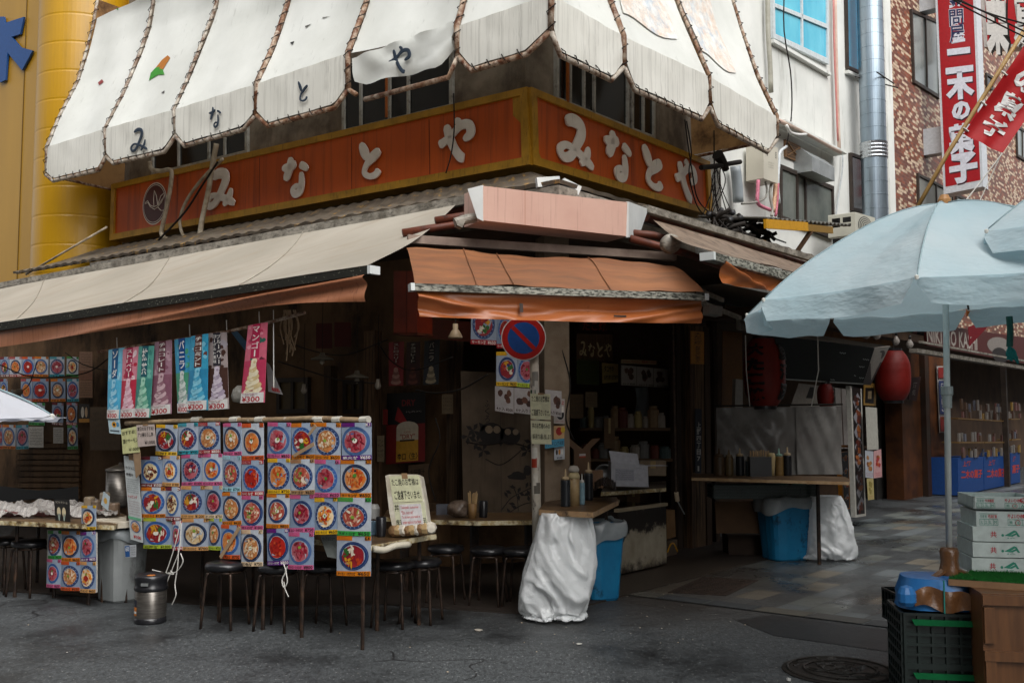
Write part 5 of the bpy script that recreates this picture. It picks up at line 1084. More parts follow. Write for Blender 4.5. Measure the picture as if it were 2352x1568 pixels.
# owl panel: brush-painted plant and birds on boards
q = Qp([(1058, 852), (1240, 858), (1240, 1176), (1064, 1178)], PY(9.15)); r = thing('painted_panel', q.p(.5, 1), 'tall wooden boards with an ink painting of two owls behind the rear counter', 'panel')
b = MB(); b.prism([q.p(0, 0), q.p(1, 0), q.p(1, 1), q.p(0, 1)], -q.n * .03, mat('worn_board', '5e5040', '4a3d2f', 3, rough=.8, dirt=('3a2c20', 2, .5, .75, (5, 5, .5)))); rect(b, q, .495, 0, .502, 1, 1, pm('35281d')); b.build('board', r)
b = MB(); ik = pm('221e1c', .8); r_ = random.Random(9)
def vine(pts, w=.004): b.tube([q.p(x, y, 2) for x, y in [(p.x, p.y) for p in crv([(x, y, 0) for x, y in pts], 6)]], w, ik, 4)
def leaf(x, y, a, L=.07): poly(b, q, [(x, y), (x + math.cos(a - .4) * L * .6 , y + math.sin(a - .4) * L * .36), (x + math.cos(a) * L, y + math.sin(a) * L * .55), (x + math.cos(a + .4) * L * .6, y + math.sin(a + .4) * L * .36)], 2 + r_.random(), ik)
vine(((.05, .5), (.3, .52), (.6, .5), (.95, .55)), .006); vine(((.3, .62), (.5, .66), (.75, .56), (.8, .5)))
for cx, cy, s in ((.38, .44, .16), (.62, .455, .13)):
    ell(b, q, cx, cy, s, s * .5, 3, ik, 18); ell(b, q, cx - .03, cy - .03, s * .32, s * .18, 4, pm('7c6a54'), 10); ell(b, q, cx + .07, cy - .03, s * .3, s * .17, 4, pm('7c6a54'), 10); poly(b, q, [(cx - s, cy - s * .5), (cx - s * .4, cy - s * .35), (cx - s * .8, cy - .01)], 3, ik)
for x, y in ((.08, .46), (.15, .42), (.2, .5), (.9, .5), (.96, .44), (.84, .56), (.5, .47), (.27, .56)): 
    for a in (0, 1.5, 3, 4.5): leaf(x, y, a + r_.random(), .11)
ell(b, q, .72, .74, .12, .03, 3, ik, 12, .2, r_); ell(b, q, .84, .7, .06, .035, 3.3, ik, 10, .2, r_)
vine(((.5, .98), (.62, .9), (.75, .86), (.98, .8))); vine(((.6, 1.0), (.75, .95), (.88, .93), (1.0, .94))); vine(((.72, .99), (.7, .88), (.64, .8)))
for i in range(16): leaf(r_.uniform(.55, .95), r_.uniform(.8, .97), r_.uniform(0, 6), .09)
for i, ch in enumerate('ふくろう'): txt(b, q, ch, .3, .2 + i * .055, .36, .25 + i * .055, 2, ik)
b.build('ink_painting', r)
# posters near the no-parking sign
pz = PY(8.75)
for i, (x0, y0, x1, y1, hue, kind, lab) in enumerate(((1083, 700, 1142, 792, 'red', 'mix', 'hanging bowl poster with a red strip, left of the no parking sign'), (1141, 716, 1178, 800, 'red', 'ikura', 'bowl poster half hidden behind the left rim of the no parking sign'), (1140, 808, 1188, 886, 'yellow', 'mix', 'yellow strip bowl poster under the no parking sign, left one'), (1189, 812, 1232, 890, 'lime', 'tuna', 'lime strip bowl poster under the no parking sign, right one'))):
    poster(lab, x0, y0, x1, y1, pz, hue, kind, 'bl'[i % 2], 'サーモン丼', '¥650', 'K%d' % i, 700 + i, 'posters hanging behind the no parking sign', tilt=-1)
for i, (x0, x1, s, lab) in enumerate(((1137, 1180, '4ヶ入 ¥300', 'price poster of four octopus balls left of the white pole'), (1181, 1236, '6ヶ入り ¥400', 'price poster of six octopus balls behind the white pole'), (1252, 1290, '8ヶ入り ¥500', 'price poster of eight octopus balls right of the white pole'))):
    q = Qp([(x0, 886 + i * 4), (x1, 890 + i * 4), (x1, 950 + i * 4), (x0, 943 + i * 4)], PY(8.72)); b = MB(); card(b, q, pm('a8a2a0'), 2); r_ = random.Random(i)
    for j in range(4 + 2 * i): ell(b, q, .2 + .6 * r_.random(), .2 + .4 * r_.random(), .13, .13, 1 + .1 * j, pm(r_.choice(('4a2c20', '5e3a2a', '3a221a'))), 9, .15, r_)
    txt(b, q, s, .08, .8, .95, .95, 1, pm('3a241a'), .02); tag(b.build('price_poster'), lab, 'poster', 'octopus ball price posters by the pole')
b = MB(); q = Qp([(1272, 914), (1297, 916), (1297, 973), (1272, 972)], PY(8.9)); card(b, q, pm('b5aca4'), 2); ell(b, q, .6, .62, .35, .22, 1, pm('1c1a1c')); ell(b, q, .6, .62, .12, .08, 2, pm('d0ccc4')); rect(b, q, .5, .3, .9, .55, 1.5, pm('d8d2c8')); txt(b, q, '禁止', .45, .05, .95, .24, 1, RED, .02); scrawl(b, q, .1, .86, .95, .97, 1, RED, 2, rng); tag(b.build('pillar_notice'), 'white notice with a black round mark on the plaster pillar', 'notice')
b = MB(); q = Qp([(1272, 978), (1297, 977), (1296, 1010), (1272, 1008)], PY(8.9)); card(b, q, pm('c8a070'), 2); ell(b, q, .5, .4, .3, .3, 1, pm('a82a24')); ell(b, q, .85, .3, .2, .2, 1.5, pm('c8a82a')); tag(b.build('pillar_poster'), 'small tan poster with a red drink mark on the plaster pillar', 'poster')
b = MB(); q = Qp([(1252, 1012), (1296, 1006), (1296, 1024), (1252, 1030)], PY(8.88)); card(b, q, pm('4a96b4'), 2); txt(b, q, 'ソフトドリンク ¥100', .04, .2, .96, .82, 1, INKB, .02); tag(b.build('pillar_price_slip'), 'blue price slip reading 100 yen on the plaster pillar', 'price slip')
b = MB(); q = Qp([(1273, 1028), (1297, 1024), (1297, 1054), (1273, 1056)], PY(8.9)); card(b, q, pm('b8bcc0'), 2)
for u, h in ((.25, '2a2420'), (.5, 'c0802a'), (.75, 'd8d8d4')): ell(b, q, u, .4, .1, .22, 1, pm(h))
txt(b, q, '¥100', .25, .78, .75, .92, 1, INK, .02); tag(b.build('pillar_picture'), 'small grey picture of three drinks on the plaster pillar', 'poster')
# takoyaki stall: counter, freezer, bottles
zc = .8; r = table('takoyaki counter with a worn top and taped edge above the hanging white bag', [(1237, 1170), (1362, 1176), (1421, 1148), (1416, 1141), (1300, 1143), (1252, 1152)], zc, [g(1395, 1151, zc) + V((0, .1, 0)), g(1262, 1165, zc) + V((.05, .15, 0))], name='stall_counter', th=.04, me_=mat('taped_wood_edge', '8a6a4a', 'a58a68', 12, rough=.6, dirt=('33241a', 6, .5, .62, (1, 1, 1))))
def bottle(px, py, z, label, h=.2, rad=.036, body='23262a', cap='b09a78', ribs=True, name='sauce_bottle', cat='bottle', sc=1):
    p = g(px, py, z); prof = [(0, 0), (rad * .95, 0)]
    for i in range(9): zz = .01 + i * h * .085; prof += [(rad, zz), (rad * (.95 if ribs else 1), zz + h * .04)]
    prof += [(rad, h * .8), (rad * .85, h * .84), (0, h * .84)]
    return lathe_thing(name, p, None, prof, pm(body, .35), label, cat, lid=(('cap', [(0, h * .84), (rad * .8, h * .84), (rad * .75, h * .93), (rad * .25, h * .95), (rad * .12, h * 1.18), (0, h * 1.18)], pm(cap)),))
bottle(1299, 1163, zc, 'ribbed black sauce bottle at the front left of the takoyaki counter', .24, .038)
bottle(1352, 1148, zc, 'ribbed black sauce bottle at the rear right of the takoyaki counter', .26, .038)
bottle(1337, 1158, zc, 'pale blue squeeze bottle between the black bottles', .2, .022, '7a98a4', 'c8c8c0', False)
lathe_thing('canister', (1318, 1160), zc, [(0, 0), (.045, 0), (.046, .2), (.042, .205), (0, .205)], mat('flaked_canister', '8a7250', 'a58e68', 20, rough=.4), 'straw coloured canister with a cream lid on the takoyaki counter', 'canister', lid=(('lid', [(0, .205), (.048, .205), (.048, .225), (.035, .25), (0, .255)], pm('b8a880')), ('clear_dome', [(.04, .255), (.044, .275), (.03, .3), (0, .305)], pm('b0aaa0', .2))))
fz = PR(.54); q = Qp([(1413, 1177), (1525, 1161), (1527, 1288), (1421, 1322)], fz); zt = q.p(0, 0).z
m_sootz = True
r = thing('chest_freezer', V((q.p(.5, 1).x, q.p(.5, 1).y, 0)), 'filthy pale chest freezer with grime along its upper front under the white carton', 'freezer')
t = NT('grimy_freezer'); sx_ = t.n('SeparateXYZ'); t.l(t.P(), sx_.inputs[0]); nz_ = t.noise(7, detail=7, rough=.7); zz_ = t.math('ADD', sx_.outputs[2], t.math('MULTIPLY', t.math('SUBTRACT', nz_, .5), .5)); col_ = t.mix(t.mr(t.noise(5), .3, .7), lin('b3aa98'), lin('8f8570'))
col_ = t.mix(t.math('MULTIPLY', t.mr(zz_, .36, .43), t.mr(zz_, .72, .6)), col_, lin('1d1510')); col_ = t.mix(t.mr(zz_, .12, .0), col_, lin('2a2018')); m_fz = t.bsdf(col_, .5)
b = MB(); t_ = uR * q.w; o_ = V((q.p(0, 1).x, q.p(0, 1).y, .03)); b.box(o_, t_, -nR * .6, Z * (zt - .03), m_fz); b.build('body', r, bevel=.012)
b = MB(); b.box(o_ + Z * (zt - .03) + nR * .01 - uR * .01, t_ + uR * .02, -nR * .05, Z * .03, pm('9a8c74')); b.box(o_ + Z * (zt - .03) - nR * .55, t_, -nR * .05, Z * .03, pm('9a8c74')); b.box(o_ + Z * (zt - .028) - nR * .04, t_, -nR * .51, Z * .012, m_glassd); b.build('lid', r)
b = MB(); b.prism([o_ + uR * x * q.w + nR * .004 + Z * z for x, z in ((0, .3), (.2, .28), (.55, .3), (.8, .36), (1, .38), (1, .5), (0, .48))], nR * .002, mat('soot_stain', '231a14', '3a2c22', 12, rough=.8)) if False else None
for j in range(5): b.box(o_ + Z * (zt - .1 - j * .001), uR * .01, nR * .003, Z * .01, m_rope) if False else None
zs = .76; sh = [hit(x, y, PZ(zs)) for x, y in ((1380, 1130), (1530, 1120), (1530, 1104), (1390, 1112))]
table('grey shelf behind the freezer carrying cartons', sh, zs, [sh[0] + V((.05, .1, 0)), sh[1] + V((-.05, .1, 0))], name='shelf', mt=pm('6a6056'))
def carton(name, pts, pl, depth, m, label, flaps=(), cat='box'):
    q = Qp(pts, pl); r = thing(name, q.p(.5, 1), label, cat); b = MB(); d = -q.n * depth
    b.prism([q.p(0, 0), q.p(1, 0), q.p(1, 1), q.p(0, 1)], d, m)
    if not flaps:
        bpy.data.objects.remove(r); r = tag(b.build(name), label, cat); return r, q
    b.build('body', r)
    for (a, e, off) in flaps:
        b = MB(); pa, pe = (q.p(*a) , q.p(*e)); o = V(off); b.prism([pa, pe, pe + o, pa + o], V((0, .004, .002)), m); b.build('flap', r)
    return r, q
m_card = mat('brown_card', '7c6048', '6b5240', 4, rough=.85)
r, q = carton('white_carton', [(1404, 1062), (1488, 1070), (1490, 1118), (1404, 1116)], PY(9.6), .3, pm('a8a9b0', .6), 'open white carton with printed lines on the shelf above the freezer', ((((0, 0)), (.78, .02), (-.02, .02, .11)), ((1, 0), (.8, 0), (.2, .05, -.0))))
b = MB(); rect(b, q, .1, .22, .62, .75, 1, pm('989aa2')); scrawl(b, q, .13, .26, .6, .72, 2, pm('4a4c58'), 5, rng); scrawl(b, q, .68, .1, .9, .2, 2, pm('4a4c58'), 1, rng); b.build('print', r)
r, q = carton('brown_carton', [(1318, 1032), (1356, 1030), (1358, 1088), (1320, 1090)], PY(9.9), .22, m_card, 'open brown carton with raised flaps behind the takoyaki counter', (((0, 0), (.5, 0), (-.12, 0, .1)), ((.5, 0), (1, 0), (.1, 0, .1))))
b = MB(); rect(b, q, .32, .18, .7, .34, 1, pm('c8c4c0')); rect(b, q, .32, .27, .7, .34, 1.6, pm('b04a34')); b.build('label', r)
carton('small_carton', [(1355, 1082), (1385, 1080), (1386, 1120), (1356, 1122)], PY(9.5), .15, m_card, 'small plain brown carton right of the open brown carton')
carton('leaning_carton', [(1531, 1172), (1550, 1170), (1552, 1232), (1532, 1238)], PR(.2), .15, mat('tan_card', '8a6844', '755635', 5, rough=.85), 'upright tan carton leaning at the right end of the freezer')
carton('leaning_carton', [(1530, 1245), (1556, 1238), (1554, 1300), (1530, 1306)], PR(.22), .15, mat('grey_card', '6a5a4a', '57493b', 5, rough=.85), 'grey taped carton on the ground at the right end of the freezer')
b = MB(); b.tube(crv([hit(x, y, PR(.3)) for x, y in ((1533, 1268), (1540, 1250), (1548, 1248), (1556, 1266))], 5), .008, pm('c8921c'), 6); tag(b.build('yellow_strap'), 'yellow strap over the grey carton at the freezer', 'strap')
b = MB(); c = hit(1390, 1090, PY(10)); b.lathe(c, [(.09, -.02), (.1, 0), (.11, .03), (.09, .03), (.085, .0), (0, 0)], m_alu, 24, ax=V((-.3, -1, 0))); tag(b.build('steel_bowl', smooth=True), 'round steel bowl standing on edge between the cartons', 'bowl')
b = MB(); b.grid(lambda s, v: g(1365 + 50 * s, 1128 - 20 * v, .9) + Z * (.05 * math.sin(s * 3.1) + .01 * math.sin(60 * s)), 30, 4, m_leg); tag(b.build('griddle_cover'), 'dark corrugated cover beside the sauce bottles', 'cover')
# interior signs
SI = PR(-.55)
def sign(name, pts, pl, h, label, cat, lines, ink, t=12, bold=.02, brd=None):
    q = Qp(pts, pl); b = MB(); card(b, q, h if not isinstance(h, str) else pm(h, .6), t)
    if brd: rect(b, q, .03, .06, .97, .94, 1, pm(brd))
    for s, u0, v0, u1, v1, *vv in lines: txt(b, q, s, u0, v0, u1, v1, 2.5, ink, bold, vert=bool(vv))
    return tag(b.build(name), label, cat), q
o, q = sign('wooden_sign', [(1325, 766), (1407, 768), (1407, 830), (1325, 828)], SI, m_wood, 'dark wooden sign with carved pale brush characters inside the stall', 'sign', (), INK)
b = MB()
for i, ch in enumerate('みなとや'): kana(b, q, ch, .07 + .23 * i, .3 + (.05 if i % 2 else 0), .26 + .23 * i, .82, 1, pm('c8b48a'), 5, .8)
b.build('lettering', o)
o, q = sign('red_script', [(1330, 736), (1400, 738), (1400, 762), (1330, 760)], SI, '241310', 'dark board with dull red characters above the wooden sign', 'sign', (('たこ焼', .1, .05, .9, .95),), pm('8a2418'))
o, q = sign('green_board', [(1326, 824), (1376, 824), (1376, 884), (1325, 882)], SI, '3a4418', 'dark green handwritten menu board inside the stall', 'menu board', (), INK); b = MB(); scrawl(b, q, .05, .05, .9, .95, 2, pm('22280f'), 5, rng); b.build('writing', o)
sign('paper_notice', [(1384, 833), (1420, 836), (1420, 877), (1385, 880)], SI, 'b09a62', 'yellowed notice with black katakana beside the green board', 'notice', (('タコヤキ', .08, .12, .7, .45), ('お持ち帰り出来ます', .06, .6, .96, .85)), INK)
o, q = sign('picture_sign', [(1428, 838), (1535, 848), (1535, 890), (1428, 884)], (SI[0] + nR * .3, nR), '9a938c', 'three pictures of octopus balls with prices in a row inside the stall', 'sign', (('4ヶ入 ¥300', .02, .86, .27, .98), ('6ヶ入り ¥400', .36, .87, .66, .99), ('8ヶ入り ¥500', .74, .88, .99, 1.0)), INK); b = MB(); r_ = random.Random(4)
for cu in (.14, .49, .83):
    for j in range(7): ell(b, q, cu + r_.uniform(-.08, .08), .42 + r_.uniform(-.2, .2), .045, .15, 1.5 + .1 * j, pm(r_.choice(('3f271c', '54352a', '2f1d16'))), 9, .15, r_)
for u in (.3, .66): rect(b, q, u, 0, u + .008, 1, 2, INK)
b.build('picture', o)
sign('paper_slip', [(1428, 825), (1508, 828), (1508, 837), (1428, 834)], (SI[0] + nR * .3, nR), 'a08c6c', 'narrow slip reading Octopus Dumplings above the three pictures', 'sign', (('Octopus Dumplings 章魚燒 타코야키', .02, .15, .98, .85),), pm('8a3a24'))
sign('orange_notice', [(1588, 760), (1617, 762), (1617, 836), (1588, 835)], PR(.45), 'b0762a', 'narrow orange handwritten notice hanging under the right end of the awning', 'notice', (('大だこ焼', .2, .03, .8, .4, 1), ('お待たせしません', .3, .45, .7, .97, 1)), pm('3a2410'))
sign('red_board', [(1478, 855), (1612, 880), (1612, 910), (1478, 884)], PR(-.3), '3a120e', 'dull red board with dark lettering over the stall opening', 'sign', (('たこ焼', .5, .2, .95, .8),), pm('6a1c14'))
o, q = sign('drink_poster', [(1440, 905), (1466, 905), (1466, 1000), (1440, 1000)], PR(-1.0), '8a6a48', 'narrow poster of a drink bottle on the stall post', 'poster', (('¥200', .1, .88, .9, .96),), INK); b = MB(); rect(b, q, .4, .5, .7, .82, 1, pm('2a4058')); rect(b, q, .1, .04, .9, .4, 1, pm('a8a09a')); ell(b, q, .5, .3, .3, .08, 2, INK); b.build('picture', o)
b = MB(); q = Qp([(1458, 890), (1488, 888), (1498, 960), (1456, 966)], PR(-.7)); b.grid(lambda s, v: q.p(s, v) + nR * (.05 * math.sin(math.pi * s) + .012 * math.sin(11 * s + 5 * v)) + uR * .03 * math.sin(3 * v) , 14, 12, m_bagg); tag(b.build('plastic_bag', smooth=True), 'bunch of pale plastic bags hanging inside the stall', 'bags')
b = MB(); pw = hit(1600, 1180, PR(.05)); 
for i, (dx, w, h) in enumerate(((0, .2, '7a5f42'), (-.16, .1, '5f4630'), (.19, .12, '4f3a28'))): b.cbox(V((pw.x, pw.y, 1.25)) + uR * dx, w, .12, 2.5, mat('post_wood_%d' % i, h, '3c2b1c', 6, .4, .6, (9, 9, .4), rough=.75, dirt=('1a120b', 3, .58, .68, (4, 4, .3))), uR)
tag(b.build('wooden_post'), 'weathered wooden post with the dark address plate', 'post')
pp = (pw + nR * .085, nR); sign('address_plate', [(1597, 938), (1612, 939), (1611, 1088), (1597, 1087)], pp, '141a2c', 'narrow navy street address plate on the wooden post', 'plate', (('上野四丁目7', .2, .2, .85, .82, 1), ('1', .35, .88, .6, .96)), pm('b8b8b4'), 3)
for i, (x0, x1, h) in enumerate(((1548, 1562, '3a2c20'), (1568, 1580, '4f3d2b'), (1632, 1650, '4a382a'))):
    b = MB(); p = hit((x0 + x1) / 2, 1200, PR(0)); b.cbox(V((p.x, p.y, 1.4)), .09, .09, 2.8, mat('slat_%d' % i, h, '241a12', 6, .4, .6, (9, 9, .4), rough=.8), uR); tag(b.build('timber_post'), ('dark slim upright just right of the freezer', 'brown slim upright left of the address plate post', 'slim upright between the address plate post and the grey sheet')[i], 'post')
b = MB(); b.tube([hit(1546, 742, PR(.8)), hit(1553, 1130, PR(.8))], .012, m_leg, 8); b.tube([hit(1553, 1130, PR(.8)), hit(1556, 1150, PR(.8))], .022, pm('b0a088'), 8); b.tube([hit(1556, 1150, PR(.8)), hit(1572, 1180, PR(.8))], .006, m_alu, 6); tag(b.build('awning_crank'), 'long thin awning crank rod hanging in front of the stall', 'rod')
from mathutils import noise as NZ
# ------------------------------------------------------------------ bags and blue bins
m_blue = mat('blue_bin', '1f7fae', '1a6f9c', 4, rough=.4, dirt=('0c1c26', 7, .55, .68, (1, 1, .8)))
bb = g(1380, 1374) ; bb = V((bb.x, bb.y, 0))
r, ax, ay = bin_('scuffed blue rubbish bin behind the large hanging white bag', bb, uM, .25, .33, .6, m_blue); liner(bb, ax, ay, .36, .6, .16, m_bagg, r, 8)
def bag(label, levels, depth, m, seed, y0, cat='bag', grow=.09, frames=16):
    """a plastic bag: a tube cut to the outline in the photo, then let to slacken and crumple as cloth"""
    r_ = random.Random(seed); pl = PY(y0); L = [(hit(xl, py, pl), hit(xr, py, pl)) for py, xl, xr in levels]; n = len(L) - 1; NU, NV = 104, 72; b = MB()
    from mathutils import noise as NZ
    def fn(s, v):
        t = v * n; i = min(n - 1, int(t)); f = t - i; a, c = L[i][0].lerp(L[i + 1][0], f), L[i][1].lerp(L[i + 1][1], f)
        mid, hw = (a + c) / 2, (c - a).length / 2; an = s * 2 * math.pi; cx, sy = math.cos(an), math.sin(an); k = (abs(cx) ** 3 + abs(sy) ** 3) ** (-1 / 3)
        dd = depth * (.3 + .7 * math.sin(math.pi * min(1, .16 + v * .7))); p = mid + V((cx * k * hw * .97, sy * k * dd + dd * .15, 0)); p.z = max(p.z, .012)
        X = cx * hw / .33; Y = (p.z - .4) / .4; wx = NZ.noise(V((X * .9, Y * .9, seed))) * .7; wy = NZ.noise(V((X * .9 + 5, Y * .9, seed))) * .7; q = 0
        for sc_, ax_, A in ((.9, .75, .045), (1.1, -.55, .04), (1.7, .35, .025), (2.1, -1.0, .02)):
            u_ = (X + wx) * math.cos(ax_) + (Y + wy) * math.sin(ax_); v_ = -(X + wx) * math.sin(ax_) + (Y + wy) * math.cos(ax_)
            q += A * (max(0, 1 - abs(NZ.noise(V((u_ * sc_ * .5, v_ * sc_ * 1.8, seed * 1.7 + sc_)))) * 3) - .2)
        fd = min(1, v * 5) * min(1, (1 - v) * 8)
        return p + V((cx * .3, sy, 0)) * q * fd + V((r_.uniform(-1, 1), r_.uniform(-1, 1), r_.uniform(-.3, .3))) * .002
    vs = [fn(i / NU, j / NV) for j in range(NV + 1) for i in range(NU)]
    b.add(vs, [[j * NU + i, j * NU + (i + 1) % NU, (j + 1) * NU + (i + 1) % NU, (j + 1) * NU + i] for j in range(NV) for i in range(NU)] + [[NV * NU + i for i in range(NU)]], m)
    o = b.build('rubbish_bag', smooth=True); pg = o.vertex_groups.new(name='pin'); pg.add(list(range(NU)), 1.0, 'REPLACE'); pg.add(list(range(NU, NU * 2)), .5, 'REPLACE')
    pg.add([NV * NU + i for i in range(NU)], .6, 'REPLACE')
    fl = MB(); fl.box((-30, -10, -.5), (60, 0, 0), (0, 40, 0), (0, 0, .505), m); f_ = fl.build('floor_for_bag'); f_.modifiers.new('c', 'COLLISION'); f_.collision.thickness_outer = .004
    d = o.modifiers.new('cloth', 'CLOTH'); cs_ = d.settings; cs_.quality = 6; cs_.mass = .12; cs_.tension_stiffness = cs_.compression_stiffness = 18; cs_.shear_stiffness = 12; cs_.bending_stiffness = .08; cs_.tension_damping = cs_.compression_damping = 12; cs_.air_damping = 3
    cs_.vertex_group_mass = 'pin'; cs_.pin_stiffness = 1; cs_.shrink_min = -grow; cs_.effector_weights.gravity = .5; d.collision_settings.use_self_collision = False; d.point_cache.frame_start = 1; d.point_cache.frame_end = frames
    for fr in range(1, frames + 1): S.frame_set(fr)
    dg = bpy.context.evaluated_depsgraph_get(); me = bpy.data.meshes.new_from_object(o.evaluated_get(dg)); o.modifiers.clear(); o.data = me; bpy.data.objects.remove(f_); S.frame_set(1)
    return tag(o, label, cat)
bag('large white plastic bag hanging from the takoyaki counter down to the ground', ((1176, 1241, 1358), (1200, 1236, 1366), (1240, 1230, 1368), (1290, 1212, 1364), (1330, 1200, 1352), (1380, 1190, 1344), (1410, 1194, 1342), (1418, 1206, 1338), (1421, 1240, 1320)), .15, m_bag, 11, 7.42)
p = g(1803, 1284); r, ax, ay = bin_('scuffed blue rubbish bin under the right hand table beside the white bag', p, uM, .4, .5, .62, m_blue, depth=.8); liner(p, ax, ay, .53, .62, .14, m_bagg, r, 13, .8)
bag('bulging white plastic bag standing behind the leg of the right hand table', ((1138, 1852, 1932), (1160, 1858, 1942), (1200, 1862, 1958), (1240, 1852, 1966), (1270, 1842, 1964), (1286, 1848, 1958), (1291, 1870, 1940)), .16, m_bag, 21, 10.4)
# ------------------------------------------------------------------ right-hand table
zt = .86; table('long right hand table with a pale wooden top, dark crate beneath', [g(1588, 1096, zt), g(1950, 1106, zt), g(1952, 1100, zt), g(1940, 1094, zt), g(1590, 1086, zt)], zt, [(1882, 1296), g(1860, 1098, zt) + V((-.1, .35, 0))], mt=mat('pale_top', '5e4a34', '4f3c28', 5, rough=.5), me_=mat('frayed_edge', '9a7a56', 'b59a78', 15, rough=.6), lr=.02, th=.03)
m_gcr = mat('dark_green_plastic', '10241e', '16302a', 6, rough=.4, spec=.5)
def crate(label, o, ax, ay, w, d, h, m, name='crate', rows=4, cols=7, band=None, cat='crate'):
    r = thing(name, o + ax * w / 2 + ay * d / 2, label, cat); b = MB()
    for (p0, e, L, nn) in ((o, ax, w, -ay), (o, ay, d, -ax), (o + ay * d, ax, w, ay), (o + ax * w, ay, d, ax)):
        b.prism([p0 + Z * 0, p0 + e * L, p0 + e * L + Z * h, p0 + Z * h], -nn * .012, m)
        for i in range(rows + 1): b.box(p0 + Z * (h * .96 * i / rows), e * L, nn * .012, Z * .014, m)
        for i in range(cols + 1): b.box(p0 + e * (L - .014) * i / cols, e * .014, nn * .011, Z * h, m)
    b.box(o, ax * w, ay * d, Z * .01, m)
    if not band:
        bpy.data.objects.remove(r); return tag(b.build(name), label, cat)
    b.build('shell', r)
    if band:
        b = MB(); b.prism([o - ay * .016 + ax * (w * .09) + Z * h * .9, o - ay * .016 + ax * (w * .92) + Z * h * .9, o - ay * .03 + ax * (w * .9) + Z * h * .8, o - ay * .03 + ax * (w * .12) + Z * h * .8], -ay * .008, band); b.build('handle_bar', r)
    return r
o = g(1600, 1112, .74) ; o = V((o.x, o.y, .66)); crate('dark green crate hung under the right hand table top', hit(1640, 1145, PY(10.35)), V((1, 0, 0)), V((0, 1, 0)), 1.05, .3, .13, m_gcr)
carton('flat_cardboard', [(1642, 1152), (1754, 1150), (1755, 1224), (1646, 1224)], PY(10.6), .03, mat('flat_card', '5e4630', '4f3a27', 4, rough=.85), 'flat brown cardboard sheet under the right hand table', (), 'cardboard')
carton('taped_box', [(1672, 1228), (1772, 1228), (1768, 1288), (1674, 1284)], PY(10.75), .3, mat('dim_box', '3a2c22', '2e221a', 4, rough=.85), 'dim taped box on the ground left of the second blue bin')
r = thing('plastic_screen', hit(1790, 1090, PY(10.95)), 'translucent grey plastic sheet screen standing on the right hand table', 'screen')
def screen(x0, x1, y0, y1, pl, m, ph):
    b = MB(); q = Qp([(x0, y0), (x1, y0 - 2), (x1 + 2, y1), (x0 + 3, y1)], pl)
    b.grid(lambda s, v: q.p(s, v) + q.n * (.012 * math.sin(5 * s + 7 * v + ph) + .018 * math.exp(-((s - .9 + .3 * v) / .08) ** 2) + .008 * math.sin(19 * s - 11 * v)), 40, 26, m); return b
m_scr = mat('grey_sheet', '8a8884', '6f6b68', 2.2, rough=.3, trans=.25, dirt=('55504c', 2, .5, .7, (1, 1, 1)))
b = screen(1645, 1832, 936, 1090, PY(10.9), m_scr, 0); b.build('left_sheet', r, smooth=True); b = screen(1828, 1932, 934, 1089, PY(10.86), m_scr, 2); b.build('right_sheet', r, smooth=True)
b = MB(); b.tube([hit(1640, 932, PY(10.9)), hit(1935, 928, PY(10.9))], .01, m_rope); b.build('top_wire', r)
for x, y1, x2 in ((1722, 770, 1712), (1864, 770, 1878)):
    b = MB(); b.tube([hit(x2, y1, PY(10.6)), hit(x2 + 2, 850, PY(10.6)), hit(x, 932, PY(10.85))], .006, m_ropeW, 5); b.build('string', r)
for i, (x, body, cap, h, rad, lab) in enumerate(((1652, '4a3a28', '4a3a28', .24, .06, 'wide brown canister at the left end of the right hand table'), (1675, '5a4a30', '6a5a40', .23, .045, 'bronze canister next to the wide brown one'), (1700, '1c1d20', 'b09a78', .24, .045, 'black sauce bottle left of the chopstick box'), (1717, '4a5a60', 'b0b0a8', .18, .022, 'slim grey squeeze bottle next to the chopstick box'), (1790, '7a6038', '8ab0a0', .24, .045, 'straw coloured canister with a pale green lid on the right hand table'), (1809, '1c1d20', 'b09a78', .25, .045, 'black sauce bottle at the right end of the row of bottles'))):
    bottle(x, 1092, zt, lab, h, rad, body, cap, i in (2, 5), 'sauce_bottle' if i in (2, 3, 5) else 'canister', 'bottle' if i in (2, 3, 5) else 'canister')
p = g(1745, 1093, zt); b = MB(); b.cbox(p + Z * .1, .22, .12, .2, m_blk); o = tag(b.build('chopstick_box'), 'black box packed with wooden chopsticks on the right hand table', 'chopsticks'); b = MB(); r_ = random.Random(3)
for i in range(24): c = p + V((-.1 + i * .0085, r_.uniform(-.04, .04), .18)); b.bar(c, c + Z * r_.uniform(.07, .09), .006, .006, pm('b8986a'), V((1, 0, 0)))
b.build('chopsticks', o)
lathe_thing('mayo_bottle', (1772, 1093), zt, [(0, 0), (.03, 0), (.035, .1), (.045, .2), (.035, .235), (0, .24)], pm('b8a478', .4), 'upside down cream squeeze bottle beside the chopstick box', 'bottle')
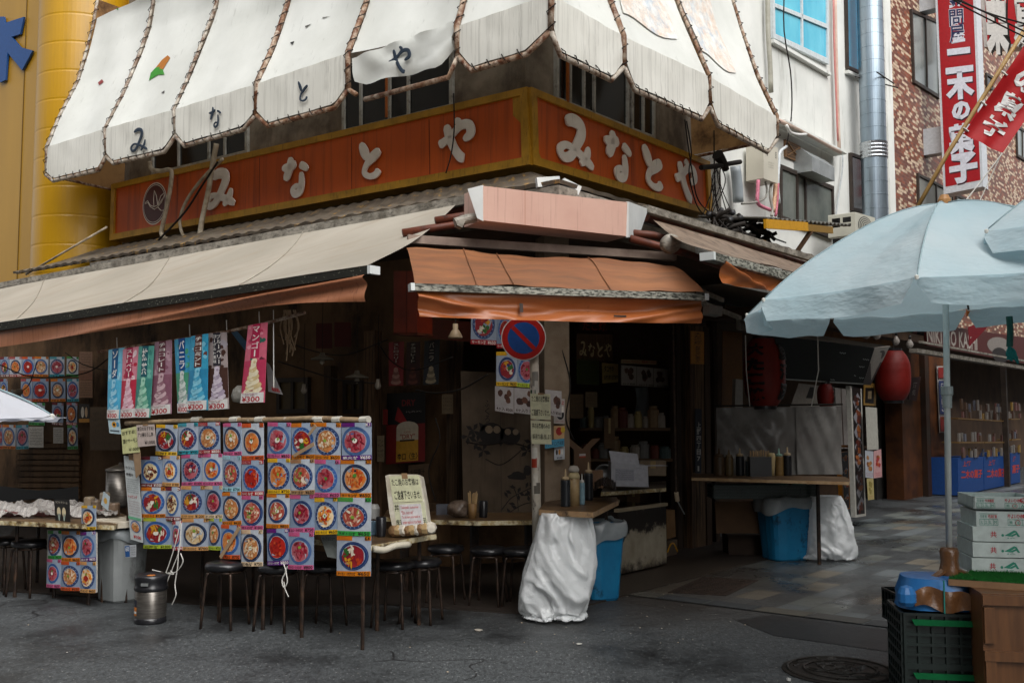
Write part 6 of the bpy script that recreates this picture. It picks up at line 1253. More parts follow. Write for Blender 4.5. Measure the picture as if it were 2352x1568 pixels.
# ------------------------------------------------------------------ lanterns
m_lan = mat('red_lantern', '8a2418', '761c12', 3, rough=.5, trans=.2, bump=.4, bs=5, bsc=(.2, .2, 18)); m_lan2 = mat('bright_red_lantern', '801a14', '701610', 3, rough=.5, trans=.25, bump=.4, bs=5, bsc=(.2, .2, 18))
class LQ:
    def __init__(s, c, prof, H): s.c = c; s.prof = prof; s.H = H; s.w = 1; s.h = 1; s.n = V((0, -1, 0))
    def p(s, u, v, k=0):
        a = -math.pi / 2 + (u - .5) * 3.0; r = s.prof(v) + k * .001; return s.c + V((math.cos(a) * r, math.sin(a) * r, s.H * (1 - v)))
def lantern(x, y0, y1, Y, w, label, m, text, cols):
    pb, pt = hit(x, y1, PY(Y)), hit(x, y0, PY(Y)); H = pt.z - pb.z; Rr = w / 2 / 2300 * Y
    prof = lambda v: Rr * max(.5, (1 - abs(2 * v - 1) ** 3.2 * .42))
    r = thing('lantern', pb, label, 'lantern'); b = MB(); N = 40
    b.lathe(pb, [(prof(1 - i / N) * (1 + (.012 if i % 2 else 0)), H * i / N) for i in range(N + 1)], m, 28); b.build('paper_shade', r, smooth=True)
    for z0, z1, nm in ((-.035, .02, 'bottom_ring'), (H - .02, H + .035, 'top_ring')):
        b = MB(); b.lathe(pb, [(0, z0), (Rr * .56, z0), (Rr * .56, z1), (0, z1)], m_blk, 24); b.build(nm, r)
    b = MB(); b.tube([pt + Z * .03, pt + Z * .3], .006, m_rope, 5); b.build('hanger', r)
    if text:
        q = LQ(pb, prof, H); b = MB(); ik = pm('1c100e', .6)
        for (u0, u1, s) in cols: txt(b, q, s, u0, .06, u1, .94, 14, ik, .06, vert=True)
        b.build('lettering', r)
lantern(1757, 778, 932, 10.9, 94, 'large red paper lantern with bold black characters hanging over the grey screen', m_lan, True, ((.12, .42, '大たこ焼'), (.66, .96, '居酒屋')))
lantern(2052, 806, 920, 14.3, 78, 'plain bright red paper lantern hanging right of the black menu awning', m_lan2, False, ())
lantern(1897, 882, 936, 12.5, 38, 'small red lantern peeping over the grey screen', m_lan2, True, ((.7, .95, '酒場'),))
# ------------------------------------------------------------------ white building
tW0, tW1 = 4.15, 9.65; wq = -.25
def RP(t, q, z): return C + uR * t + nR * q + Z * z
t_of = lambda x, y, q=wq: (hit(x, y, PR(q)) - C).dot(uR)
tW1 = t_of(2031, 300); wb = thing('white_building', RP(6.5, wq, 0), 'stained white stucco building with pale blue windows between the restaurant and the brick facade', 'building')
b = MB(); b.box(RP(tW0 - .6, wq, 3.15), uR * (tW1 - tW0 + .6), -nR * 3, Z * 11, m_white); b.build('wall', wb)
D = lambda L: [(1599.4 + .36 * x, .36 * y) for x, y in L]
window(wb, D([(470, -180), (832, -60), (834, 415), (478, 245)]), PR(wq + .02), m_bluegl, pm('c8d0d2'), (.5,), (.5,), .07)
window(wb, D([(946, -60), (1048, -30), (1048, 480), (956, 440)]), PR(wq + .02), mat('deep_blue_glass', '1a8fb4', '249abe', 1.5, rough=.2, spec=.6), m_frame, (), (), .05)
window(wb, D([(525, 1050), (865, 1190), (872, 1530), (525, 1400)]), PR(wq + .02), mat('dim_pane', '4d5450', '6a6e68', 1.5, rough=.25), m_frame, (.3, .45), (), .06)
window(wb, D([(975, 975), (1065, 1005), (1075, 1360), (985, 1345)]), PR(wq + .02), m_glassd, m_frame, (), (), .05)
b = MB()
for p0, p1 in (((478, 252), (845, 465)), ((956, 448), (1050, 492))):
    (x0, y0), (x1, y1) = D([p0, p1]); b.bar(hit(x0, y0 + 4, PR(wq + .03)), hit(x1, y1 + 4, PR(wq + .03)), .08, .05, m_white)
b.build('sill', wb)
b = MB(); rect_q = Qp(D([(568, 890), (665, 935), (668, 1040), (570, 1000)]), PR(wq + .03)); card(b, rect_q, pm('7a5a3c'), 30)
for i in range(6): rect(b, rect_q, .1, .12 + i * .14, .9, .19 + i * .14, 3, pm('4f3a26'))
b.bar(rect_q.p(.1, .1, 6), rect_q.p(.9, .9, 6), .02, .01, pm('8f6d4a')); b.bar(rect_q.p(.9, .1, 6), rect_q.p(.1, .9, 6), .02, .01, pm('8f6d4a')); b.build('brown_vent', wb)
b = MB(); q = Qp(D([(738, 985), (880, 1040), (878, 1130), (740, 1090)]), PR(wq + .28)); bq = Qp(D([(738, 975), (880, 1020), (878, 1130), (740, 1100)]), PR(wq))
b.prism([q.p(0, 0) + nR * -.28 + Z * .1, q.p(0, 0) - nR * .14 + Z * .1, q.p(0, .15), q.p(0, 1), q.p(0, 1) - nR * .28], uR * q.w, mat('hood_steel', 'a9adad', '8f9393', 4, rough=.4, metal=.5)); b.build('vent_hood', wb)
b = MB(); b.bar(hit(*D([(522, 775)])[0], PR(wq + .12)), hit(*D([(920, 985)])[0], PR(wq + .12)), .22, .03, m_white); b.build('ledge', wb)
def pipe(pts, r_, m, label, q=wq + .08, cat='pipe', n=3, name='pipe'):
    b = MB(); b.tube(crv([hit(x, y, PR(q)) for x, y in D(pts)], n), r_, m, 10); return tag(b.build(name, smooth=True), label, cat)
pipe([(885, -60), (890, 300), (900, 640), (912, 975)], .028, mat('cream_pipe', 'c8b4a4', 'b89a8c', 5, rough=.5), 'thin cream drainpipe with clamps on the white wall right of the blue window')
pipe([(874, -60), (880, 300), (892, 600), (903, 900)], .016, pm('c07a74'), 'thin pink pipe running beside the cream drainpipe')
pipe([(455, -60), (458, 200), (470, 400), (476, 590)], .035, mat('grey_pipe', 'a8a69a', '8f8d80', 6, rough=.6), 'grey bundled pipe on the white wall left of the blue window')
pipe([(525, 770), (660, 830), (790, 900), (918, 972)], .03, mat('cream_pipe', 'c8b4a4'), 'sloping cream pipe along the ledge of the white building', wq + .2)
pipe([(575, 800), (600, 845), (650, 860), (700, 858)], .022, pm('d2d2ce'), 'short white hose hooked over the sloping pipe', wq + .24)
pipe([(560, -60), (560, 200), (600, 450), (610, 650), (600, 800), (575, 930)], .01, m_rope, 'black cable hanging across the blue window', wq + .15, 'cable')
pipe([(248, 1060), (262, 1180), (268, 1290)], .07, mat('pvc_grey', '8a9298', '9aa2a6', 4, rough=.4), 'stubby grey plastic drainpipe beside the gas heater', wq + .12)
pipe([(935, 970), (930, 1100), (905, 1260), (890, 1400), (895, 1500)], .012, pm('a8aeb0'), 'thin pale cable beside the lower window', wq + .05, 'cable')
for k, (a, c) in enumerate((((1068, -120), (1080, 930)), ((1084, 1000), (1100, 1400)))):
    pass
r = thing('spiral_duct', hit(*D([(1140, 1395)])[0], PR(.1)), 'tall silver spiral duct climbing the joint between the white and brick facades', 'duct'); m_duct = mat('galvanised', 'a3b0ba', '8998a4', 2, .35, .65, (1, 1, .4), rough=.3, metal=.8)
d0, d1 = hit(*D([(1144, 1420)])[0], PR(.1)), hit(*D([(1115, -250)])[0], PR(.1)); d1 = V((d0.x, d0.y, d1.z)); prof = []; rd = .2; zz = 0
while zz < d1.z - d0.z: prof += [(rd, zz), (rd, zz + .205), (rd + .004, zz + .207), (rd + .004, zz + .218), (rd, zz + .22)]; zz += .22
b = MB(); b.lathe(d0, prof, m_duct, 40); b.build('tube', r)
b = MB(); zf_ = hit(*D([(1130, 965)])[0], PR(.1)).z - d0.z; b.lathe(d0, [(rd + .012 + .006 * math.sin(i * 2.1), zf_ - .13 + i * .02) for i in range(14)], mat('foil_tape', 'c9ced2', 'a8adb2', 30, rough=.25, metal=.9, bump=.6, bs=40), 24); b.build('foil_joint', r)
b = MB(); zb = hit(*D([(1130, 520)])[0], PR(.1)).z; c = V((d0.x, d0.y, zb)); b.bar(c - uR * .35 + nR * .2, c + uR * .4 + nR * .22, .015, .015, m_rope); b.bar(c - uR * .2 - nR * .2 + Z * .05, c + uR * .35 + nR * .3 - Z * .1, .015, .015, m_rope); b.build('clamp', r)
# gas heater and its pipes
q = Qp(D([(430, 905), (528, 880), (524, 1168), (432, 1140)]), PR(.02)); r = thing('gas_heater', q.p(.5, 1), 'cream wall mounted gas water heater with pipes below it', 'heater')
q = Qp(D([(428, 915), (520, 945), (522, 1172), (430, 1140)]), PR(.05)); b = MB(); b.prism([q.p(0, 0), q.p(1, 0), q.p(1, 1), q.p(0, 1)], -nR * .25, mat('cream_enamel', 'c6c1b2', 'b9b4a5', 2, rough=.4)); scrawl(b, q, .3, .45, .7, .65, 2, pm('7c786c'), 3, rng)
for i in range(4): ell(b, q, .25, .15 + i * .05, .04, .015, 2, INK); ell(b, q, .85, .15 + i * .05, .04, .015, 2, INK)
b.build('casing', r, bevel=.01)
for i, (pts, h, rr_) in enumerate((([(395, 1150), (392, 1220), (395, 1300), (470, 1340)], 'd07a90', .025), ([(440, 1160), (450, 1210), (440, 1260), (380, 1290), (290, 1300)], '8a8880', .015), ([(505, 1170), (500, 1260), (490, 1350)], 'c8a080', .03), ([(480, 1165), (470, 1240), (485, 1330), (480, 1380)], 'a8a49a', .02), ([(520, 1170), (516, 1280), (505, 1380)], 'c06a7c', .02))):
    b = MB(); b.tube(crv([hit(x, y, PR(-.02)) for x, y in D(pts)], 5), rr_, pm(h), 8); b.build('pipe', r, smooth=True)
pipe([(575, 935), (535, 970), (528, 1040), (520, 1180), (530, 1300)], .02, pm('c9ced0'), 'white hose looping from the vent down behind the gas heater', -.1, 'hose')
# air conditioner
q = Qp(D([(905, 1375), (1010, 1350), (1015, 1490), (912, 1505)]), PR(.55)); q = Qp(D([(1012, 1352), (1140, 1390), (1140, 1540), (1014, 1500)]), PR(.45)); r = thing('air_conditioner', q.p(.5, 1), 'cream outdoor air conditioner unit on the eave beside the duct', 'air conditioner')
b = MB(); m_ac = mat('ac_cream', 'bdbcae', 'aeada0', 3, rough=.5); b.prism([q.p(0, 0), q.p(1, 0), q.p(1, 1), q.p(0, 1)], -nR * .4, m_ac); b.build('casing', r, bevel=.012)
b = MB()
for i in range(9): ell(b, q, .5, .5, .36 - .035 * i, .42 - .04 * i, 2 + i, pm('2a2a2a') if i % 2 == 0 else m_ac, 24)
b.build('fan_grille', r); b = MB(); s0 = q.p(0, 0); 
for i in range(2):
    for j in range(5): b.box(s0 - nR * (.06 + i * .16) - uR * .006 - Z * (.06 + j * .1), -nR * .12, uR * .004, Z * -.075, m_glassd)
b.build('side_grille', r)
# yellow corrugated lean-to
b = MB(); a0, a1, a2, a3 = [hit(x, y, PR(qq)) for (x, y), qq in zip(D([(437, 1385), (660, 1390), (985, 1440), (700, 1390)]), (1.0, 1.0, .9, .3))]
p0 = hit(*D([(437, 1392)])[0], PR(1.1)); p1 = hit(*D([(985, 1437)])[0], PR(1.1)); L = p1 - p0; L.z = 0; zt_ = p0.z
b.grid(lambda s, v: p0 + (p1 - p0) * s - nR * (v * .8) + Z * (.12 * v + .012 * math.sin(s * 130)), 110, 2, mat('corrugated', '6a6862', '4a4842', 3, rough=.5, metal=.3)); r = tag(b.build('corrugated_roof', solid=.012), 'small corrugated roof with a yellow painted edge on the eave below the heater', 'roof')
b = MB(); b.bar(p0 - Z * .06, p0 + (p1 - p0) * .45 - Z * .06, .03, .1, pm('c8921c')); b.bar(p0 + (p1 - p0) * .45 - Z * .07, p0 + (p1 - p0) * .75 - Z * .08, .03, .08, pm('8a6a2c')); b.build('yellow_edge', r); b = MB(); b.bar(p0 + (p1 - p0) * .5 - Z * .1, p0 + (p1 - p0) * .45 - Z * .55 - nR * .3, .05, .05, m_wood); b.build('bracket', r)
# ------------------------------------------------------------------ brick building
def brick_mat():
    t = NT('mosaic_brick'); u = t.n('VectorMath', operation='DOT_PRODUCT'); t.l(t.P(), u.inputs[0]); u.inputs[1].default_value = tuple(uR); sx = t.n('SeparateXYZ'); t.l(t.P(), sx.inputs[0]); cb = t.n('CombineXYZ'); t.l(u.outputs['Value'], cb.inputs[0]); t.l(sx.outputs[2], cb.inputs[1])
    br = t.n('TexBrick'); t.l(cb.outputs[0], br.inputs['Vector']); br.offset = .5
    for k, v in (('Scale', 1), ('Brick Width', .15), ('Row Height', .055), ('Mortar Size', .005)): br.inputs[k].default_value = v
    br.inputs['Color1'].default_value = (0, 0, 0, 1); br.inputs['Color2'].default_value = (1, 1, 1, 1); br.inputs['Mortar'].default_value = (.5, .5, .5, 1)
    cr = t.n('ValToRGB'); t.l(br.outputs['Color'], cr.inputs[0]); e = cr.color_ramp; e.interpolation = 'CONSTANT'; e.elements[0].color = lin('6e3b28'); e.elements[1].position = .25; e.elements[1].color = lin('84462f')
    for p, h in ((.42, '5f3126'), (.62, 'c4ad94'), (.86, 'ae967c')): e.elements.new(p).color = lin(h)
    c = t.mix(br.outputs['Fac'], cr.outputs[0], lin('6a5a4c')); return t.bsdf(c, .45, 0, .5, t.bump(br.outputs['Fac'], -.3, .004))
m_brick = brick_mat(); kb = thing('brick_building', RP(tW1 + 3, wq, 0), 'building faced with mixed brown red and cream mosaic bricks on the right', 'building')
b = MB(); b.box(RP(tW1 + .02, wq + .12, 3.0), uR * 30, -nR * 3, Z * 14, m_brick); b.build('wall', kb)
b = MB(); b.box(RP(tW1 - .28, wq + .16, 2.9), uR * .3, -nR * .5, Z * 14, m_white); b.build('white_corner_strip', kb)
kq = wq + .13
window(kb, D([(1362, 60), (1540, 135), (1548, 635), (1380, 530)]), PR(kq), mat('grey_pane', '6c7474', '8b9290', .8, rough=.12, spec=.7), m_frame, (.5,), (), .06)
window(kb, D([(1405, 1105), (1630, 1220), (1636, 1420), (1410, 1340)]), PR(kq), mat('grey_panel', '7a7a74', '6a6a64', 2, rough=.5), m_frame, (.5,), (), .05); window(kb, D([(1650, 1235), (1830, 1320), (1830, 1440), (1650, 1380)]), PR(kq), pm('8a8e8e', .2), m_frame, (), (), .06)
window(kb, D([(1842, 465), (1885, 490), (1885, 580), (1846, 555)]), PR(kq), m_glassd, m_frame, (), (), .06); window(kb, D([(2036, 800), (2110, 840), (2110, 1040), (2042, 1000)]), PR(kq), mat('grey_pane', '6c7474'), m_frame, (.5,), (), .06)
# projecting vertical sign
def psign(name, pts, t, label, cat, face, border, lines, thick=.35, ink='d5d8e2', name2=None):
    pl = PT(t); q = Qp(pts, pl); r = thing(name, q.p(.5, 1), label, cat); b = MB(); b.prism([q.p(0, 0), q.p(1, 0), q.p(1, 1), q.p(0, 1)], uR * thick, pm(border, .35)); b.build('case', r)
    b = MB(); rect(b, q, .06, -.01, .94, .972, 3, pm(face, .3)); b.build('face', r); b = MB()
    for s, u0, v0, u1, v1, bo in lines:
        txt(b, q, s, u0 + .025, v0 + .006, u1 + .025, v1 + .006, 4, pm('33161c'), bo); txt(b, q, s, u0, v0, u1, v1, 8, pm(ink, .35), bo)
    b.build('lettering', r); return r, q
tS = 12.0; SP = D([(1516, -330), (1776, -330), (1832, 1186), (1578, 1236)])
r, q = psign('vertical_sign', D([(1510, -330), (1768, -345), (1830, 1190), (1578, 1240)]), tS, 'tall red projecting shop sign with white and navy characters on the brick facade', 'sign', 'a3121d', 'c9cdd2', ())
b = MB()
for ch, x0, y0, x1, y1, ol in (('菓', 1600, -190, 1715, -100, 1), ('子', 1603, -90, 1712, -18, 1), ('問', 1610, 62, 1708, 165, 1), ('屋', 1612, 168, 1716, 272, 1), ('二', 1585, 318, 1768, 455, 0), ('木', 1588, 468, 1778, 622, 0), ('の', 1628, 655, 1750, 755, 0), ('菓', 1600, 802, 1778, 962, 0), ('子', 1610, 990, 1798, 1148, 0)):
    if ch == '子' and y0 < 0: ch, y0, y1 = '金', -60, 48
    a = [uvof(q, *D([p])[0], PT(tS)) for p in ((x0, y0), (x1, y1))]; u0, v0, u1, v1 = a[0][0], a[0][1], a[1][0], a[1][1]
    if ol: txt(b, q, ch, u0, v0, u1, v1, 4, pm('d5d8e2', .35), .06); txt(b, q, ch, u0 + .01, v0 + .002, u1 - .01, v1 - .002, 6, pm('1d2850'), .012)
    else: txt(b, q, ch, u0 + .02, v0 + .006, u1 + .02, v1 + .006, 4, pm('3a1220'), .06); txt(b, q, ch, u0, v0, u1, v1, 7, pm('d5d8e2', .35), .06)
b.build('characters', r)
for y in (60, 985):
    b = MB(); x0, y0 = D([(1490, y)])[0]; p = hit(x0, y0, PT(tS + .15)); b.box(p, nR * .35, uR * .25, Z * .5, pm('c2c6ca')); b.box(p - nR * .35, nR * .35, uR * .25, Z * .5, pm('c2c6ca')); b.build('bracket_box', r)
r, q = psign('red_sign', D([(1786, -330), (2250, -330), (2250, 560), (1990, 385)][:2]) + D([(2250, 500), (1992, 372)]) if False else D([(1790, -330), (2260, -330), (2260, 300), (1836, 300)]), 14.4, 'huge red sign with white characters edged in black, cut by the top right corner', 'sign', 'b01a22', 'b8b4b0', ())
b = MB()
for ch, x0, y0, x1, y1 in (('栗', 1828, -70, 2000, 350), ('菓', 2015, -60, 2200, 300)):
    a = [uvof(q, *D([p])[0], PT(14.4)) for p in ((x0, y0), (x1, y1))]; u0, v0, u1, v1 = a[0][0], a[0][1], a[1][0], a[1][1]
    txt(b, q, ch, u0 + .03, v0 + .01, u1 + .03, v1 + .012, 5, INK, .07); txt(b, q, ch, u0, v0, u1, v1, 9, pm('d8d8d4'), .06)
b.build('characters', r)
# nobori flag on a bamboo pole
fp_ = PY(11.5); r = thing('banner_flag', hit(*D([(1400, 1340)])[0], fp_), 'red banner flag with white characters hanging from a slanting bamboo pole', 'flag')
b = MB(); b.tube([hit(*p, fp_) for p in D([(1395, 1350), (1600, 985), (1880, 540), (2260, -80)])], .025, mat('bamboo', 'a5854f', '8a6a3a', 8, rough=.5), 8); b.build('bamboo_pole', r, smooth=True)
fq = Qp(D([(2205, 110), (2420, 330), (1945, 982), (1712, 850)]), (fp_[0] + V((0, -.03, 0)), fp_[1])); b = MB(); fn = fq.n
FC = lambda u, v, k: fq.p(u, v, k) + fn * (.03 * math.sin(5 * v + 2 * u) + .015 * math.sin(11 * u + 3 * v))
b.grid(lambda s, v: FC(s, v, 0), 14, 24, mat('red_flag', 'b5161c', 'a51218', 3, rough=.6, trans=.25)); b.build('cloth', r, smooth=True)
class FQ: 
    w, h, n = fq.w, fq.h, fq.n; c = fq.c
    def p(s, u, v, k=0): return FC(u, v, k + 6)
b = MB(); F_ = FQ()
for ch, v0, v1 in (('木', .1, .3), ('の', .36, .52), ('菓', .56, .74), ('子', .77, .93)): txt(b, F_, ch, .24, v0, .8, v1, 3, pm('dcdad8'), .05)
b.build('characters', r)
b = MB()
for v in (.05, .25, .5, .75, .97): b.bar(FC(-.1, v, 8), FC(.06, v, 8), .03, .012, pm('d8d6d0'))
b.build('loop', r)
b = MB(); b.tube([FC(1, 1, 0), hit(*D([(1810, 1165)])[0], fp_), hit(*D([(1675, 1335)])[0], fp_)], .008, m_ropeW, 5); b.tube([FC(.98, 1, 0), hit(*D([(1870, 1150)])[0], fp_), hit(*D([(1785, 1330)])[0], fp_)], .006, m_ropeW, 5); b.build('tie_string', r)
for k, (a, c, d_) in enumerate((((1560, -40), (1800, 60), (2120, 215)), ((1600, -40), (1850, 80), (2120, 160)), ((1590, -30), (1760, 70), (2120, 250)))):
    b = MB(); b.tube(crv([hit(*p, PY(9 + .2 * k)) for p in D([a, c, d_])], 6), .008, m_rope, 5); tag(b.build('overhead_cable'), ('upper black overhead cable crossing the top of the red signs', 'middle black overhead cable crossing the top of the red signs', 'lower black overhead cable crossing the top of the red signs')[k], 'cable')
# ------------------------------------------------------------------ right-hand ground floor shops
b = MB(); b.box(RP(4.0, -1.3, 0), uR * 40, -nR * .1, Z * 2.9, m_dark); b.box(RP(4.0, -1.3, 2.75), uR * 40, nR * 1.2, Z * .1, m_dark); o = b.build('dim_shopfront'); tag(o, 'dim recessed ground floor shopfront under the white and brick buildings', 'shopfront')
E = lambda L: [(1881.6 + .3 * x, 705.6 + .3 * y) for x, y in L]
b = MB(); b.bar(hit(*E([(-620, 130)])[0], PR(.35)), hit(*E([(540, 300)])[0], PR(.35)), .05, .12, pm('b8b0a4')); o = tag(b.build('fascia_board'), 'dirty white fascia board above the black menu awning', 'board')
b = MB(); b.bar(hit(*E([(-560, 90)])[0], PR(.5)), hit(*E([(560, 268)])[0], PR(.5)), .05, .12, mat('ochre_beam', '8a5a1e', '6a4316', 5, rough=.5)); tag(b.build('ochre_beam'), 'ochre beam running under the row of white bulbs', 'beam')
for i, (x, y) in enumerate(((360, 200), (440, 205), (585, 250), (690, 275))):
    c = hit(*E([(x, y)])[0], PR(.75)); b = MB(); b.lathe(c, [(0, -.08), (.04, -.065), (.06, -.02), (.04, .03), (.025, .06), (0, .06)], pm('b8b0a8', .25), 14); b.lathe(c, [(0, .06), (.03, .06), (.03, .12), (0, .12)], m_blk, 10)
    tag(b.build('globe_bulb', smooth=True), '%s unlit white globe bulb from the left under the big parasol' % ('first', 'second', 'third', 'fourth')[i], 'bulb', 'white bulbs along the shop beam')
o, q = sign('photo_strip', E([(500, 130), (825, 170), (830, 285), (500, 235)]), PR(.62), '2a1c16', 'strip of dark food photographs under the big parasol', 'sign', (), INK); b = MB(); r_ = random.Random(6)
for i in range(14): ell(b, q, r_.random(), r_.uniform(.2, .8), .05, .2, 1 + i * .1, pm(r_.choice(('8a3a1c', '3a5a2a', 'a8742a', '6a2418'))), 9, .2, r_)
b.build('picture', o)
bs = Qp(E([(-10, 250), (425, 305), (330, 590), (-270, 560)]), PR(1.0)); tl, tr = hit(1778, 770, PR(1.15)), hit(2009, 799, PR(1.15)); br_, bl_ = hit(1982, 883, PR(.8)), hit(1800, 872, PR(.8)); q = Q(tl, tr, br_, bl_)
b = MB(); card(b, q, pm('0a0e0c', .85), 8)
for (u, v, n) in ((.42, .25, 4), (.56, .32, 5), (.4, .5, 3), (.62, .2, 5), (.7, .55, 6), (.76, .75, 8), (.9, .3, 6), (.88, .5, 5), (.92, .8, 5), (.55, .9, 4)):
    for j in range(n): rect(b, q, u + j * .014, v + .012 * (j % 2), u + j * .014 + .007, v + .025 + .012 * (j % 2), 1, pm('a8aca8'))
rect(b, q, .0, .965, 1, 1, 1, pm('8a8a84')); tag(b.build('menu_awning'), 'slanting black menu awning with rows of small white lettering', 'menu board')
q = Q(hit(2009, 799, PR(1.15)), hit(2044, 795, PR(1.15)), hit(2000, 884, PR(.8)), hit(1982, 883, PR(.8))); b = MB(); card(b, q, pm('a8a096'), 8); ell(b, q, .6, .22, .3, .13, 1, pm('2a1c16')); rect(b, q, 0, .4, 1, 1, 1, pm('2a1712')); ell(b, q, .5, .65, .3, .2, 2, pm('6a2c16')); tag(b.build('photo_sign'), 'small slanting photo panel at the right end of the black menu awning', 'sign')
b = MB(); q = Qp([(1835, 880), (1920, 890), (1920, 935), (1815, 935)], PR(.1)); card(b, q, pm('9a9288'), 5); 
for u in (.3, .6): poly(b, q, [(u, .1), (u + .1, .1), (u + .14, .6), (u - .03, .6)], 1, INK)
tag(b.build('pale_backboard'), 'pale board with two dark shapes behind the big red lantern', 'board')
b = MB(); q = Qp([(1660, 760), (1705, 765), (1705, 935), (1658, 935)], PR(.1)); card(b, q, pm('7a4e14'), 5); tag(b.build('ochre_board'), 'narrow ochre board left of the big red lantern', 'board')
b = MB(); q = Qp([(1690, 870), (1706, 872), (1706, 936), (1688, 935)], PR(.3)); card(b, q, pm('a8a49c'), 40); tag(b.build('white_shutter_edge'), 'narrow white frame edge left of the big red lantern', 'frame')
def photo_board(pts, pl, label, n, col, seed, name='photo_board', frame='c2bfb6', depth=.06):
    q = Qp(pts, pl); r = thing(name, q.p(.5, 1), label, 'sign'); b = MB(); b.prism([q.p(0, 0), q.p(1, 0), q.p(1, 1), q.p(0, 1)], -q.n * depth, pm(frame)); b.build('board', r); b = MB(); rect(b, q, .12, .0, .88, .98, 2, pm('1a1312')); r_ = random.Random(seed)
    for i in range(n):
        v = .04 + .92 * i / n; poly(b, q, [(.15, v + .08), (.6, v), (.85, v + .04), (.4, v + .13)], 2.6 + .1 * i, pm('8c8a90'))
        for j in range(6): ell(b, q, r_.uniform(.3, .7), v + r_.uniform(.03, .11), r_.uniform(.08, .2), r_.uniform(.012, .03), 3 + .1 * j + .6 * i, pm(r_.choice(col)), 8, .25, r_)
    b.build('picture', r); return r
photo_board([(1953, 886), (1979, 892), (1989, 1184), (1965, 1188)], PR(.75), 'tall white framed board of dark food photographs standing right of the grey screen', 8, ('5a2418', '7a3a1c', '3a1a14', '9a5a2a'), 4)
photo_board([(1930, 1040), (1950, 1036), (1952, 1168), (1938, 1170)], PR(.5), 'narrow orange edged picture board behind the right hand table', 4, ('b8501c', 'd0802a', '7a2c18', 'c8b08a'), 5, 'picture_board', 'b8741c')
b = MB(); q = Qp([(1918, 890), (1952, 894), (1958, 1030), (1925, 1030)], PR(.3)); card(b, q, pm('8a8480'), 40); rect(b, q, .35, 0, .42, 1, 2, pm('3a2416')); tag(b.build('white_door_frame'), 'pale door frame behind the grey screen', 'frame')
b = MB(); b.bar(hit(1936, 1024, PR(.6)), hit(1978, 1026, PR(.6)), .2, .03, pm('7a4f2a')); tag(b.build('wooden_ledge'), 'small wooden ledge on the tall photo board', 'ledge')
notice('blank white board hanging right of the tall photo board', [(1988, 934), (2014, 936), (2018, 1032), (1992, 1033)], PR(.85), 'b4b2a8', (), 'board', name='white_board', tape=False)
b = MB(); q = Qp([(1985, 880), (2014, 880), (2012, 932), (1984, 930)], PR(.6)); card(b, q, pm('8a6a34'), 10); rect(b, q, .1, .2, .8, .9, 1, pm('1a1614')); rect(b, q, .3, .35, .6, .7, 2, pm('7a6a50')); tag(b.build('framed_menu'), 'small black framed menu above the blank white board', 'menu')
for pts, h, kind, lab in ((((1987, 1034), (2006, 1036), (2006, 1098), (1988, 1096)), 'b0b4bc', ('7a4a2a', 'a8743c'), 'pale blue flyer with a tall drink below the white board'), (((2007, 1036), (2024, 1031), (2026, 1095), (2007, 1098)), 'c89a9a', ('8a4a1c', 'c87a2a', 'a82a2c'), 'pink flyer with fried food right of the pale blue flyer'), (((1991, 1098), (2006, 1098), (2008, 1146), (1994, 1148)), 'b8aa72', ('8a7a3a',), 'yellow paper slip hanging below the flyers')):
    q = Qp(pts, PR(.9)); b = MB(); card(b, q, pm(h), 3); r_ = random.Random(h)
    for i in range(8): ell(b, q, r_.uniform(.3, .7), r_.uniform(.2, .7), .16, .08, 1 + .1 * i, pm(r_.choice(kind)), 8, .2, r_)
    scrawl(b, q, .1, .8, .9, .95, 1, RED, 2, rng); tag(b.build('flyer'), lab, 'flyer')
# far confectionery shop
q = Qp(E([(820, 120), (2050, 300), (2050, 520), (828, 290)]), PR(.8)); r = thing('shop_sign', q.p(.1, 1), 'dark red shop sign with white Latin capitals seen behind the parasol pole', 'sign'); b = MB(); card(b, q, pm('4f1410'), 40); b.build('panel', r); b = MB()
a = [uvof(q, *E([p])[0], PR(.8)) for p in ((822, 190), (1208, 240))]; txt(b, q, 'NIKI NO KASHI', a[0][0], .16, a[1][0], .84, 2, pm('b5ada4'), .02)
u1 = uvof(q, *E([(1240, 250)])[0], PR(.8))[0]; b.build('lettering', r); b = MB(); ell(b, q, u1 + .1, .5, .07, .36, 2, pm('8a827c'), 20); ell(b, q, u1 + .1, .85, .045, .3, 3, pm('1c1412'), 16); b.build('emblem', r)
b = MB(); P_ = [hit(*p, PR(.95)) for p in E([(720, 330), (1600, 470)])]; b.bar(P_[0], P_[1], .12, .06, m_rail); b.bar(P_[0] + Z * .12 + nR * .1, P_[1] + Z * .12 + nR * .1, .04, .03, m_rail); tag(b.build('shutter_rail'), 'pale metal rail under the dark red shop sign', 'rail')
for x0, x1, y0, y1, h, lab, qq in ((650, 835, 690, 1385, '5e3618', 'wide orange brown pilaster left of the parasol pole', -.2), (868, 1018, 640, 1400, '6a3c1a', 'orange brown pilaster behind the parasol pole', -.2), (838, 866, 440, 1430, '2c2620', 'dark metal door jamb between the orange brown pilasters', -.1)):
    P_ = [hit(*p, PR(qq)) for p in E([(x0, y1), (x1, y1)])]; b = MB(); b.box(V((P_[0].x, P_[0].y, 0)), V((P_[1].x - P_[0].x, P_[1].y - P_[0].y, 0)), -nR * .3, Z * 2.85, mat('pil_' + h, h, '3a2010', 3, rough=.55)); tag(b.build('pilaster'), lab, 'pillar')
sign('vertical_plate', E([(903, 450), (985, 448), (1004, 960), (925, 960)]), PR(-.15), 'b0aaa6', 'narrow red, white and blue vertical plate behind the parasol pole', 'plate', (), INK)
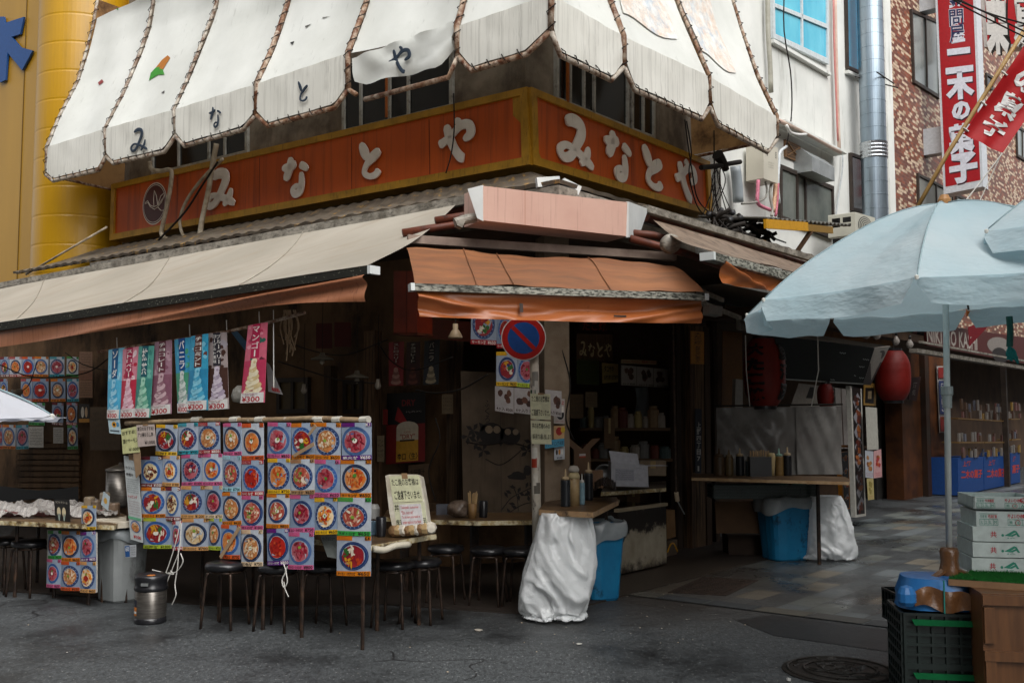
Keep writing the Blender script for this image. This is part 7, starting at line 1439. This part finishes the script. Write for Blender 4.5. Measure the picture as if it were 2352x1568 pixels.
o = bpy.data.objects['vertical_plate']; q = Qp(E([(903, 450), (985, 448), (1004, 960), (925, 960)]), PR(-.13)); b = MB(); rect(b, q, .08, .02, .92, .18, 1, pm('8a2420')); rect(b, q, .08, .22, .92, .72, 1, pm('2a3a6a')); rect(b, q, .08, .76, .92, .98, 1, pm('8a2420')); txt(b, q, '酒たばこ', .25, .25, .75, .7, 2, pm('c8c4c4'), .02, vert=True); b.build('lettering', o)
sign('dark_plaque', E([(700, 540), (780, 530), (745, 720), (685, 705)]), PR(-.1), '3a1614', 'small dark red tilted plaque behind the bright lantern', 'plaque', (('酒処', .3, .2, .7, .8, 1),), pm('8a7a74'))
b = MB(); P_ = [hit(*p, PR(-.6)) for p in E([(440, 1340), (650, 1340)])]; b.box(V((P_[0].x, P_[0].y, 0)), V((P_[1].x - P_[0].x, P_[1].y - P_[0].y, 0)), -nR * .1, Z * 2.2, mat('grey_shutter', '3a3835', '2a2826', 3, rough=.6)); tag(b.build('closed_shutter'), 'dim grey shutter beneath the bright red lantern', 'shutter')
for i, (x0, x1, y0, y1, s) in enumerate(((1062, 1255, 1148, 1342, '二木の菓子'), (1262, 1430, 1140, 1335, '二木の菓子'), (1468, 1536, 1112, 1300, '菓子'))):
    q = Qp(E([(x0, y0 + 4), (x1, y0 - 4), (x1 + 2, y1 - 14), (x0, y1)]), PR(.3)); p_ = V((q.p(.5, 1).x, q.p(.5, 1).y, 0)); r = thing('snack_stand', p_, ('left blue draped snack stand with red lettering in the far shop', 'middle blue draped snack stand with red lettering in the far shop', 'right blue draped snack stand cut by a dark post in the far shop')[i], 'snack stand', 'blue snack stands in the far shop')
    b = MB(); b.prism([q.p(0, 0), q.p(1, 0), V((q.p(1, 1).x, q.p(1, 1).y, .02)), V((q.p(0, 1).x, q.p(0, 1).y, .02))], -nR * .6, pm('174484', .6)); b.build('blue_cloth', r); b = MB()
    txt(b, q, s, .12, .5, .95, .86, 2, pm('b8362e'), .04); txt(b, q, '上野', .18, .14, .5, .36, 2, pm('a8382e'), .03); b.build('lettering', r); b = MB(); r_ = random.Random(i)
    for u in (.05, .5, .95): b.bar(q.p(u, 0) - nR * .1, q.p(u, 0) - nR * .1 + Z * .75, .04, .04, pm('8a6a34'))
    for zz in (.28, .72): b.bar(q.p(0, 0) - nR * .12 + Z * zz, q.p(1, 0) - nR * .12 + Z * zz, .3, .02, pm('7a5c30'))
    b.build('rack', r); b = MB()
    for j in range(34):
        p = q.p(r_.random(), 0) - nR * r_.uniform(-.02, .12) + Z * r_.choice((.0, .3, .74, .9)); b.box(p, uR * r_.uniform(.06, .12), nR * .03, Z * r_.uniform(.1, .2), pm(r_.choice(('7a7672', '5a4434', '8a6e36', '5e606a', '7e7872', '4a342a', '6a4844'))))
    b.build('snack_pack', r); r.children[-1]['kind'] = 'stuff'
b = MB(); p = hit(*E([(1440, 1300)])[0], PR(.35)); b.cbox(V((p.x, p.y, 1.4)), .1, .1, 2.8, m_frame, uR); tag(b.build('dark_post'), 'dark upright post between the blue snack stands', 'post')
b = MB(); q = Qp(E([(1140, 150), (1370, 65), (1150, 300), (1140, 290)]), PY(7.8)); b.prism([q.p(0, 0), q.p(1, 0), q.p(1, 1)], V((0, .004, 0)), pm('7a2028')); ell(b, q, .22, .62, .05, .05, 1, pm('b8a8a0'), 8, .3, rng); tag(b.build('pennant'), 'dark red triangular pennant hanging under the big parasol', 'pennant')
b = MB(); P_ = [hit(*p, PY(5.6)) for p in E([(1455, 70), (1462, 180), (1458, 300)])]; b.tube(P_, .018, pm('1c5a50'), 7); r_ = random.Random(8)
for i in range(9): b.tube(crv([hit(*p, PY(5.6)) for p in E([(1455 + r_.uniform(-8, 8), 300), (1440 + r_.uniform(-20, 60), 350 + r_.uniform(-20, 20)), (1440 + r_.uniform(-10, 90), 400 + r_.uniform(-20, 40)), (1450 + r_.uniform(-10, 30), 330)])], 5), .007, pm('17807c', .6), 5)
tag(b.build('rope_coil'), 'knotted teal rope hanging at the right edge', 'rope')
b = MB(); b.bar(hit(*E([(1380, 100)])[0], PY(6.6)), hit(*E([(1700, 60)])[0], PY(6.6)), .06, .06, pm('b0561c')); tag(b.build('orange_bar'), 'orange bar under the parasols at the right edge', 'bar')
b = MB(); c = hit(*E([(1150, 65)])[0], PY(6.0)); b.box(c, V((.09, 0, .02)), V((0, .05, 0)), Z * .06, pm('b8641c')); tag(b.build('orange_clip', bevel=.01), 'small orange clip hanging at the far rim of the big parasol', 'clip')
# ------------------------------------------------------------------ parasols
def umb_mat(name, c1, c2, tr=.45):
    t = NT(name); col = t.mix(t.mr(t.noise(2), .3, .7), lin(c1), lin(c2)); w = t.noise(3.5, (1, 1, 2), 4); return t.bsdf(col, .8, 0, .2, t.bump(w, .5, .05), tr, lin(c2))
m_umb = umb_mat('pale_blue_cotton', 'd8e5e9', 'bfd9e1')
def parasol(label, c, zr, za, Rr, a0, foot, m, pole=True, group='pale blue market parasols', tilt=(0, 0), val=.115, name='parasol', n=8):
    r = thing(name, V((foot.x, foot.y, foot.z)), label, 'parasol', group)
    ang = lambda k: R(a0 + 360 / n * k)
    zt2 = lambda p: Z * (tilt[0] * (p.x - c.x) + tilt[1] * (p.y - c.y))
    prof = lambda s: za - (za - zr) * (s ** 1.75)
    b = MB()
    for k in range(n):
        def fn(s, v, k=k):
            a = ang(k) + (ang(k + 1) - ang(k)) * s; f = math.sin(math.pi * s); rr_ = Rr * v * math.cos(math.pi / n) / math.cos(a - (ang(k) + ang(k + 1)) / 2) * (1 - .035 * f * v)
            p = V((c.x + math.cos(a) * rr_, c.y + math.sin(a) * rr_, prof(v) - .045 * f * v * (1.15 - v) * 2.2 + .006 * math.sin(17 * s + 9 * v + k) * v)); return p + zt2(p)
        b.grid(fn, 12, 14, m)
        b.tube([fn(0, .03 + .96 * j / 14) + Z * .002 for j in range(15)], .0035, m_leg if False else pm('8fa6ac', .8), 4)
    b.build('canopy', r, smooth=True)
    for k in range(n):
        b = MB(); r_ = random.Random(k)
        w1, w2 = r_.uniform(-.04, .04), r_.uniform(.02, .06)
        def fv(s, v, k=k):
            s2 = .015 + .97 * s; a = ang(k) + (ang(k + 1) - ang(k)) * s2; f = math.sin(math.pi * s2); rr_ = Rr * math.cos(math.pi / n) / math.cos(a - (ang(k) + ang(k + 1)) / 2) * (1 - .035 * f)
            e = min(s, 1 - s); hh = val * (min(1, (e / .07)) ** .5 * .75 + .25) * v
            p = V((c.x + math.cos(a) * (rr_ + .002 + .03 * math.sin(7 * s + k) * v + .012 * math.sin(17 * s + 2 * k) * v + w1 * v), c.y + math.sin(a) * (rr_ + .002 + w1 * v), zr - .02 * f * .3 - hh + .008 * math.sin(9 * s + 2 * k) * v)); return p + zt2(p)
        b.grid(fv, 16, 5, m); b.build('valance_flap', r, smooth=True)
        b = MB(); a = ang(k); b.tube([V((c.x + math.cos(a) * Rr * s, c.y + math.sin(a) * Rr * s, prof(s) - .012)) + zt2(V((c.x + math.cos(a) * Rr * s, c.y + math.sin(a) * Rr * s, 0))) for s in (.02, .25, .5, .75, .985)], .006, m_leg, 5); b.build('rib', r)
        tip = V((c.x + math.cos(a) * Rr, c.y + math.sin(a) * Rr, zr)); tip = tip + zt2(tip); b = MB(); b.lathe(tip, [(0, -.01), (.008, -.008), (.01, .006), (0, .012)], pm('d8d8d0', .3), 8); b.build('rib_tip', r)
    if pole:
        b = MB(); b.tube([foot, V((c.x, c.y, za - .02))], .0155, mat('pole_paint', 'd4d9d6', 'c6ccc9', 4, rough=.35, dirt=('5a3a22', 8, .66, .72, (1, 1, 1))), 16); b.build('pole', r, smooth=True)
        b = MB(); pt = foot.lerp(V((c.x, c.y, za)), .44); b.lathe(pt, [(.0, -.06), (.022, -.06), (.024, .0), (.03, .01), (.03, .05), (0, .05)], pm('a8b0ae', .3), 14); b.build('clamp', r)
        b = MB(); b.lathe(V((c.x, c.y, za)), [(0, -.02), (.03, -.02), (.032, .02), (.02, .045), (0, .05)], pm('a87a4a'), 12); b.build('finial', r)
    return r
uc_ = V((2.23, 5.1, 0)); foot = hit(2180, 1262, PY(5.15))
pr_ = parasol('large pale blue parasol over the vegetable boxes, pole in full view', uc_, 2.1, 2.58, 1.045, 195, foot, m_umb, tilt=(.05, 0))
parasol('second pale blue parasol cut by the right picture border, overlapping the first', V((3.22, 4.5, 0)), 2.3, 2.82, 1.14, 187, V((3.22, 4.5, .0)), m_umb)
parasol('white umbrella edge entering from the left picture border', V((-2.18, 3.5, 0)), 1.49, 1.68, .56, 4, V((-2.18, 3.5, .9)), umb_mat('white_nylon', 'd8d6dc', 'ccd0d8', .3), True, None, val=.008, name='umbrella')
# ------------------------------------------------------------------ foreground stall at the right
ax = V((.985, -.17, 0)).normalized(); ay = Z.cross(ax)
m_gc = mat('black_green_plastic', '0c1614', '111e1b', 6, rough=.4, spec=.5); m_grn = mat('green_handle', '0b4f2b', '0a4526', 8, rough=.9, spec=.1)
o = hit(2074, 1420, PY(5.0)); o = V((o.x, o.y, 0)); w_ = .40; ztop = hit(2074, 1404, PY(5.0)).z; h_ = (ztop - .03) / 2
for i in range(2): crate(('lower', 'upper')[i] + ' black folding crate with a green handle bar under the blue water tank', o + Z * (.02 + i * (h_ + .004)), ax, ay, w_, .34, h_, m_gc, band=m_grn, rows=5, cols=6)
r = thing('water_tank', o + ax * .2 + ay * .15 + Z * ztop, 'blue plastic parasol base tank wrapped in torn brown tape on top of the crates', 'tank'); m_tank = mat('tank_blue', '2a6ca8', '215c94', 3, rough=.35); b = MB()
def tk(s, v):
    a = s * 2 * math.pi; k = (abs(math.cos(a)) ** 3 + abs(math.sin(a)) ** 3) ** (-1 / 3); e = math.sin(math.pi * min(1, .12 + .76 * v)); z = .15 * v; w = (.98 - .14 * v ** 3) * (1 - .03 * abs(math.sin(3.1 * v * 2)))
    return o + ax * (.2 + math.cos(a) * k * .205 * w) + ay * (.16 + math.sin(a) * k * .16 * w) + Z * (ztop + .005 + z)
b.grid(tk, 40, 10, m_tank); b.face([tk(i / 40, 1) for i in range(40)], m_tank); b.build('shell', r, smooth=True)
m_tape = mat('brown_tape', '6e4a2c', '5a3a22', 12, .35, .65, rough=.3, spec=.6, bump=.5, bs=30); b = MB()
b.grid(lambda s, v: o + ax * (.055 + .28 * s) - ay * (.012 + .012 * math.sin(14 * s) * math.sin(3 * v)) + Z * (ztop + .03 + .07 * v + .014 * math.sin(9 * s) + .035 * math.sin(math.pi * s) * v - .03 * s), 24, 5, m_tape); b.build('brown_tape', r, smooth=True)
b = MB(); b.tube([o + ax * .19 - ay * .02 + Z * (ztop + z) for z in (.0, .06, .12, .16)], .004, pm('1c7a70'), 5); b.build('teal_string', r)
b = MB(); b.lathe(o + ax * .02 - ay * .0 + Z * (ztop + .03), [(.03, 0), (.045, .02), (.045, .06), (.03, .09), (0, .1)], m_tank, 12); b.build('spout', r)
r = pr_; b = MB(); b.lathe(foot - Z * .15, [(0, 0), (.045, 0), (.055, .03), (.045, .07), (.042, .1), (.047, .14), (.04, .16), (0, .165)], m_tape, 16); b.build('wrapped_socket', r, smooth=True)
b = MB(); f0 = foot - Z * .08
for dst, wd in ((o + ax * .02 + ay * .02 + Z * (ztop + .06), .035), (foot + V((.28, -.25, -.22)), .03)): b.bar(f0, dst, wd, .012, m_tape)
b.build('tape_strap', r)
b = MB(); b.lathe(foot - Z * .15 , [(0, -.5), (.05, -.5), (.05, 0), (0, 0)], m_leg, 10); b.build('base_stem', r)
crate('black crate with slatted lid on the pavement behind the parasol base', V((hit(2087, 1300, PY(5.7)).x, 5.7, hit(2087, 1424, PY(5.7)).z - .06)), V((1, 0, 0)), V((0, 1, 0)), .52, .4, .17, m_gc, rows=2, cols=8)
b = MB(); p = hit(2088, 1424, PY(5.72)); b.box(V((p.x + .02, 5.74, 0)), V((.46, 0, 0)), V((0, .34, 0)), Z * (p.z - .07), mat('old_board', '4a382a', '3a2b20', 6, rough=.8)); tag(b.build('wooden_box'), 'dark wooden box carrying the crate behind the parasol base', 'box')
# cabinet with turf and boxes
co_ = hit(2258, 1470, PY(4.75)); co_ = V((co_.x, co_.y, 0)); zt_ = hit(2260, 1352, PY(4.75)).z; m_cab = mat('varnished_wood', '664327', '50331d', 4, .35, .65, (6, 6, .6), rough=.4)
r = thing('cabinet', co_ + ax * .4, 'varnished wooden cabinet with panelled front under the green turf', 'cabinet'); b = MB(); b.box(co_, ax * 1.0, ay * .5, Z * (zt_ - .02), m_cab); b.build('body', r)
b = MB()
for z0 in (.0, .42):
    for x0 in (.0, .34, .68): 
        b.box(co_ + ax * (x0 + .005) + Z * (z0 + .02) - ay * 0, ax * .045, -ay * .018, Z * min(.34, zt_ - .1 - z0), m_cab)
b.box(co_ + Z * .36 , ax * 1.0, -ay * .022, Z * .045, m_cab); b.box(co_ + Z * (zt_ - .07), ax * 1.0, -ay * .02, Z * .045, m_cab); b.build('panel_trim', r)
m_turf = mat('artificial_turf', '0f6a1e', '0a5518', 40, rough=.9, bump=1, bs=300); tq = [hit(x, y, PZ(zt_ + .01)) for x, y in ((2178, 1329), (2250, 1308), (2420, 1300), (2420, 1345))]
r = thing('turf_sheet', tq[0], 'green artificial turf sheet on a worn wooden board under the white boxes', 'turf'); b = MB(); b.prism(tq[:1] + [hit(2300, 1338, PZ(zt_ + .01)) ] + [tq[3], tq[2], tq[1]], -Z * .03, mat('worn_plank', '8a6a4c', '75583e', 8, rough=.8)); b.build('board', r)
b = MB(); r_ = random.Random(1); 
for i in range(5200):
    s, t_ = r_.random(), r_.random(); p = (tq[0].lerp(tq[3], s)).lerp(tq[1].lerp(tq[2], s), t_) + Z * .001; d = V((r_.uniform(-.008, .008), r_.uniform(-.008, .008), r_.uniform(.01, .02))); b.face([p, p + V((.004, 0, 0)), p + d], m_turf)
b.face([p + Z * .002 for p in (tq[0], tq[3], tq[2], tq[1])], m_turf); o_ = b.build('grass_blades', r); o_['kind'] = 'stuff'
m_box = pm('c4ceca', .55); GRN = pm('2f8a72'); RD2 = pm('b8343c')
for i, (y0, y1, x0, kind) in enumerate(((1138, 1168, 2236, 'a'), (1172, 1208, 2243, 'a'), (1207, 1242, 2235, 'b'), (1243, 1278, 2235, 'b'), (1279, 1316, 2233, 'b'))):
    a = hit(x0, y1, PY(5.17)); c = hit(x0, y0, PY(5.17)); H = c.z - a.z - .003; q = Q(V((a.x, a.y, a.z + H)), V((a.x, a.y, a.z + H)) + ax * .30, a + ax * .30, a)
    lb_ = ('top open white carton with red and green stamps, highest of the stack', 'second white carton from the top with a red oval stamp', 'middle white carton with a green triangle emblem, just under the stamped cartons', 'white carton with a green triangle emblem, second from the turf', 'lowest white carton with a green triangle emblem, resting on the turf')[i]; b = MB()
    if i == 0:
        for p0, e, nn in ((q.p(0, 1), ax * .30, ay), (q.p(0, 1), ay * .3, ax), (q.p(0, 1) + ay * .3, ax * .30, -ay), (q.p(1, 1), ay * .3, -ax)): b.box(p0, e, nn * .008, Z * H, m_box)
        b.box(q.p(0, 1), ax * .30, ay * .3, Z * .01, m_box)
    else: b.prism([q.p(0, 0), q.p(1, 0), q.p(1, 1), q.p(0, 1)], ay * .3, m_box)
    if kind == 'a':
        for (u0, u1, s) in ((.05, .34, '生産者'), (.5, .95, '等級')):
            rect(b, q, u0, .14, u1 if kind else u1, .17, 1, GRN); rect(b, q, u0, .88, u1, .91, 1, GRN); rect(b, q, u0, .5, u1, .53, 1, GRN)
            for j in range(5): u = u0 + (u1 - u0) * j / 4; rect(b, q, u, .5, u + .006, .91, 1, GRN)
        txt(b, q, '生産者', .06, .22, .17, .44, 1, GRN); txt(b, q, '竹井聡哲' if i == 0 else '武井好美', .19, .2, .33, .46, 2, RD2, .02)
        for j, t_ in enumerate(('3L', '2L', 'L', 'M')): txt(b, q, t_, .065 + j * .073, .6, .105 + j * .073, .82, 1, GRN)
        rect(b, q, .5, .05, .96, .48, 1.4, m_box); txt(b, q, 'やよいひめ', .5, .14, .74, .44, 2, RD2, .03); ell(b, q, .83, .28, .1, .22, 2, RD2); txt(b, q, '予約', .76, .14, .9, .42, 3, m_box, .02)
        for j, t_ in enumerate(('秀', '優', 'A', 'B')): txt(b, q, t_, .52 + j * .115, .6, .58 + j * .115, .84, 2, GRN)
        ell(b, q, .66, .72, .04, .19, 2, RD2); ell(b, q, .66, .72, .032, .155, 2.4, m_box); txt(b, q, '優', .635, .6, .685, .84, 3, GRN)
    else:
        txt(b, q, '共', .28, .3, .38, .72, 1, RD2, .02); txt(b, q, '選', .82, .3, .93, .75, 1, RD2, .02)
        poly(b, q, [(.5, .58), (.66, .2), (.69, .3), (.57, .62)], 1, GRN); poly(b, q, [(.56, .62), (.68, .4), (.7, .48), (.63, .64)], 1.4, GRN); poly(b, q, [(.66, .24), (.69, .24), (.75, .64), (.71, .64)], 1.8, GRN); ell(b, q, .475, .56, .022, .09, 1, GRN); txt(b, q, 'JA', .53, .7, .68, .8, 1, GRN)
    tag(b.build('carton'), lb_, 'box', 'stack of white vegetable cartons')
# ------------------------------------------------------------------ ground details
c = g(1930, 1541); m_iron = mat('cast_iron', '3c3834', '2c2a27', 14, rough=.5, metal=.4, bump=.5, bs=60); rM = (g(2060, 1541).x - g(1800, 1541).x) / 2
r = thing('manhole_cover', V((c.x, c.y, 0)), 'round cast iron manhole cover with a raised pattern in the road', 'manhole cover'); b = MB(); b.lathe(c, [(0, .004), (rM, .004), (rM, .007), (rM * .96, .009), (0, .009)], m_iron, 48); b.build('plate', r); b = MB(); r_ = random.Random(4)
for k in (.9, .62, .3): b.tube([c + V((math.cos(i * math.pi / 24) * rM * k, math.sin(i * math.pi / 24) * rM * k, .011)) for i in range(49)], .009, m_iron, 5)
for i in range(40): a, d = r_.uniform(0, 6.28), r_.uniform(.1, .85) * rM; p = c + V((math.cos(a) * d, math.sin(a) * d, .01)); e = V((r_.uniform(-1, 1), r_.uniform(-1, 1), 0)).normalized() * .06; b.tube([p - e, p + V((e.y, -e.x, 0)) * .4, p + e], .007, m_iron, 4)
b.build('raised_pattern', r)
pq = [g(x, y) for x, y in ((1534, 1362), (1615, 1326), (1742, 1334), (1668, 1369))]; r = thing('drain_cover', sum(pq, V()) / 4, 'rectangular rusty chequered drain cover in the pavement', 'drain cover'); b = MB(); b.prism([p + Z * .006 for p in pq], Z * .005, mat('rusty_iron', '3a2c22', '2a211b', 12, rough=.7, bump=.5, bs=70)); b.build('plate', r); b = MB()
for i in range(1, 14):
    for j in range(1, 9): p = (pq[0].lerp(pq[1], i / 14)).lerp(pq[3].lerp(pq[2], i / 14), j / 9) + Z * .012; b.cbox(p, .035, .025, .006, mat('rusty_iron', '3a2c22'), (pq[1] - pq[0]).normalized() if (i + j) % 2 else (pq[3] - pq[0]).normalized())
b.build('stud', r); r.children[-1]['kind'] = 'stuff'
b = MB(); r_ = random.Random(12)
for i in range(150):
    x, y = r_.uniform(40, 2050), r_.uniform(1395, 1567)
    if i > 70 : x, y = r_.uniform(1200, 1600), r_.uniform(1330, 1480)
    if r_.random() < .4: x, y = r_.uniform(1380, 1560), r_.uniform(1300, 1370)
    p = g(x, y, .006); s = r_.uniform(.002, .007); b.lathe(p, [(0, 0), (s, 0), (s * .8, s * .5), (0, s * .6)], pm(r_.choice(('a8a49a', '8a867c', '6e6a60', 'b8a890'))), 6)
tag(b.build('litter_crumbs'), 'scattered pale crumbs and grit on the road', 'litter', kind='stuff')
for i, (x, y, h, lab) in enumerate(((1098, 1446, 'b8b0a4', 'flat scrap of pale paper on the road in front of the stools'), (1330, 1478, 'c2c0b8', 'small white scrap on the road below the big white bag'), (1812, 1586 - 24, 'c8c8c4', 'white pebble on the road near the round manhole'))):
    p = g(x, y, .006); b = MB(); s = (.035, .018, .012)[i]; b.prism([p + V((math.cos(a) * s * r_.uniform(.6, 1.2), math.sin(a) * s * r_.uniform(.6, 1.2), 0)) for a in (0, 1, 2, 3, 4.2, 5.3)], Z * (.004 if i < 2 else .015), pm(h)); tag(b.build('scrap'), lab, 'litter')
# ------------------------------------------------------------------ clutter in the dim interiors
def upright(x, y0, y1, pl, w, h, label, d=.1):
    a, c = hit(x, y0, pl), hit(x, y1, pl); b = MB(); b.bar(a, c, w, d, mat('upright_' + h, h, '241910', 6, .4, .7, (8, 8, .5), rough=.8), up=pl[1]); return tag(b.build('timber_post'), label, 'post')
upright(856, 760, 1240, PL(.1), .16, '6a5038', 'pale wooden post between the kitchen window and the beer poster')
upright(1045, 760, 1190, PL(.05), .13, '57432f', 'pale wooden post between the beer poster and the painted boards')
upright(760, 840, 1160, PL(.05), .1, '4a3826', 'brown post between the two kitchen windows')
for i, (x0, y0, x1, y1, h, lab) in enumerate(((726, 742, 762, 800, '4a1410', 'dull red cloth panel high on the inner wall right of the mango banner'), (768, 740, 806, 796, '4f1712', 'dull red cloth panel above the second kitchen window'), (880, 940, 890, 975, '7a1a16', 'small red tag left of the beer poster'),
      (866, 1000, 882, 1060, '8a7a60', 'small tan paper under the red tag'), (1015, 905, 1040, 950, '7d6c54', 'curled tan paper on the post beside the beer poster'), (1310, 905, 1340, 960, '5e4c36', 'brown paper pinned on the wall right of the plaster pillar'), (1345, 900, 1372, 935, '6a5a44', 'tan paper sheet beside the dark stall opening'), (900, 1118, 930, 1160, '6a5a46', 'brown card leaning on the inner wall above the foam board'),
      (655, 962, 700, 980, '6e6048', 'tan envelope stuck under the kitchen window'))):
    q = Qd(x0, y0, x1, y1, PL(.18) if x1 < 1100 else PR(-.35)); b = MB(); card(b, q, pm(h, .8), 4)
    if i > 2: scrawl(b, q, .1, .1, .9, .85, 1.5, pm('3a2e22'), 4, rng)
    tag(b.build('paper_sheet' if i > 1 else 'cloth_panel'), lab, 'paper' if i > 1 else 'cloth')
# shelves with jars in the takoyaki kitchen
for k, (x0, x1, y, Y, lab) in enumerate(((1330, 1535, 985, 11.2, 'upper shelf of jars and tins in the dim takoyaki kitchen'), (1335, 1540, 1055, 11.1, 'lower shelf of jars and tins in the dim takoyaki kitchen'))):
    a, c = hit(x0, y, PY(Y)), hit(x1, y, PY(Y)); r = thing('shelf', (a + c) / 2, lab, 'shelf'); b = MB(); b.bar(a, c, .3, .03, pm('5a4632', .8)); b.build('board', r)
r_ = random.Random(31); n = 0
for (x0, x1, y, Y) in ((1340, 1530, 985, 11.1), (1345, 1535, 1055, 11.0)):
    x = x0
    while x < x1:
        p = hit(x, y, PY(Y)) + Z * .016; w, h = r_.uniform(.035, .07), r_.uniform(.1, .24); b = MB(); hc = r_.choice(('7a6448', '8a8278', '5a2a20', '3a4a4a', '9a8a5a', '6a6a68'))
        b.lathe(p, [(0, 0), (w, 0), (w, h * .8), (w * .7, h * .88), (w * .75, h), (0, h)], pm(hc, .4), 12); tag(b.build('jar', smooth=False), 'jar or tin in the rows on the kitchen shelves', 'jar', 'jars and tins on the kitchen shelves'); x += r_.uniform(16, 26)
for i, (x, y0, y1, h, lab) in enumerate(((1352, 905, 960, '7a7a78', 'steel ladle hanging in the takoyaki kitchen, left one'), (1362, 905, 970, '6a6a66', 'long steel skimmer hanging beside the ladle'), (1508, 900, 955, '7a6a50', 'wooden handled brush hanging at the right of the takoyaki kitchen'))):
    a, c = hit(x, y0, PR(-.8)), hit(x, y1, PR(-.8)); b = MB(); b.tube([a, c], .008, pm(h, .4), 6); b.lathe(c, [(0, -.03), (.035, -.02), (.045, .01), (.02, .02), (0, .02)], pm(h, .4), 10); tag(b.build('utensil'), lab, 'utensil')
for i, (x0, x1, yt, yb, Y, h, lab) in enumerate(((1440, 1470, 1120, 1160, 10.6, '7a5f42', 'brown carton low behind the chest freezer'), (1388, 1412, 960, 1030, 10.9, '6a5540', 'tall brown carton in the depth of the takoyaki kitchen'), (1470, 1530, 1058, 1092, 10.4, '8a7a66', 'flat tan carton behind the white carton'))):
    q = Qp([(x0, yt), (x1, yt), (x1, yb), (x0, yb)], PY(Y)); b = MB(); b.prism([q.p(0, 0), q.p(1, 0), q.p(1, 1), q.p(0, 1)], -q.n * .2, pm(h, .85)); rect(b, q, .4, 0, .6, .5, 2, pm('a8905e')); tag(b.build('stored_carton'), lab, 'box')
# lamps and wires
for i, (x, y, pl, lab) in enumerate(((820, 868, PL(.9), 'hanging bulb with a flat tin shade inside, in front of the second kitchen window'), (740, 826, PL(.9), 'hanging bulb with a flat tin shade near the red cloth panels'))):
    c = hit(x, y, pl); r = thing('pendant_lamp', c, lab, 'lamp'); b = MB(); b.lathe(c, [(.11, -.0), (.105, .012), (.03, .04), (.02, .07), (0, .07)], pm('6a6458', .5), 18); b.build('shade', r, smooth=True); b = MB(); b.lathe(c, [(0, -.05), (.025, -.03), (.02, .0), (0, .0)], pm('b0a898', .2), 10); b.build('bulb', r, smooth=True); b = MB(); b.tube([c + Z * .07, c + Z * .6], .004, m_rope, 4); b.build('cord', r)
for k, pts in enumerate((((870, 790), (900, 830), (950, 850), (1040, 820)), ((640, 770), (700, 800), (790, 815), (890, 780)), ((1000, 960), (1010, 1010), (985, 1080), (1000, 1150)), ((1290, 800), (1310, 880), (1300, 960), (1318, 1010)), ((150, 810), (200, 840), (290, 850), (420, 800)))):
    cable('cable', pts, PL(.7) if k != 3 else PY(8.95), .006, m_rope, ('sagging black wire under the red beam', 'sagging black wire before the red cloth panels', 'black wire hanging down beside the beer poster', 'black wire hanging down the plaster pillar', 'black wire sagging behind the ice cream banners')[k])
# white box bracket and camera-like unit at the right end of the small awning
b = MB(); b.bar(hit(1622, 712, PM(2.2)), hit(1652, 716, PM(2.2)), .1, .07, pm('7e7a74')); tag(b.build('speaker_box'), 'small grey box under the right end of the small orange awning', 'box')
# steel struts above the right-hand opening
for k, (x0, y0, x1, y1, lab) in enumerate(((1545, 640, 1660, 690, 'upper pale steel strut behind the right end of the small orange awning'), (1560, 675, 1700, 730, 'lower pale steel strut behind the right end of the small orange awning'))):
    b = MB(); b.bar(hit(x0, y0, PR(1.6)), hit(x1, y1, PR(1.6)), .03, .035, m_rail); tag(b.build('steel_strut'), lab, 'strut')
# puddle stains and a paper scrap
